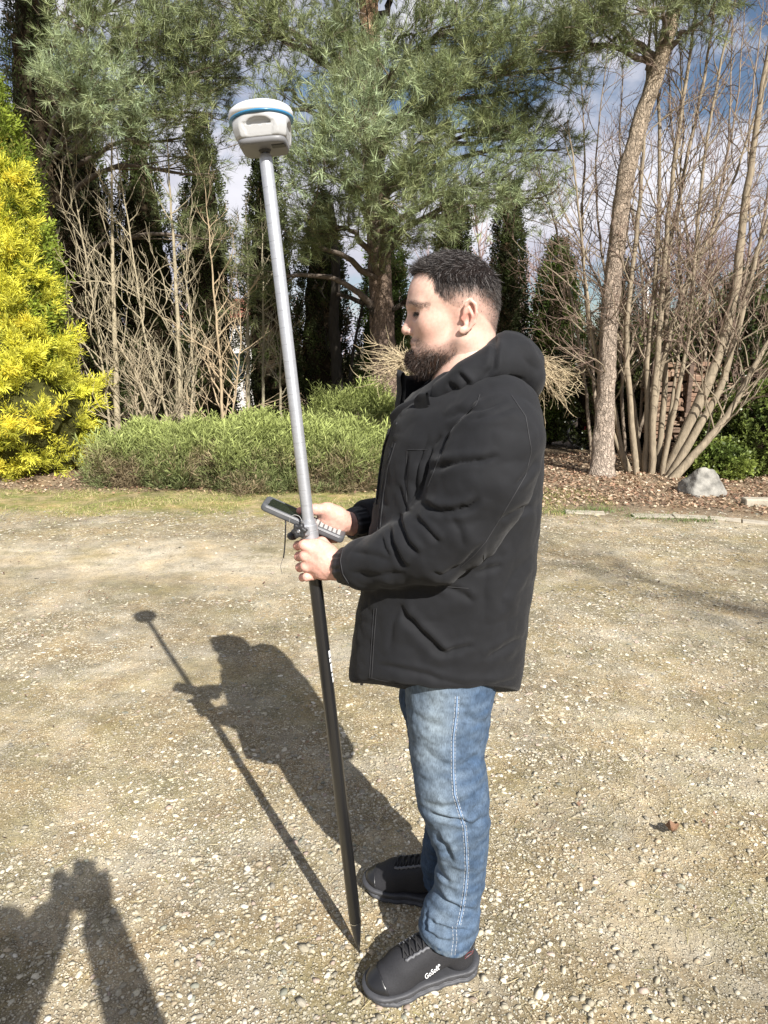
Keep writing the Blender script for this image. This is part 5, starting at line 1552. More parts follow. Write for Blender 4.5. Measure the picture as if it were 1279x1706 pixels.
def near_hand(p):
    wr = at(566, 944, 1.575)
    rows = [908, 926, 944, 961]
    kn = [at(506 + 1.5 * i, r, 1.583) for i, r in enumerate(rows)]
    d = s_tube(p, [at(600, 944, 1.56), at(566, 944, 1.575)], [0.030, 0.029], 0.01, flat=None)
    pal = s_tube(p, [wr, at(540, 938, 1.583), at(519, 932, 1.588)], [0.028, 0.026, 0.021], 0.02)
    pal2 = s_tube(p, [wr, at(540, 925, 1.585), at(519, 914, 1.588)], [0.025, 0.020, 0.016], 0.02)
    pal3 = s_tube(p, [wr, at(540, 950, 1.585), at(522, 952, 1.590)], [0.025, 0.020, 0.014], 0.02)
    d = smin(smin(smin(d, pal, 0.015), pal2, 0.015), pal3, 0.015)
    d = smin(d, s_tube(p, [at(548, 922, 1.585), at(532, 909, 1.588), at(514, 907, 1.590)], [0.020, 0.0145, 0.012], 0.01), 0.012)
    pr = [0.0112, 0.0116, 0.0112, 0.0100]
    for i, r in enumerate(rows):
        pc = pole_at(r - 2)
        k = kn[i]
        pip = at(496 + 1.8 * i + (3 if i == 3 else 0), r + 1, 1.612)
        dip = np.array([pc[0] - 0.004, pc[1] + 0.031, pip[2] - 0.001])
        tip = np.array([pc[0] + 0.022, pc[1] + 0.024, dip[2] - 0.001])
        R = pr[i]
        fg = s_tube(p, [k + np.array([0.016, 0.006, 0]), k, pip, dip, tip], [R * 1.0, R * 1.06, R * 1.0, R * 0.88, R * 0.74], 0.004)
        d = smin(d, fg, 0.0028 if i else 0.005)
    th = [at(548, 918, 1.60), at(536, 905, 1.625), at(520, 901, 1.652), at(504, 903, 1.652)]
    d = smin(d, s_tube(p, th, [0.017, 0.0145, 0.0120, 0.0095], 0.008), 0.008)
    # tendons
    for k in kn[:3]:
        d = smin(d, s_cone(p, k + np.array([0.0, -0.004, 0]), wr + np.array([0, -0.012, 0]), 0.0085, 0.006), 0.012)
    return d
def far_hand(p):
    d = s_tube(p, [at(612, 876, 1.79), at(584, 872, 1.745), at(566, 868, 1.715)], [0.034, 0.029, 0.029], 0.01)
    d = smin(d, s_ell(p, at(556, 868, 1.705), (0.034, 0.022, 0.036)), 0.02)
    d = smin(d, s_ell(p, at(545, 858, 1.700), (0.026, 0.019, 0.026)), 0.02)
    th = [at(563, 858, 1.700), at(545, 849, 1.690), at(524, 849, 1.680), at(500, 851, 1.672)]
    d = smin(d, s_tube(p, th, [0.019, 0.0165, 0.0125, 0.0098], 0.01), 0.012)
    for i, (x0, y0) in enumerate([(532, 872), (536, 882), (541, 891), (547, 899)]):
        k = at(x0 + 12, y0 - 2, 1.722)
        m1 = at(x0 - 6, y0 + 2, 1.718)
        m2 = at(x0 - 12, y0 + 8, 1.690)
        t = at(x0 - 10, y0 + 11, 1.668)
        d = smin(d, s_tube(p, [at(558, 874, 1.708), k, m1, m2, t], [0.014, 0.0112, 0.0105, 0.0095, 0.008], 0.005), 0.006)
    return d
def f_under(p):                                # torso, arms and legs hidden by the clothes
    d = s_tube(p, [at(775, 560, YM), at(790, 700, YM), at(765, 900, YM), at(755, 1090, YM)], [0.055, 0.115, 0.125, 0.115], 0.06)
    d = smin(d, s_tube(p, [(0.26, 1.44, 1.45), at(765, 860, 1.46), at(640, 935, 1.49), at(590, 944, 1.56)], [0.05, 0.045, 0.036, 0.028], 0.03), 0.03)
    d = smin(d, s_tube(p, [(0.26, 1.82, 1.45), at(740, 880, 1.86), at(650, 880, 1.84), at(604, 876, 1.785)], [0.05, 0.045, 0.036, 0.030], 0.03), 0.03)
    for y, x, sh in ((1.56, 750, 1.54), (1.72, 740, 1.76)):
        d = smin(d, s_tube(p, [at(x, 1120, y), at(x + 12, 1340, y), at(x + 10, 1500, sh)], [0.075, 0.045, 0.030], 0.03), 0.03)
    return d
Pn, Qn = iso(near_hand, (-0.26, 1.53, 1.02), (-0.03, 1.70, 1.22), 0.0021)
Pf, Qf = iso(far_hand, (-0.24, 1.62, 1.04), (-0.02, 1.85, 1.27), 0.0024)
Pu, Qu = iso(f_under, (-0.25, 1.30, 0.05), (0.45, 2.0, 1.75), 0.016, B=4)

def skin_colour(P, kind):
    base = np.array([0.555, 0.365, 0.290])
    C = np.tile(base, (len(P), 1))
    if kind == 'head':
        a, b, c = HO[0] - P[:, 0], P[:, 1] - YM, P[:, 2] - HO[2]
        def spot(ca, cb, cc, r, col, w):
            d = np.sqrt(((a - ca)) ** 2 + ((np.abs(b) - cb)) ** 2 + ((c - cc)) ** 2) / r
            k = (w * np.exp(-d * d))[:, None]
            return C * (1 - k) + np.array(col) * k
        C = spot(-0.014, 0.086, 0.010, 0.024, (0.60, 0.25, 0.20), 0.7)      # ears
        C = spot(0.003, 0.080, 0.002, 0.008, (0.40, 0.11, 0.08), 0.7)
        C = spot(0.132, 0, -0.020, 0.020, (0.62, 0.33, 0.27), 0.4)
        C = spot(0.08, 0.045, -0.012, 0.034, (0.62, 0.33, 0.26), 0.4)
        C = spot(0.112, 0.0, -0.055, 0.011, (0.36, 0.15, 0.12), 0.8)
        C = spot(0.10, 0.032, 0.012, 0.010, (0.34, 0.19, 0.15), 0.5)
        # stubble and scalp under the short sides
        sb = beard_mask(a, b, c); C = C * (1 - 0.42 * sb[:, None]) + np.array([0.10, 0.07, 0.06]) * 0.42 * sb[:, None]
        hm = hair_mask(a, b, c); hm = hm * (0.30 + 0.62 * sstep(np.sqrt(((a + 0.004) / 1.25) ** 2 + (c - 0.018) ** 2), 0.022, 0.062)) * (0.8 + 0.2 * sstep(c, 0.0, 0.05)); C = C * (1 - hm[:, None]) + np.array([0.045, 0.035, 0.032]) * hm[:, None]
        br = np.exp(-((c - 0.0385 + 0.15 * np.maximum(np.abs(b) - 0.03, 0)) / 0.0042) ** 2) * (a > 0.075) * (np.abs(b) > 0.009)
        C = C * (1 - 0.5 * br[:, None]) + np.array([0.08, 0.05, 0.04]) * 0.5 * br[:, None]
    n = vnoise(P, 60, 3)
    C *= (1 + 0.05 * n)[:, None]
    C[:, 0] *= 1 + 0.05 * vnoise(P, 35, 5)
    return C
def hair_mask(a, b, c):
    """1 where head hair grows"""
    # front limit as a function of height: hairline, temple, sideburn, then round behind the ear
    front = np.interp(c, [-0.05, -0.03, -0.016, 0.000, 0.012, 0.022, 0.030, 0.040, 0.052, 0.060, 0.085, 0.098, 0.112, 0.14],
                      [-0.080, -0.075, -0.064, -0.048, -0.036, 0.010, 0.032, 0.046, 0.060, 0.069, 0.071, 0.074, 0.104, 0.13])
    mid = np.clip(1 - np.abs(b) / 0.045, 0, 1)
    front = front + np.where(c > 0.07, 0.030 * mid * sstep(c, 0.07, 0.10), 0)
    low = sstep(c, -0.040, -0.020)
    ear = (((a + 0.009) / 0.021) ** 2 + ((c - 0.008) / 0.037) ** 2 < 1) & (np.abs(b) > 0.070)
    return sstep(front - a, -0.003, 0.008) * low * (1 - ear)
def beard_mask(a, b, c):
    up = np.interp(a, [0.0, 0.03, 0.05, 0.075, 0.09, 0.10, 0.125], [-0.034, -0.040, -0.050, -0.052, -0.044, -0.035, -0.033])
    back = np.interp(c, [-0.11, -0.09, -0.06, -0.03], [0.045, 0.020, 0.010, 0.008])
    m = sstep(up - c, -0.004, 0.014) * sstep(a - back, -0.006, 0.010) * sstep(c, -0.13, -0.11)
    mouth = np.exp(-(((c + 0.056) / 0.008) ** 2 + ((a - 0.112) / 0.010) ** 2))
    return m * (1 - mouth)
Vs, Fs_, Cs, o_ = [], [], [], 0
for P, Q, k in ((Ph, Qh, 'head'), (Pn, Qn, 'hand'), (Pf, Qf, 'hand'), (Pu, Qu, 'body')):
    c = skin_colour(P, k)
    if k == 'hand':
        N_ = v_normals(P, Q)
        rd = np.exp(-(np.minimum(np.abs(P[:, 0] - at(494, 930, 1.6)[0]), 1) / 0.012) ** 2)
        c = c * np.array([1.03, 0.90, 0.90])
        c = c * (1 - 0.18 * rd[:, None] * np.array([0, 1, 1]))
        P = P + N_ * (0.0006 * vnoise(P, 150, 8) + 0.0008 * vnoise(P, 70, 9))[:, None]
    Vs.append(P); Fs_.append(Q + o_); Cs.append(c); o_ += len(P)
body = link('body', mesh_data('body', np.concatenate(Vs), [np.concatenate(Fs_)], [m_skin], np.concatenate(Cs), True), man)
for sb in (-1, 1):
    P, Q = lathe(hd(0.0925, sb * 0.031, 0.016) - np.array([0.0122, 0, 0]), (1, 0, 0), [(0.0122 - 0.0122 * math.cos(t), 0.0122 * math.sin(t)) for t in np.linspace(0.02, math.pi - 0.02, 9)], 14)
    link('eye', mesh_data('eye', P, Q, [m_eye], None, True), body)

# ---- hair: a thin cap with single strands growing out of it
tree_h = BVHTree.FromPolygons([tuple(p) for p in Ph], [tuple(q) for q in Qh.tolist()])
Nh = v_normals(Ph, Qh)
def strands(n, mask, length, dirf, wid, cols, name, parent, lift=0.0, curl=0.3, seg=3, seed=1, jitter=0.25, src=None):
    r = np.random.default_rng(seed)
    Ph, Nh = src if src is not None else (globals()['Ph'], globals()['Nh'])
    a, b, c = HO[0] - Ph[:, 0], Ph[:, 1] - YM, Ph[:, 2] - HO[2]
    w = mask(a, b, c)
    w = w * (w > 0.05)
    ids = r.choice(len(Ph), n, p=w / w.sum())
    P0 = Ph[ids] + r.normal(0, 0.0011, (n, 3))
    N0 = Nh[ids]
    L = length(a[ids], b[ids], c[ids], w[ids]) * r.uniform(0.65, 1.15, n)
    D = norm(dirf(a[ids], b[ids], c[ids], N0) + r.normal(0, jitter, (n, 3)))
    side = norm(np.cross(D, r.normal(0, 1, (n, 3))))
    bend = norm(r.normal(0, 1, (n, 3)))
    pts = []
    for k in range(seg + 1):
        t = k / seg
        pts.append(P0 + D * (L * t)[:, None] + bend * (curl * L * t * t)[:, None] - np.array([0, 0, 1.0]) * (0.12 * L * t * t)[:, None])
    V = []
    for k in range(seg + 1):
        ww = wid * (1 - 0.8 * k / seg)
        V += [pts[k] - side * ww, pts[k] + side * ww]
    V = np.stack(V, 1).reshape(-1, 3)
    base = (np.arange(n) * 2 * (seg + 1))[:, None]
    F = np.concatenate([base + np.array([[2 * k, 2 * k + 1, 2 * k + 3, 2 * k + 2]]) for k in range(seg)])
    ci = r.choice(len(cols), n)
    C = np.repeat(np.array(cols)[ci] * r.uniform(0.7, 1.3, (n, 1)), 2 * (seg + 1), axis=0)
    return link(name, mesh_data(name, V, [F], [m_hair], C), parent)

def hair_mask2(a, b, c):
    d = np.sqrt(((a + 0.004) / 1.25) ** 2 + (c - 0.018) ** 2)
    return hair_mask(a, b, c) * (0.10 + 0.90 * sstep(d, 0.022, 0.062)) * (0.45 + 0.55 * sstep(c, 0.0, 0.05))
def hair_len(a, b, c, w):
    top = sstep(c, 0.07, 0.115)
    return (0.003 + 0.010 * top + 0.009 * sstep(c, 0.0, 0.06)) * (0.5 + 0.5 * w)
def hair_dir(a, b, c, N):
    top = sstep(c, 0.08, 0.12)[:, None]
    fr = sstep(a, 0.05, 0.10)[:, None]
    down = np.array([0.35, 0, -1.0]); back = np.array([0.55, 0, 0.5])
    return N * (0.28 + 0.12 * top) + (1 - top) * (down * 0.8) + top * ((1 - fr) * np.array([-0.8, 0, -0.25]) + fr * np.array([-0.7, 0, 0.55]))
def f_cap(p):
    a, b, c = HO[0] - p[:, 0], p[:, 1] - YM, p[:, 2] - HO[2]
    top = sstep(c, 0.055, 0.11)
    m = hair_mask(a, b, c)
    return f_head(p) - (m - 0.35) * (0.0010 + 0.0085 * top)
Pc, Qc = iso(f_cap, hd(0.13, -0.10, -0.045), hd(-0.12, 0.10, 0.19), 0.0028)
ac, bc, cc = HO[0] - Pc[:, 0], Pc[:, 1] - YM, Pc[:, 2] - HO[2]
okc = hair_mask(ac, bc, cc) > 0.75
Qc_all = Qc
Qc = Qc[okc[Qc].all(1) & (cc[Qc].min(1) > 0.070 + 0.012 * vnoise(Pc[Qc[:, 0]], 90, 3))]
Pc = Pc + v_normals(Pc, Qc) * (0.0016 * vnoise(Pc, 160, 2) + 0.0015 * vnoise(Pc, 60, 6))[:, None]
capc = np.array([0.016, 0.012, 0.011]) * (1 + 0.5 * vnoise(Pc, 200, 4))[:, None]
hair = link('hair', mesh_data('hair', Pc, [Qc], [m_haircap], capc, True), man)
HC = [(0.017, 0.014, 0.013), (0.026, 0.021, 0.019), (0.010, 0.009, 0.009), (0.020, 0.016, 0.015), (0.15, 0.135, 0.13)]  # last, pale tone paints glints into some of the strands
HS = [(0.020, 0.016, 0.015), (0.026, 0.021, 0.018), (0.045, 0.036, 0.030), (0.10, 0.085, 0.075)]
strands(14000, hair_mask2, hair_len, hair_dir, 0.00036, HS, 'hair_strands', hair, seed=3, seg=2, jitter=0.18)
# the top, thicker and longer, from the cap
def top_mask(a, b, c): return hair_mask(a, b, c) * sstep(c, 0.055, 0.10)
def top_len(a, b, c, w): return 0.013 + 0.003 * sstep(a, 0.06, 0.10) + 0 * c
strands(12000, top_mask, top_len, hair_dir, 0.00045, HC, 'top_hair_strands', hair, seed=5, jitter=0.26, seg=2, src=(Pc, v_normals(Pc, Qc_all)))

def beard_len(a, b, c, w):
    chin = sstep(a, 0.045, 0.085) * sstep(-c, 0.062, 0.085)
    return 0.0035 + 0.006 * sstep(-c, 0.05, 0.085) + 0.009 * chin
def beard_dir(a, b, c, N):
    chin = (sstep(a, 0.03, 0.08) * sstep(-c, 0.05, 0.08))[:, None]
    return N * 0.45 + np.array([-0.25, 0, -0.9]) * (1 - chin) + chin * np.array([-0.35, 0, -0.75])
BC = [(0.014, 0.010, 0.009), (0.035, 0.022, 0.016), (0.022, 0.015, 0.012), (0.09, 0.07, 0.06), (0.07, 0.035, 0.02)]
def beard_m2(a, b, c): 
    m = beard_mask(a, b, c)
    return m * np.maximum((0.22 + 0.78 * sstep(-c, 0.058, 0.085)) * (0.35 + 0.65 * sstep(a, 0.02, 0.06)), 0.38 * sstep(a, 0.088, 0.10))
def f_beard(p):
    q = np.stack([HO[0] - p[:, 0], p[:, 1] - YM, p[:, 2] - HO[2]], 1)
    q[:, 1] = np.abs(q[:, 1])
    d = s_tube(q, [(0.098, 0.0, -0.078), (0.111, 0.0, -0.087), (0.100, 0.0, -0.092)], [0.018, 0.014, 0.011], 0.02)
    d = smin(d, s_tube(q, [(0.095, 0.010, -0.084), (0.056, 0.036, -0.076)], [0.017, 0.012], 0.02), 0.02)
    return d
Pb, Qb = iso(f_beard, hd(0.15, -0.08, -0.16), hd(0.0, 0.08, -0.03), 0.0025)
Pb = Pb + v_normals(Pb, Qb) * (0.003 * vnoise(Pb, 110, 2) + 0.002 * vnoise(Pb, 220, 5))[:, None]
beard = link('beard', mesh_data('beard', Pb, [Qb], [m_haircap], np.tile([0.013, 0.010, 0.009], (len(Pb), 1)), True), man)
strands(8000, beard_m2, beard_len, beard_dir, 0.00032, BC, 'beard_strands', beard, seed=8, curl=0.7, jitter=0.35, seg=3)
# curls standing out of the chin part
def on_mesh_strands(P, Q, n, L, wid, cols, name, parent, seed, dz=-0.3):
    r = np.random.default_rng(seed)
    N = v_normals(P, Q)
    ids = r.choice(len(P), n)
    D = norm(N[ids] * 0.5 + np.array([-0.15, 0, dz]) + r.normal(0, 0.5, (n, 3)))
    P0 = P[ids] - D * 0.003
    LL = L * r.uniform(0.4, 1.2, n)
    side = norm(np.cross(D, r.normal(0, 1, (n, 3)))); bend = norm(r.normal(0, 1, (n, 3)))
    seg = 3; V = []
    for k in range(seg + 1):
        t = k / seg
        c_ = P0 + D * (LL * t)[:, None] + bend * (0.6 * LL * np.sin(t * 2.6))[:, None] * 0.5
        ww = wid * (1 - 0.75 * t)
        V += [c_ - side * ww, c_ + side * ww]
    V = np.stack(V, 1).reshape(-1, 3)
    base = (np.arange(n) * 2 * (seg + 1))[:, None]
    F = np.concatenate([base + np.array([[2 * k, 2 * k + 1, 2 * k + 3, 2 * k + 2]]) for k in range(seg)])
    C = np.repeat(np.array(cols)[r.choice(len(cols), n)], 2 * (seg + 1), axis=0)
    return link(name, mesh_data(name, V, [F], [m_hair], C), parent)
on_mesh_strands(Pb, Qb, 6000, 0.009, 0.0003, BC, 'beard_curls', beard, 12)
# eyebrow
def brow_mask(a, b, c):
    return np.exp(-((c - 0.0400 + 0.30 * np.maximum(np.abs(b) - 0.026, 0)) / 0.0050) ** 2) * (a > 0.078) * (np.abs(b) > 0.008)
strands(760, brow_mask, lambda a, b, c, w: 0.006 + 0 * a, lambda a, b, c, N: N * 0.3 + np.stack([0.8 + 0 * a, np.sign(b) * 0.6, -0.1 + 0 * a], 1), 0.00022, HC[:2], 'eyebrow', hair, seed=9, seg=2)
def lash_mask(a, b, c):
    return np.exp(-(((c - 0.0155) / 0.0015) ** 2)) * (a > 0.095) * (np.abs(np.abs(b) - 0.031) < 0.013)
strands(420, lash_mask, lambda a, b, c, w: 0.008 + 0 * a, lambda a, b, c, N: N * 0.8 + np.array([-0.6, 0, -0.5]), 0.00025, HC[:1], 'eyelash', hair, seed=10, seg=2)

# ---- jacket
rows = np.array([600, 640, 680, 720, 760, 800, 850, 900, 950, 1000, 1050, 1100, 1170, 1260], float)
xf = np.array([700, 682, 662, 646, 637, 631, 622, 613, 605, 598, 590, 583, 577, 572], float)
xb = np.array([880, 893, 897, 899, 900, 899, 896, 891, 886, 881, 875, 869, 857, 850], float)
hw = np.array([0.17, 0.185, 0.20, 0.208, 0.210, 0.208, 0.205, 0.200, 0.196, 0.192, 0.190, 0.188, 0.185, 0.18])
zr = np.array([at(640, r, YM)[2] for r in rows])
xfw = np.array([at(x, r, YM)[0] for x, r in zip(xf, rows)])
xbw = np.array([at(x, r, YM)[0] for x, r in zip(xb, rows)])
o_ = np.argsort(zr); zr, xfw, xbw, hw = zr[o_], xfw[o_], xbw[o_], hw[o_]
SL_N = ([at(836, 690, 1.475), at(826, 735, 1.435), at(803, 800, 1.425), at(768, 868, 1.425), at(722, 908, 1.435), at(660, 926, 1.475), at(610, 939, 1.525), at(576, 944, 1.565)],
        [0.082, 0.096, 0.102, 0.090, 0.080, 0.064, 0.055, 0.045])
SL_F = ([at(800, 690, 1.79), at(770, 760, 1.83), at(730, 840, 1.85), at(665, 862, 1.82), at(612, 868, 1.785), at(590, 872, 1.755)],
        [0.085, 0.095, 0.085, 0.068, 0.052, 0.040])
def f_jacket(p):
    z = p[:, 2]
    a, b, w = np.interp(z, zr, xfw), np.interp(z, zr, xbw), np.interp(z, zr, hw)
    cx, rx = (a + b) / 2, (b - a) / 2
    e = 2.25
    q = ((np.abs(p[:, 0] - cx) / rx) ** e + (np.abs(p[:, 1] - YM) / w) ** e) ** (1 / e)
    d = (q - 1) * np.minimum(rx, w) * 0.9
    hem = 0.782 + 0.085 * sstep(YM - p[:, 1], 0.02, 0.20) + 0.05 * sstep(YM + 0.02 - p[:, 1], -0.2, 0.0) * 0 + 0.022 * sstep(cx - p[:, 0], 0.0, 0.2)
    d = smax(d, hem - z, 0.007)
    d = smax(d, z - 1.535, 0.07)
    sh = s_tube(p, [(0.225, 1.475, 1.468), (0.205, YM, 1.53), (0.215, 1.785, 1.468)], [0.085, 0.088, 0.085], 0.05)
    d = smin(d, sh, 0.06)
    n = cut_cuff(s_tube(p, SL_N[0], SL_N[1], 0.03), p, SL_N[0], -0.032)
    f = cut_cuff(s_tube(p, SL_F[0], SL_F[1], 0.03), p, SL_F[0], -0.024)
    d = smin(d, n, 0.014)
    d = smin(d, f, 0.014)
    # cuffs: cut off square and leave room for the wrist
    return d
def cut_cuff(d, p, pts, at_end):
    A, B = np.asarray(pts[-2]), np.asarray(pts[-1])
    ax = norm(B - A)
    near = np.linalg.norm(p - B, axis=1) < 0.16
    return np.where(near, np.maximum(d, (p - B) @ ax - at_end), d)
def f_jacket_cut(p):
    d = f_jacket(p)
    # neck opening
    d = smax(d, -s_cone(p, hd(-0.02, 0, -0.30), hd(-0.01, 0, -0.02), 0.060, 0.080), 0.02)
    d = smax(d, -s_cone(p, hd(0.045, 0, -0.24), hd(0.060, 0, -0.08), 0.030, 0.062), 0.012)
    return d
Pj, Qj = iso(f_jacket_cut, (-0.30, 1.30, 0.70), (0.50, 2.02, 1.66), 0.0045)
Pj = relax(Pj, Qj, 1, 0.4)
Nj = v_normals(Pj, Qj)
def z4(*pts): return [(540 + x / 3.16, 640 + y / 3.16) for x, y in pts]
FO = [
    (z4((560, 452), (640, 425), (720, 408), (840, 400), (920, 372)), 0.008, 0.011, 0.7),
    (z4((505, 628), (560, 655), (610, 672), (680, 668), (760, 650), (820, 600)), 0.009, 0.013, 0.8),
    (z4((470, 700), (530, 750), (575, 800), (610, 835)), 0.007, 0.009, 0.8),
    (z4((395, 680), (405, 760), (440, 840), (500, 905)), 0.008, 0.012, 0.8),
    (z4((340, 745), (355, 830), (400, 930), (430, 965)), 0.007, 0.010, 0.8),
    (z4((300, 790), (320, 860), (350, 910)), 0.006, 0.006, 0.7),
    (z4((560, 985), (620, 1010), (720, 960), (840, 830)), 0.007, 0.008, 0.5),
    (z4((660, 690), (720, 780), (730, 860)), 0.010, 0.005, 0.8),
    (z4((640, 190), (700, 150), (830, 130), (960, 90)), 0.008, 0.007, 0.8),
    (z4((1010, 120), (900, 160), (740, 190)), 0.009, 0.005, 0.8),
    (z4((820, 60), (740, 140), (650, 250), (600, 400)), 0.007, 0.008, 0.6),
    (z4((620, 270), (570, 330), (540, 470), (500, 600)), 0.007, 0.009, 0.7),
    (z4((560, 260), (500, 420), (480, 560), (450, 640)), 0.006, 0.008, 0.7),
    (z4((440, 360), (420, 500), (450, 650)), 0.006, 0.006, 0.7),
    (z4((390, 520), (420, 620), (440, 680)), 0.006, 0.007, 0.7),
    (z4((395, 1150), (430, 1230), (520, 1320), (600, 1400), (650, 1430)), 0.010, 0.013, 0.9),
    (z4((620, 1425), (700, 1400), (790, 1372)), 0.008, 0.008, 0.8),
    (z4((400, 1160), (360, 1250), (340, 1400)), 0.010, 0.006, 0.8),
    (z4((840, 1450), (930, 1400), (1045, 1330)), 0.010, 0.008, 0.8),
    (z4((270, 1475), (400, 1500), (540, 1530), (620, 1560)), 0.008, 0.007, 0.8),
    (z4((590, 1060), (680, 1080), (740, 1110), (790, 1150)), 0.009, 0.007, 0.8),
    (z4((790, 1000), (870, 975), (940, 950)), 0.008, 0.007, 0.8),
    (z4((1090, 640), (1000, 680), (920, 720)), 0.008, 0.008, 0.8),
    (z4((1120, 400), (1060, 480), (1000, 540)), 0.007, 0.007, 0.8),
    (z4((1090, 900), (1000, 1000), (940, 1120), (930, 1200)), 0.014, 0.006, 0.8),
    (z4((560, 1540), (720, 1580), (900, 1580), (1020, 1550)), 0.008, 0.004, 0.8),
    (z4((130, 880), (250, 900), (360, 930)), 0.009, 0.004, 0.8),
    (z4((120, 990), (260, 1010), (430, 990)), 0.009, 0.005, 0.8),
    (z4((860, 830), (850, 1000), (840, 1200)), 0.010, 0.003, 0.8),
]
FO = [(a_, b_ * 0.80, c_ * 0.88, d_ * 0.75) for a_, b_, c_, d_ in FO]
Pj = folds(Pj, Nj, FO, 1.42)
Nj = v_normals(Pj, Qj)
puff = 0.0030 * vnoise(Pj, 7, 1) + 0.0013 * vnoise(Pj * np.array([1, 1, 1.3]), 22, 2) + 0.0007 * vnoise(Pj, 60, 3)
low = sstep(0.88 - Pj[:, 2], 0.0, 0.06)
puff = puff + 0.0042 * (np.abs(vnoise(Pj * np.array([1, 1, 1.25]), 13, 21)) - 0.25) + 0.0022 * (np.abs(vnoise(Pj, 31, 22)) - 0.25)
puff = puff * (1 - 0.4 * low)
Pj = Pj + Nj * puff[:, None]
jacket = link('jacket', mesh_data('jacket', Pj, [Qj], [m_jacket], None, True), man)
sj = Surf(Pj, Qj)
seams = Geo()
for ln, r in [
    (z4((820, 55), (800, 110), (700, 200), (640, 290), (600, 400), (545, 540)), 0.0010),
    (z4((985, 60), (1060, 170), (1090, 350), (1060, 480), (960, 650), (850, 830)), 0.0012),
    (z4((850, 830), (790, 900), (720, 960)), 0.0010),
    (z4((440, 345), (545, 345)), 0.0010),
    (z4((436, 350), (430, 460), (435, 620)), 0.0009),
    (z4((275, 1180), (262, 1350), (250, 1545)), 0.0012),
    (z4((262, 1180), (250, 1350), (238, 1540)), 0.0009),
    (z4((375, 310), (335, 440), (310, 600), (292, 780)), 0.0014),
    (z4((365, 305), (322, 440), (298, 600), (280, 780)), 0.0010),
    (z4((838, 900), (848, 1100), (825, 1400), (830, 1600)), 0.0009),
    (z4((580, 1062), (760, 1075)), 0.0009),
    (z4((100, 860), (85, 930), (98, 1000), (130, 1050)), 0.0012),
    (z4((235, 1545), (500, 1600), (700, 1622), (900, 1622)), 0.0008),
]:
    P = sj.line(ln, 3.0, 0.0004)
    if len(P) > 3:
        P = np.array(P); P[1:-1] = (P[:-2] + P[1:-1] * 2 + P[2:]) / 4
        seams.add(*tube(P, r, 5))
seams.obj('seams', [m_seam], jacket, True)
# elastic cuffs
for nm, (pts, rr), off in (('near', SL_N, -0.014), ('far', SL_F, -0.008)):
    A, B = np.asarray(pts[-2]), np.asarray(pts[-1]); ax = norm(B - A)
    g = Geo()
    n = 96
    prof = [(-0.030, 0.042), (-0.024, 0.0475), (-0.016, 0.0455), (-0.008, 0.0465), (0.000, 0.0450), (0.008, 0.0460), (0.015, 0.0450), (0.021, 0.0425), (0.0235, 0.038), (0.020, 0.033), (0.0, 0.031)]
    kk = 1.0 if nm == 'near' else 0.92
    V, F = lathe(B + ax * off, ax, [(h, r * kk) for h, r in prof], n)
    V = V.reshape(len(prof), n, 3)
    c = V.mean(1, keepdims=True)
    n2_ = np.arange(n) * 2 * math.pi / n
    pl = (1 + 0.030 * np.sin(n2_ * 15 + 1) * np.sign(np.sin(n2_ * 4)) + 0.018 * np.sin(n2_ * 19 + 1) + 0.0 * n2_)
    V = (c + (V - c) * pl[None, :, None]).reshape(-1, 3)
    g.add(V, F)
    g.obj('cuff', [m_jacket2], jacket, True)

# hood, lying round the neck
def f_hood(p):
    r = None
    for s in (-1, 1):
        pts = [(862, 608, 0.0, 0.050), (850, 603, 0.085, 0.050), (818, 612, 0.128, 0.040), (778, 630, 0.138, 0.031), (742, 655, 0.112, 0.025), (716, 690, 0.086, 0.018)]
        pp = []
        for x, y, dy, rr in pts:
            b = at(x, y, YM + s * dy)
            pp.append(b)
        d = s_tube(p, pp, [q[3] for q in pts], 0.03)
        r = d if r is None else smin(r, d, 0.03)
    r = smin(r, s_ell(p, at(874, 632, YM), (0.040, 0.115, 0.058)), 0.03)
    r = smin(r, s_tube(p, [at(842, 585, YM - 0.07), at(842, 580, YM), at(842, 585, YM + 0.07)], [0.036, 0.036, 0.036], 0.02), 0.03)
    return smax(r, -s_cone(p, hd(-0.02, 0, -0.30), hd(-0.015, 0, 0.10), 0.060, 0.082), 0.012)
Pd, Qd = iso(f_hood, (0.00, 1.40, 1.38), (0.46, 1.86, 1.74), 0.0036)
Pd = relax(Pd, Qd, 1, 0.4)
Nd = v_normals(Pd, Qd)
def z1(*pts): return [(560 + x / 3.1975, 400 + y / 3.1975) for x, y in pts]
FH = [(z1((845, 500), (845, 590), (835, 680), (780, 740)), 0.006, 0.007, 0.8),
      (z1((1010, 745), (930, 735), (840, 742), (740, 790)), 0.006, 0.006, 0.6),
      (z1((640, 700), (700, 760), (690, 820)), 0.005, 0.006, 0.8),
      (z1((590, 760), (640, 800), (620, 850)), 0.005, 0.005, 0.8),
      (z1((960, 560), (1010, 640), (1080, 700)), 0.010, 0.004, 0.8)]
Pd = folds(Pd, Nd, FH, 1.50)
Nd = v_normals(Pd, Qd)
Pd = Pd + Nd * (0.003 * vnoise(Pd, 13, 4) + 0.0040 * (np.abs(vnoise(Pd, 12, 23)) - 0.25) + 0.0018 * (np.abs(vnoise(Pd, 30, 24)) - 0.25))[:, None]
hood = link('hood', mesh_data('hood', Pd, [Qd], [m_jacket], None, True), jacket)

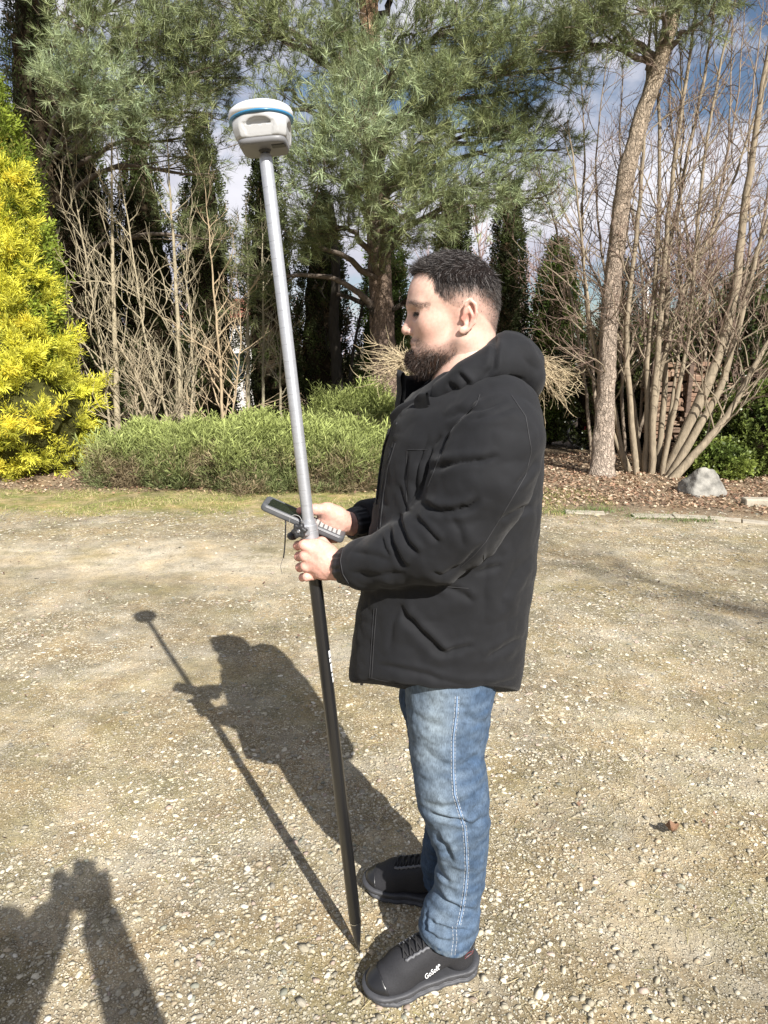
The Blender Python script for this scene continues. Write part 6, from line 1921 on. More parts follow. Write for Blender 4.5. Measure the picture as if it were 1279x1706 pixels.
# collar: two standing walls, the far one tall and the near one folded open
def wall(plan, z0f, z1f, th, nz=9, lean=0.0):
    """plan: world xy points; z0f/z1f: bottom and top height per point"""
    plan = np.asarray(plan, float); n = len(plan)
    T = norm(np.gradient(plan, axis=0)); Nn = np.stack([-T[:, 1], T[:, 0]], 1)
    V = []
    prof = [(0, -1)] + [(t, -1) for t in np.linspace(0.08, 0.92, nz)] + [(1.0, -0.5), (1.0, 0.5)] + [(t, 1) for t in np.linspace(0.92, 0.08, nz)] + [(0, 1)]
    for t, s in prof:
        z = z0f + (z1f - z0f) * t
        xy = plan + Nn * (s * th) + Nn * lean * t
        V.append(np.concatenate([xy, z[:, None]], 1))
    m = len(prof)
    V = np.stack(V)                             # (m, n, 3)
    V += 0.0035 * np.stack([vnoise(V, 30, k) for k in (1, 2, 3)], -1)
    i = np.arange(m)[:, None]; j = np.arange(n - 1)[None]
    F = np.stack([i * n + j, i * n + j + 1, ((i + 1) % m) * n + j + 1, ((i + 1) % m) * n + j], -1).reshape(-1, 4)
    return V.reshape(-1, 3), [F]
cg = Geo()
def xs(px, py, Y): return at(px, py, Y)[0]
pl = [(xs(671, 660, 1.600), 1.600), (xs(662, 660, 1.625), 1.625), (xs(664, 660, 1.66), 1.66), (xs(678, 660, 1.70), 1.70), (xs(705, 660, 1.735), 1.735), (xs(745, 660, 1.75), 1.75)]
pl = smooth_path(pl, 26)
tt = np.linspace(0, 1, 26)
zb = at(0, 712, 1.63)[2] + 0 * tt
zt = at(0, 620, 1.63)[2] + 0.004 * np.sin(tt * 9) - 0.010 * tt
cg.add(*wall(pl, zb, zt, 0.0055))
pl = [(xs(655, 690, 1.600), 1.600), (xs(672, 690, 1.575), 1.575), (xs(697, 690, 1.545), 1.545), (xs(726, 690, 1.520), 1.520), (xs(752, 690, 1.500), 1.500)]
pl = smooth_path(pl, 22)
tt = np.linspace(0, 1, 22)
zb = np.array([at(0, y, 1.55)[2] for y in np.interp(tt, [0, 0.3, 0.6, 1], [725, 722, 716, 700])])
zt = np.array([at(0, y, 1.55)[2] for y in np.interp(tt, [0, 0.25, 0.5, 0.62, 0.8, 1], [694, 674, 658, 650, 641, 632])])
cg.add(*wall(pl, zb, zt, 0.006, lean=-0.006))
cg.obj('collar', [m_jacket], jacket, True)
# folded storm flap with its sewn edge
fg = Geo()
fl = [(xs(716, 700, 1.488), 1.488), (xs(706, 700, 1.500), 1.500), (xs(697, 700, 1.520), 1.520)]
fl = smooth_path(fl, 14); tt = np.linspace(0, 1, 14)
zb = np.array([at(0, y, 1.50)[2] for y in np.interp(tt, [0, 0.5, 1], [676, 694, 700])])
zt = np.array([at(0, y, 1.50)[2] for y in np.interp(tt, [0, 0.5, 1], [652, 654, 662])])
fg.add(*wall(fl, zb, zt, 0.004, nz=6, lean=0.008))
fg.obj('storm_flap', [m_jacket], jacket, True)
# front placket edge under the collar, snap and zip pull
sg = Geo()
P = sj.line([(650, 716), (641, 745), (634, 790), (628, 840)], 4, 0.003)
if len(P) > 3:
    sg.add(*tube(np.array(P), 0.0028, 6, cap=True))
    sg.obj('placket_edge', [m_jacket], jacket, True)
zg = Geo()
zp = at(602, 1124, 1.60)
zg.add(*tube([zp, zp + np.array([0, 0, -0.012])], 0.0035, 8, cap=True))
zg.add(*box(zp + np.array([0, -0.001, -0.020]), (0.007, 0.003, 0.018), bev=0.001))
zg.obj('zip_pull', [m_zip], jacket)
h, n_ = sj.hit(661, 706)
if h is not None:
    bg_ = Geo(); bg_.add(*lathe(h, n_, [(0, 0.003), (0.001, 0.003), (0.0015, 0.0)], 12)); bg_.obj('snap', [m_zip], jacket)

# ---- jeans
LN = ([at(748, 1100, 1.555), at(748, 1160, 1.550), at(747, 1200, 1.545), at(744, 1250, 1.535), at(750, 1300, 1.525), at(757, 1340, 1.522), at(763, 1372, 1.525),
       at(768, 1405, 1.530), at(767, 1460, 1.535), at(757, 1505, 1.532), at(749, 1528, 1.526), at(745, 1545, 1.520), at(745, 1557, 1.516)],
      [0.100, 0.099, 0.095, 0.085, 0.085, 0.080, 0.071, 0.063, 0.058, 0.060, 0.066, 0.066, 0.0640])
LF = ([at(728, 1100, 1.72), at(727, 1160, 1.72), at(736, 1240, 1.725), at(748, 1310, 1.73), at(755, 1360, 1.74), at(745, 1400, 1.75), at(738, 1436, 1.76), at(738, 1470, 1.765)],
      [0.095, 0.094, 0.086, 0.074, 0.064, 0.062, 0.060, 0.064])
def f_jeans(p):
    n = s_tube(p, LN[0], LN[1], 0.03)
    f = s_tube(p, LF[0], LF[1], 0.03)
    d = smin(n, f, 0.02)
    pel = s_ell(p, (0.175, YM, 0.88), (0.125, 0.165, 0.16))
    d = smin(d, pel, 0.04)
    for pts, up in ((LN[0], 0.0), (LF[0], 0.0)):
        A, B = pts[-2], pts[-1]
        near = p[:, 2] < 0.22
        same = np.abs(p[:, 1] - B[1]) < 0.10
        # hem: slightly lower at the back
        zc = B[2] - 0.002 - 0.16 * (p[:, 0] - B[0])
        d = np.where(near & same, np.maximum(d, zc - p[:, 2]), d)
        inner = np.hypot(p[:, 0] - B[0], p[:, 1] - B[1]) - 0.054
        low_ = near & same & (p[:, 2] < B[2] + 0.03)
        d = np.where(low_, np.maximum(d, -np.maximum(inner, p[:, 2] - B[2] - 0.03)), d)
    return d
Pk, Qk = iso(f_jeans, (-0.02, 1.36, 0.06), (0.40, 1.90, 1.02), 0.0042)
Pk = relax(Pk, Qk, 1, 0.4)
Nk = v_normals(Pk, Qk)
def z5(*pts): return [(560 + x / 2.941, 1120 + y / 2.941) for x, y in pts]
FJ = [
    (z5((455, 690), (520, 708), (610, 722), (650, 745)), 0.006, 0.010, 0.9),
    (z5((430, 640), (520, 670), (600, 650), (690, 600)), 0.010, 0.005, 0.9),
    (z5((490, 790), (540, 860), (570, 930)), 0.007, 0.008, 0.9),
    (z5((480, 850), (500, 960), (560, 1040)), 0.006, 0.006, 0.8),
    (z5((480, 1050), (530, 1120), (600, 1160), (690, 1170)), 0.007, 0.009, 0.9),
    (z5((440, 1180), (480, 1240), (560, 1265), (660, 1262)), 0.006, 0.009, 0.9),
    (z5((430, 1260), (500, 1310), (570, 1320)), 0.005, 0.006, 0.8),
    (z5((445, 1160), (440, 1230), (452, 1280)), 0.004, 0.006, 0.8),
    (z5((420, 360), (480, 420), (560, 470)), 0.012, 0.004, 0.8),
    (z5((380, 200), (450, 250), (540, 270)), 0.012, 0.004, 0.8),
    (z5((690, 400), (650, 440), (600, 520)), 0.010, 0.006, 0.8),
    (z5((735, 700), (680, 740), (640, 790)), 0.008, 0.006, 0.8),
    (z5((720, 900), (670, 960), (640, 1040)), 0.008, 0.004, 0.8),
    (z5((700, 640), (660, 690), (630, 720)), 0.007, 0.006, 0.8),
    (z5((600, 130), (640, 220), (720, 260)), 0.012, 0.004, 0.8),
]
Pk = folds(Pk, Nk, FJ, 1.45)
Nk = v_normals(Pk, Qk)
lowj = sstep(0.40 - Pk[:, 2], 0, 0.2)
Pk = Pk + Nk * (0.0028 * vnoise(Pk * np.array([1, 1, 1.6]), 20, 7) + (0.0012 + 0.0022 * lowj) * vnoise(Pk * np.array([0.7, 0.7, 2.2]), 34, 8) + 0.0007 * vnoise(Pk, 110, 9) + 0.0036 * (np.abs(vnoise(Pk * np.array([1, 1, 1.7]), 17, 25)) - 0.25) * (0.5 + lowj) + 0.0014 * (np.abs(vnoise(Pk * np.array([1, 1, 1.5]), 42, 26)) - 0.25))[:, None]
Nk = v_normals(Pk, Qk)
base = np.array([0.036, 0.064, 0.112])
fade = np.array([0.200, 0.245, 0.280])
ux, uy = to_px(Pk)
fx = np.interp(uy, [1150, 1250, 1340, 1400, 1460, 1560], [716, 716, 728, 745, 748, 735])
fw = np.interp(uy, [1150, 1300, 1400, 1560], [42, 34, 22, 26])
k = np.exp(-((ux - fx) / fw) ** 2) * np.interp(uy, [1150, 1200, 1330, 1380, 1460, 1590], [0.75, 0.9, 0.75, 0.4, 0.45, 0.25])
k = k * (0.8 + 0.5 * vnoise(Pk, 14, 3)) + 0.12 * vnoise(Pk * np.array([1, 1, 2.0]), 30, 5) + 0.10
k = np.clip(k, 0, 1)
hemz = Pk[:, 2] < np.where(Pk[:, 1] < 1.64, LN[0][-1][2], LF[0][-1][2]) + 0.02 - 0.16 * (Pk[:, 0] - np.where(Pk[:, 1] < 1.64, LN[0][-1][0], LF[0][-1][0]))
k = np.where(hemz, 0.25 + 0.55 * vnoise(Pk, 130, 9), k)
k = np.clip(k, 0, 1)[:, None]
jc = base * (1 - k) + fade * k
jc = np.where((Pk[:, 1:2] > 1.66), base * 0.75, jc)  # far leg: its shade is put into the denim colour
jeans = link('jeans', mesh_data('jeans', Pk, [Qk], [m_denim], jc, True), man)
sk = Surf(Pk, Qk)
st = Geo()
SEAM = z5((592, 118), (588, 200), (572, 330), (572, 480), (580, 600), (610, 700), (628, 760), (636, 860), (640, 960), (632, 1060), (615, 1170), (600, 1240))
SEAM2 = z5((578, 1245), (582, 1310), (572, 1385))
for off in (-3.0, 3.0):
    for S_ in (SEAM, SEAM2):
        P = sk.line([(x + off, y) for x, y in S_], 2.0, 0.0005)
        for i in range(0, len(P) - 2, 3):
            st.add(*tube(np.array(P[i:i + 3]), 0.0007, 4, cap=True))
st.obj('side_seam_stitching', [m_stitch], jeans)
st = Geo()
P = np.array(sk.line(SEAM, 3.0, 0.0008)); P[1:-1] = (P[:-2] + 2 * P[1:-1] + P[2:]) / 4
st.add(*tube(P, 0.0022, 5, cap=True))
V = np.concatenate(st.V)
link('side_seam', mesh_data('side_seam', V, [np.concatenate(f) for f in st.F.values() if f], [m_denim], np.tile([0.16, 0.23, 0.34], (len(V), 1)), True), jeans)

# ---- shoes
def make_shoe(heel, toe, detail):
    heel, toe = np.asarray(heel, float), np.asarray(toe, float)
    ax = norm(toe - heel); L = np.linalg.norm(toe - heel)
    sd = np.array([ax[1], -ax[0]])              # towards the outer side for the near shoe
    def loc(p):
        q = p[:, :2] - heel
        return np.stack([q @ ax, q @ sd, p[:, 2]], 1)
    def wld(q):
        q = np.asarray(q, float)
        return np.concatenate([heel + q[..., 0:1] * ax + q[..., 1:2] * sd, q[..., 2:3]], -1)
    def plan(q, grow=0.0):
        r = s_tube(q[:, :2], [np.array([0.044, 0.0]), np.array([0.14, 0.004]), np.array([L - 0.098, 0.004]), np.array([L - 0.052, -0.004])],
                   [0.043 + grow, 0.038 + grow, 0.050 + grow, 0.050 + grow], 0.03)
        return r
    def f_sole(p):
        q = loc(p)
        d2 = plan(q) - 0.0045 - 0.0025 * np.sin(q[:, 2] * 210 + 1.0) - 0.0012 * np.sin(q[:, 0] * 160) * (q[:, 2] < 0.02)
        rock = 0.016 * sstep(q[:, 0], L - 0.085, L + 0.01) + 0.010 * sstep(-q[:, 0], -0.03, 0.005)
        top = 0.031 + 0.010 * sstep(q[:, 0], L - 0.09, L) + 0.012 * sstep(-q[:, 0], -0.06, 0.0)
        d = smax(d2, np.maximum(rock - q[:, 2], q[:, 2] - top), 0.010)
        ch = np.abs(q[:, 2] - rock - 0.013) - 0.0012        # groove round the midsole
        d = smax(d, -np.maximum(ch, -(d2 + 0.004)), 0.002)
        return d
    def f_up(p, g=0.0):
        q = loc(p)
        qq = q.copy()
        d = s_tube(qq, [(L - 0.062, -0.003, 0.046), (L - 0.105, 0.0, 0.058), (0.155, 0.0, 0.074), (0.105, 0, 0.092)], [0.034, 0.042, 0.044, 0.044], 0.03)
        d = smin(d, s_tube(qq, [(0.052, 0, 0.050), (0.052, 0, 0.105), (0.10, 0, 0.100)], [0.042, 0.040, 0.044], 0.02), 0.03)
        d = smin(d, s_ell(qq, (L - 0.070, -0.003, 0.036), (0.066, 0.050, 0.030)), 0.02)
        d = smax(d, plan(q, 0.0) - 0.001, 0.014)
        d = smax(d, 0.020 - q[:, 2], 0.003)
        zt = np.interp(q[:, 0], [0.0, 0.02, 0.06, 0.10, 0.16, 0.3], [0.128, 0.118, 0.104, 0.118, 0.2, 0.2])
        d = smax(d, q[:, 2] - zt, 0.006)
        return d - g
    c = wld(np.array([L / 2, 0, 0.05]))
    lo, hi_ = c - np.array([0.21, 0.21, 0.055]), c + np.array([0.21, 0.21, 0.11])
    h = 0.0030
    root = None
    P, Q = iso(f_up, lo, hi_, h)
    up = (P, Q)
    upper = link('shoe', mesh_data('shoe', P, [Q], [m_shoe], None, True), man)
    P, Q = iso(f_sole, lo, hi_, h)
    link('sole', mesh_data('sole', P, [Q], [m_sole], None, True), upper)
    sl = (P, Q)
    P, Q = iso(lambda p: smax(f_up(p, 0.0016), (L - 0.052 + 0.35 * (loc(p)[:, 2] - 0.04)) - loc(p)[:, 0] + 2.2 * np.abs(loc(p)[:, 1]) ** 1.6 * 0 , 0.002), lo, hi_, h)
    link('toe_cap', mesh_data('toe_cap', P, [Q], [m_cap], None, True), upper)
    # laces crossing the tongue
    t = BVHTree.FromPolygons([tuple(p) for p in up[0]], [tuple(q) for q in up[1].tolist()])
    def on(s, w, lift):
        o = wld(np.array([s, w, 0.25])); r = t.ray_cast(Vector(o), Vector((0, 0, -1)))
        return None if r[0] is None else np.array(r[0]) + np.array(r[1]) * lift
    lg, eg = Geo(), Geo()
    for i in range(6):
        s = L - 0.108 - 0.018 * i
        ww = 0.020 + 0.001 * i
        for sg_ in (-1, 1):
            P = [on(s - 0.006 * sg_ * (w / ww), w, 0.003 + 0.003 * (1 - abs(w / ww))) for w in np.linspace(-ww, ww, 9)]
            P = [p for p in P if p is not None]
            if len(P) > 3:
                lg.add(*tube(np.array(P), 0.0024, 6, cap=True))
    for sg_ in (-1, 1):
        P = [on(s, sg_ * (0.0235 + 0.0035 * math.sin(s * 370) ** 2), 0.0006) for s in np.linspace(L - 0.104, L - 0.215, 22)]
        P = [p for p in P if p is not None]
        if len(P) > 3:
            eg.add(*tube(np.array(P), np.full(len(P), 0.0042), 6, cap=True))
    lg.obj('laces', [m_lace], upper, True)
    if detail:
        eg.obj('eyelet_strip', [m_stay], upper, True)
    return upper, up, sl, wld
near_shoe, up_n, sole_n, wld_n = make_shoe((0.249, 1.546), (-0.052, 1.448), True)
far_shoe, up_f, sole_f, wld_f = make_shoe((0.250, 1.745), (-0.060, 1.838), True)

# lettering and trim printed on the near shoe
def text_mesh(body_, size, res=3):
    cu = bpy.data.curves.new('txt', 'FONT'); cu.body = body_; cu.size = size; cu.resolution_u = res
    cu.offset = 0.012 * size
    ob = bpy.data.objects.new('txt', cu); COL.objects.link(ob)
    dg = bpy.context.evaluated_depsgraph_get()
    me = bpy.data.meshes.new_from_object(ob.evaluated_get(dg))
    V = np.array([v.co[:] for v in me.vertices]); F = [list(p.vertices) for p in me.polygons]
    bpy.data.objects.remove(ob); bpy.data.curves.remove(cu); bpy.data.meshes.remove(me)
    return V, F
def print_on(surf, V, F, p0, ux_, uy_, lift, name, m, parent):
    """lay flat outline V on a surface: p0 photo direction of the origin, ux_/uy_ photo steps per unit"""
    P, ok = [], []
    for x, y, _ in V:
        h, n = surf.hit(p0[0] + ux_[0] * x + uy_[0] * y, p0[1] + ux_[1] * x + uy_[1] * y, lift)
        ok.append(h is not None); P.append(h if h is not None else np.zeros(3))
    F = [f for f in F if all(ok[i] for i in f)]
    me = bpy.data.meshes.new(name)
    me.from_pydata([tuple(p) for p in P], [], F); me.materials.append(m); me.update()
    return link(name, me, parent)
su = Surf(*up_n)
V, F = text_mesh('GoSoft', 1.0)
wT = V[:, 0].max()
print_on(su, V, F, (708.5, 1631.5), (23.5 / wT, -17.5 / wT), (-3.2, -11.0), 0.0011, 'lettering', m_print, near_shoe)
an = np.linspace(0, 2 * math.pi, 13)[:-1]
ringV = np.concatenate([np.stack([np.cos(an), np.sin(an), 0 * an], 1) * 1.9, np.stack([np.cos(an), np.sin(an), 0 * an], 1) * 0.9])
ringF = [[i, (i + 1) % 12, 12 + (i + 1) % 12, 12 + i] for i in range(12)]
print_on(su, ringV, ringF, (730.8, 1607.5), (1, 0), (0, 1), 0.0011, 'registered_mark', m_print, near_shoe)
tg = Geo()
P = su.line([(774, 1597), (786, 1588), (788, 1583), (778, 1588), (774, 1594)], 1.5, 0.0008)
if len(P) > 3: tg.add(*tube(np.array(P), 0.0006, 5)); tg.obj('heel_logo', [m_red], near_shoe)
tg = Geo()
P = su.line([(776, 1594), (784, 1588), (788, 1579), (786, 1570)], 1.5, 0.0012)
if len(P) > 3: tg.add(*tube(np.array(P), 0.0007, 5)); tg.obj('heel_piping', [m_stay], near_shoe)
# ================================================================== survey pole, receiver, clamp and controller
m_alu = mat('aluminium', (0.42, 0.43, 0.45), rough=0.42, metal=0.55, spec=0.5, noise=(30, 0.08), nstretch=(1, 1, 6))
m_black = mat('black_tube', (0.012, 0.012, 0.013), rough=0.32, spec=0.5, coat=0.3)
m_wht = mat('white_plastic', (0.66, 0.67, 0.68), rough=0.35, coat=0.2)
m_grey = mat('pale_grey_plastic', (0.36, 0.36, 0.355), rough=0.45)
m_dgrey = mat('grey_plastic', (0.085, 0.088, 0.093), rough=0.45, noise=(60, 0.1))
m_blue = mat('blue_band', (0.02, 0.16, 0.32), rough=0.35, coat=0.3)
m_knob = mat('black_plastic', (0.02, 0.02, 0.021), rough=0.5)
m_screen = mat('screen_glass', (0.012, 0.016, 0.012), rough=0.08, spec=0.6)
m_keys = mat('key_rubber', (0.35, 0.35, 0.33), rough=0.6)
m_steel = mat('bright_steel', (0.6, 0.6, 0.6), rough=0.25, metal=1.0)
m_midgrey = mat('mid_grey_plastic', (0.16, 0.16, 0.165), rough=0.5)  # plain mid grey for bottom plate, scale marks and edge trim

pole = thing('survey_pole', 'tall leaning survey pole, silver above and black below, with white receiver on top', 'survey pole', tuple(POLE_A))
Lp = float(np.linalg.norm(POLE_B - POLE_A))
def ppt(py):
    return float((pole_at(py) - POLE_A) @ POLE_AX)
s_tip = ppt(1535); s_mid = ppt(893); s_top = ppt(256)
g = Geo(); g.add(*lathe(POLE_A, POLE_AX, [(0, 0.0), (0.004, 0.002), (s_tip * 0.45, 0.0095), (s_tip, 0.0158), (s_tip + 0.004, 0.0162)], 28)); g.obj('tip', [m_black], pole, True)
g = Geo(); g.add(*lathe(POLE_A + POLE_AX * (s_tip + 0.004), POLE_AX, [(0, 0.0150), (0.001, 0.0165), (s_mid - s_tip - 0.004, 0.0165)], 32)); lower = g.obj('lower_tube', [m_black], pole, True)
g = Geo(); g.add(*lathe(POLE_A + POLE_AX * s_tip, POLE_AX, [(0.0, 0.0166), (0.0015, 0.0169), (0.003, 0.0166)], 32)); g.obj('tip_ring', [m_steel], pole, True)
g = Geo(); g.add(*lathe(POLE_A + POLE_AX * s_mid, POLE_AX, [(0, 0.0145), (s_top - s_mid - 0.012, 0.0145), (s_top - s_mid - 0.003, 0.0125), (s_top - s_mid, 0.008)], 32)); upper = g.obj('upper_tube', [m_alu], pole, True)
# engraved centimetre marks
mk = Geo()
for i in range(1, 24):
    s = s_mid + 0.04 + i * 0.038
    if s > s_top - 0.05: break
    V, F = lathe(POLE_A + POLE_AX * s, POLE_AX, [(-0.00025, 0.0147), (0.00025, 0.0147)], 40)
    F = F[0]
    cen = V[F].mean(1)
    keep = (np.abs(cen[:, 0] - (POLE_A + POLE_AX * s)[0] + 0.004) < (0.009 if i % 5 else 0.02)) & (cen[:, 1] < (POLE_A + POLE_AX * s)[1])
    mk.add(V, F[keep])
mk.obj('scale_marks', [m_midgrey], upper)
# white lettering down the right-hand edge of the black tube, turned mostly away
lt = Geo()
r2 = np.random.default_rng(5)
for a, b in ((1083, 1094), (1096, 1102), (1105, 1118), (1121, 1126), (1128, 1136)):
    s0, s1 = ppt(b), ppt(a)
    rr = 0.01665
    th0, th1 = 0.10, r2.uniform(0.45, 0.7)
    V = []
    n = 6
    fw_ = np.array([1.0, 0, 0]) - POLE_AX * POLE_AX[0]; fw_ = norm(fw_); sd_ = np.cross(POLE_AX, fw_)
    if sd_[1] > 0: sd_ = -sd_
    for s in (s0, s1):
        for t in np.linspace(th0 - 0.9, th1, n):
            V.append(POLE_A + POLE_AX * s + rr * (math.cos(t) * fw_ + math.sin(t) * sd_))
    F = np.array([[i, i + 1, n + i + 1, n + i] for i in range(n - 1)])
    lt.add(np.array(V), F)
lt.obj('white_lettering', [m_print], lower)

# receiver
RB = POLE_A + POLE_AX * (s_top + 0.004)
ru = POLE_AX
rx_ = norm(np.array([1.0, 0, 0]) - ru * ru[0]); ry_ = np.cross(ru, rx_)
RR = np.stack([rx_, ry_, ru], 1)
g = Geo(); g.add(*lathe(RB - ru * 0.004, ru, [(0, 0.0095), (0.006, 0.0135), (0.020, 0.0135), (0.022, 0.018), (0.028, 0.018)], 24)); g.obj('adapter', [m_knob], pole, True)
def rring(h, a, b, e, n=64, cx=0.0):
    t = np.arange(n) * 2 * math.pi / n
    c, s = np.cos(t), np.sin(t)
    x = np.sign(c) * np.abs(c) ** (2 / e) * a + cx
    y = np.sign(s) * np.abs(s) ** (2 / e) * b
    return RB + x[:, None] * RW * rx_ + y[:, None] * RW * ry_ + h * RZ * ru
def loft(rings, cap0=True, cap1=True):
    n = len(rings[0]); m = len(rings)
    V = np.concatenate(rings)
    i = np.arange(m - 1)[:, None] * n; j = np.arange(n)[None]
    F = np.stack([i + j, i + (j + 1) % n, i + n + (j + 1) % n, i + n + j], -1).reshape(-1, 4)
    Fs = [F]; ex = []
    if cap0:
        V = np.concatenate([V, rings[0].mean(0)[None]]); jj = np.arange(n)
        ex.append(np.stack([np.full(n, len(V) - 1), (jj + 1) % n, jj], -1))
    if cap1:
        V = np.concatenate([V, rings[-1].mean(0)[None]]); jj = np.arange(n)
        ex.append(np.stack([np.full(n, len(V) - 1), (m - 1) * n + jj, (m - 1) * n + (jj + 1) % n], -1))
    if ex: Fs.append(np.concatenate(ex))
    return V, Fs
# body: implicit, so that the hollow in its side is cut into it
RZ, RW = 0.70, 0.93                             # height and width of the receiver against the drawing below
def rloc(p):
    q = (p - RB) @ RR
    return q / np.array([RW, RW, RZ])
def f_rec(p):
    q = rloc(p)
    z = q[:, 2]
    a = np.interp(z, [0.018, 0.03, 0.06, 0.082], [0.057, 0.060, 0.064, 0.069])
    x, y = np.abs(q[:, 0]), np.abs(q[:, 1])
    d = np.maximum(np.maximum(x, y) - a, (x + y) / 1.4142 - a * 1.22)
    d = smax(d, np.hypot(x, y) - np.interp(z, [0.02, 0.05, 0.08, 0.09], [0.083, 0.080, 0.0715, 0.0695]), 0.006)
    d = smax(d, np.maximum(0.020 - z, z - 0.086), 0.006)
    # hollow with a sloping shelf, on the four sides
    for ax_ in (0, 1):
        u, v = (q[:, 0], y) if ax_ == 1 else (q[:, 1], x)
        c = np.sqrt((u / 0.028) ** 2 + ((z - 0.056) / 0.0165) ** 2)
        half = np.maximum((c - 1) * 0.016, 0.055 - z)
        dep = 0.014 * np.clip(1 - (z - 0.055) / 0.03, 0, 1)
        d = smax(d, -np.maximum(half, -(v - (a - 0.012))), 0.002)
        pan = np.maximum(np.abs(u) - (0.030 + (z - 0.03) * 0.25), np.abs(z - 0.0425) - 0.0185)
        d = smax(d, -np.maximum(pan, -(v - (a - 0.0016))), 0.001)
    return d * RZ
Pr, Qr = iso(f_rec, RB - 0.10, RB + 0.13, 0.0021)
rec = link('receiver_body', mesh_data('receiver_body', Pr, [Qr], [m_grey], None, True), pole)
V, F = loft([rring(h, r, r, 2.0, 64) for h, r in [(0.083, 0.060), (0.0845, 0.0735), (0.0865, 0.0757), (0.0905, 0.0757), (0.091, 0.070)]])
g = Geo(); g.add(V, F); g.obj('blue_band', [m_blue], rec, True)
V, F = loft([rring(h, r, r, 2.0, 64) for h, r in [(0.0900, 0.068), (0.0905, 0.0757), (0.106, 0.0757), (0.114, 0.0735), (0.121, 0.066), (0.127, 0.050), (0.130, 0.030), (0.1315, 0.012)]])
g = Geo(); g.add(V, F); g.obj('dome', [m_wht], rec, True)
V, F = loft([rring(h, r, r, 5, 48) for h, r in [(0.004, 0.046), (0.005, 0.053), (0.019, 0.057), (0.0215, 0.054)]])
g = Geo(); g.add(V, F); g.obj('bottom_plate', [m_midgrey], rec, True)
g = Geo(); g.add(*box(RB + 0.034 * rx_ - 0.022 * ry_ + 0.004 * ru, (0.030, 0.022, 0.006), RR, 0.0015)); g.obj('battery_door', [m_knob], rec)

# clamp round the pole
cl0 = ppt(897); cl1 = ppt(866)
g = Geo(); hgt = cl1 - cl0
g.add(*lathe(POLE_A + POLE_AX * cl0, POLE_AX, [(0, 0.0150), (0, 0.0195), (0.002, 0.0212), (hgt * 0.38, 0.0212), (hgt * 0.40, 0.0198), (hgt * 0.44, 0.0198), (hgt * 0.46, 0.0212), (hgt * 0.74, 0.0212), (hgt * 0.76, 0.0185), (hgt, 0.0185), (hgt, 0.0150)], 72))
clamp = g.obj('clamp', [m_alu], pole, False)
kc = at(499, 884, 1.578)
pc = pole_at(884)
g = Geo(); g.add(*box((kc + pc) / 2 + np.array([0, -0.001, 0]), (0.030, 0.020, 0.026), np.stack([norm(pc - kc), norm(np.cross(POLE_AX, norm(pc - kc))), POLE_AX], 1), 0.003)); g.obj('clamp_block', [m_alu], clamp)
# star knob facing the camera side
ka = norm(np.array([-0.16, -1.0, 0.05])); kx = norm(np.cross(POLE_AX, ka)); ky = np.cross(ka, kx)
t = np.arange(72) * 2 * math.pi / 72
rad = 0.0170 + 0.0026 * np.cos(6 * t)
def kring(h, s): return kc + h * ka + (rad * s * np.cos(t))[:, None] * kx + (rad * s * np.sin(t))[:, None] * ky
V, F = loft([kring(-0.004, 0.9), kring(-0.003, 1.0), kring(0.007, 1.0), kring(0.0095, 0.93), kring(0.0100, 0.5), kring(0.0085, 0.35)])
g = Geo(); g.add(V, F); knob = g.obj('knob', [m_knob], clamp, True)
g = Geo(); g.add(*lathe(kc + ka * 0.0070, ka, [(0, 0.0042), (0.0036, 0.0042), (0.0042, 0.003), (0.0036, 0.0012), (0.003, 0.0)], 16)); g.obj('knob_screw', [m_steel], knob)
k2 = at(486, 893, 1.60)
V, F = lathe(k2, norm(np.array([-0.5, -0.7, 0.3])), [(-0.012, 0.0), (-0.011, 0.008), (-0.004, 0.010), (0.004, 0.010), (0.010, 0.007), (0.011, 0.0)], 16)
g = Geo(); g.add(V, F); g.obj('lever', [m_knob], clamp, True)

# controller held behind the pole, long way up-left to down-right
cA, cB = at(437, 838, 1.655), at(573, 898, 1.655)
cx_ = norm(cB - cA); cz_ = norm(np.cross(cx_, np.array([0, 1.0, 0])))
if cz_[2] < 0: cz_ = -cz_
cy_ = np.cross(cz_, cx_)
# roll the face a little towards the camera
rl = math.radians(4)
cz_, cy_ = cz_ * math.cos(rl) - np.array([0, 1.0, 0]) * math.sin(rl), None
cz_ = norm(cz_ - cx_ * (cz_ @ cx_)); cy_ = np.cross(cz_, cx_)
if cy_[1] < 0: cy_ = -cy_
CR = np.stack([cx_, cy_, cz_], 1)
CL = float(np.linalg.norm(cB - cA)); cC = (cA + cB) / 2 - cz_ * 0.004 + cy_ * 0.022
def f_ctl(p):
    q = (p - cC) @ CR
    w = np.interp(q[:, 0], [-CL / 2, -CL / 2 + 0.05, 0.0, 0.02, CL / 2], [0.040, 0.041, 0.039, 0.033, 0.031])
    x = np.abs(q[:, 0]) - (CL / 2 - 0.014); y = np.abs(q[:, 1]) - (w - 0.014)
    d2 = np.hypot(np.maximum(x, 0), np.maximum(y, 0)) + np.minimum(np.maximum(x, y), 0) - 0.014
    d = smax(d2, np.abs(q[:, 2]) - 0.0098, 0.007)
    # sunk display
    s = np.maximum(np.abs(q[:, 0] + CL * 0.17) - CL * 0.27, np.abs(q[:, 1]) - 0.033)
    return smax(d, -np.maximum(s, 0.0078 - q[:, 2]), 0.0012)
Pq, Qq = iso(f_ctl, cC - 0.14, cC + 0.14, 0.0020)
ctl = link('survey_controller', mesh_data('survey_controller', Pq, [Qq], [m_dgrey], None, True))
tag(ctl, 'grey handheld survey controller with screen and keypad held behind the pole', 'controller')
def cpt(x, y, z): return cC + CR @ np.array([x, y, z])
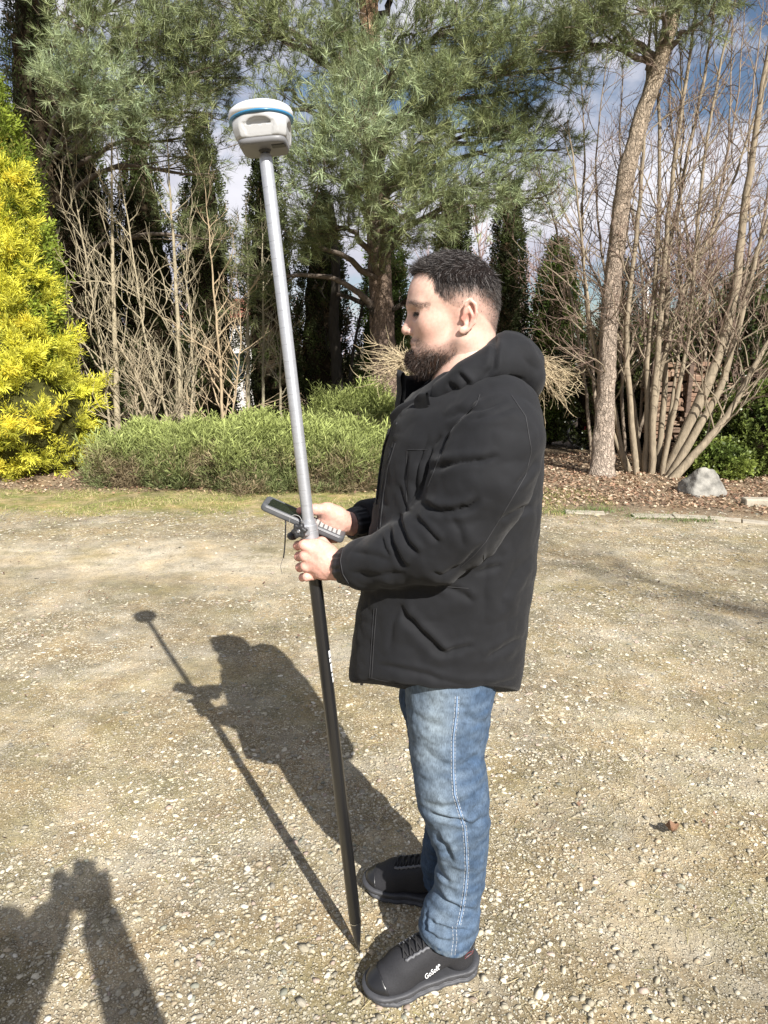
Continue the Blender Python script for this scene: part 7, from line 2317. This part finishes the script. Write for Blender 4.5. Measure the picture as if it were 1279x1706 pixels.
g = Geo(); g.add(*box(cpt(-CL * 0.17, 0, 0.0072), (CL * 0.54, 0.066, 0.0016), CR)); g.obj('screen', [m_screen], ctl)
kd = None
for i in range(6):
    for j in range(5):
        c = cpt(CL * 0.15 + i * 0.0118, -0.021 + j * 0.0105, 0.0105)
        if kd is None:
            V, F = box((0, 0, 0), (0.0088, 0.0080, 0.0030), None, 0.0010)
            kd = mesh_data('key', V, F, [m_keys])
        k_ = bpy.data.objects.new('key', kd); COL.objects.link(k_)
        k_.matrix_world = Matrix.Translation(Vector(c)) @ Matrix(CR.tolist()).to_4x4()
        k_.parent = ctl
# pale trim line round the edge
g = Geo()
ed = [cpt(x, -w - 0.0006, 0.0045) for x, w in [(-CL / 2 + 0.012, 0.0395), (-CL / 4, 0.040), (0, 0.0385), (0.03, 0.0325), (CL / 2 - 0.014, 0.031)]]
g.add(*tube(np.array(ed), 0.0011, 6)); g.obj('edge_trim', [m_midgrey], ctl)
# wrist strap hanging from it, with a thin cord at the end
st0 = cpt(-CL * 0.20, -0.030, -0.009)
p1 = [at(476, 868, 1.625), at(475, 895, 1.622), at(474, 915, 1.622), at(472, 929, 1.622)]
sp = smooth_path([st0] + p1, 16, 2)
g = Geo(); V, F = tube(sp, 0.0019, 6, cap=True); g.add(V, F); strap = g.obj('wrist_strap', [m_knob], ctl, True)
sp2 = smooth_path([p1[-1], at(469, 936, 1.622), at(467, 945, 1.622), at(469, 952, 1.622), at(470, 957, 1.622)], 14, 1)
g = Geo(); g.add(*tube(sp2, 0.0006, 4)); g.obj('strap_cord', [m_dgrey], strap)
ringp = smooth_path([at(481, 874, 1.60), at(483, 862, 1.59), at(490, 857, 1.585), at(499, 860, 1.585), at(503, 868, 1.585)], 16, 1)
g = Geo(); g.add(*tube(ringp, 0.0007, 5)); g.obj('cord_loop', [m_keys], ctl)

# ================================================================== the photographer, behind the camera (only the shadow is in the picture)
ph = thing('person', 'photographer holding a phone up with both hands, whose two-armed shadow falls at lower left', 'person', (0.0, -0.5, 0))
PA = {-1: [(-0.235, -0.43, 1.36), (-0.165, -0.24, 1.27), (-0.078, -0.085, 1.48)], 1: [(0.14, -0.43, 1.36), (0.235, -0.25, 1.25), (0.082, -0.085, 1.48)]}
def f_ph(p):
    d = s_ell(p, (-0.09, -0.34, 1.615), (0.086, 0.10, 0.125))
    d = smin(d, s_cone(p, (-0.08, -0.38, 1.53), (-0.06, -0.42, 1.38), 0.060, 0.068), 0.03)
    for s in (-1, 1):
        d = smin(d, s_tube(p, PA[s], [0.05, 0.042, 0.032], 0.03), 0.03)
        d = smin(d, s_ell(p, (s * 0.060 + (0.016 if s < 0 else 0), -0.050, 1.560), (0.042, 0.032, 0.066)), 0.02)
        for k in range(4):
            z = 1.535 + k * 0.022
            d = smin(d, s_tube(p, [(s * 0.084, -0.030, z), (s * 0.080, -0.016, z + 0.004), (s * 0.052, -0.014, z + 0.006)], [0.0105, 0.0095, 0.0075], 0.004), 0.006)
        d = smin(d, s_tube(p, [(s * 0.060, -0.055, 1.56), (s * 0.045, -0.045, 1.580), (s * 0.028, -0.032, 1.590)], [0.013, 0.011, 0.008], 0.006), 0.01)
    d = smin(d, s_ball(p, (-0.09, -0.238, 1.605), 0.018), 0.02)
    return d
P, Q = iso(f_ph, (-0.46, -0.66, 1.18), (0.44, 0.03, 1.88), 0.006)
pb = link('body', mesh_data('body', P, [Q], [m_skin], np.tile([0.55, 0.35, 0.27], (len(P), 1)), True), ph)
def f_coat(p):
    d = s_tube(p, [(-0.05, -0.45, 1.32), (-0.04, -0.47, 1.12), (-0.03, -0.50, 0.85)], [0.16, 0.17, 0.17], 0.06, flat=(0, 0.78))
    for s in (-1, 1):
        d = smin(d, s_tube(p, [PA[s][0], PA[s][1], (s * 0.078, -0.085, 1.490)], [0.09, 0.085 if s < 0 else 0.070, 0.064 if s < 0 else 0.056], 0.03), 0.03)
    return smax(d, 0.80 - p[:, 2], 0.02)
P, Q = iso(f_coat, (-0.50, -0.75, 0.75), (0.48, 0.03, 1.62), 0.013)
link('coat', mesh_data('coat', P, [Q], [m_jacket], None, True), ph)
def f_trs(p):
    d = None
    for s in (-1, 1):
        t_ = s_tube(p, [(s * 0.09 - 0.02, -0.50, 0.9), (s * 0.11 - 0.02, -0.50, 0.48), (s * 0.12 - 0.02, -0.51, 0.06)], [0.105, 0.075, 0.055], 0.03)
        d = t_ if d is None else smin(d, t_, 0.02)
    return d
P, Q = iso(f_trs, (-0.35, -0.7, 0.0), (0.35, -0.3, 1.05), 0.012)
link('trousers', mesh_data('trousers', P, [Q], [m_jacket2], None, True), ph)
for s in (-1, 1):
    P, Q = iso(lambda p: smax(s_cone(p, (s * 0.12 - 0.02, -0.53, 0.045), (s * 0.14 - 0.02, -0.36, 0.035), 0.048, 0.042), 0.002 - p[:, 2], 0.01), (-0.3, -0.65, -0.01), (0.3, -0.25, 0.12), 0.008)
    link('shoe', mesh_data('shoe', P, [Q], [m_shoe], None, True), ph)
P, Q = iso(lambda p: smax(s_ell(p, (-0.09, -0.36, 1.645), (0.094, 0.108, 0.110)), (1.57 - p[:, 2]) + 0.5 * (p[:, 1] + 0.36), 0.02), (-0.25, -0.62, 1.5), (0.15, -0.2, 1.8), 0.008)
link('hair', mesh_data('hair', P, [Q], [m_hair], np.tile([0.02, 0.015, 0.012], (len(P), 1)), True), ph)
V, F = box((0, 0, 0), (0.078, 0.009, 0.162), None, 0.002)
Rp = np.array(Matrix.Rotation(-PITCH, 3, 'X'))
phone = link('phone', mesh_data('phone', (V @ np.array(Matrix.Rotation(math.radians(6), 3, 'Y')).T) @ Rp.T + np.array([0.0, -0.0170, 1.565]), F, [m_black]))
tag(phone, 'phone held up in both hands at the camera position, casting the shadow at lower left', 'phone')
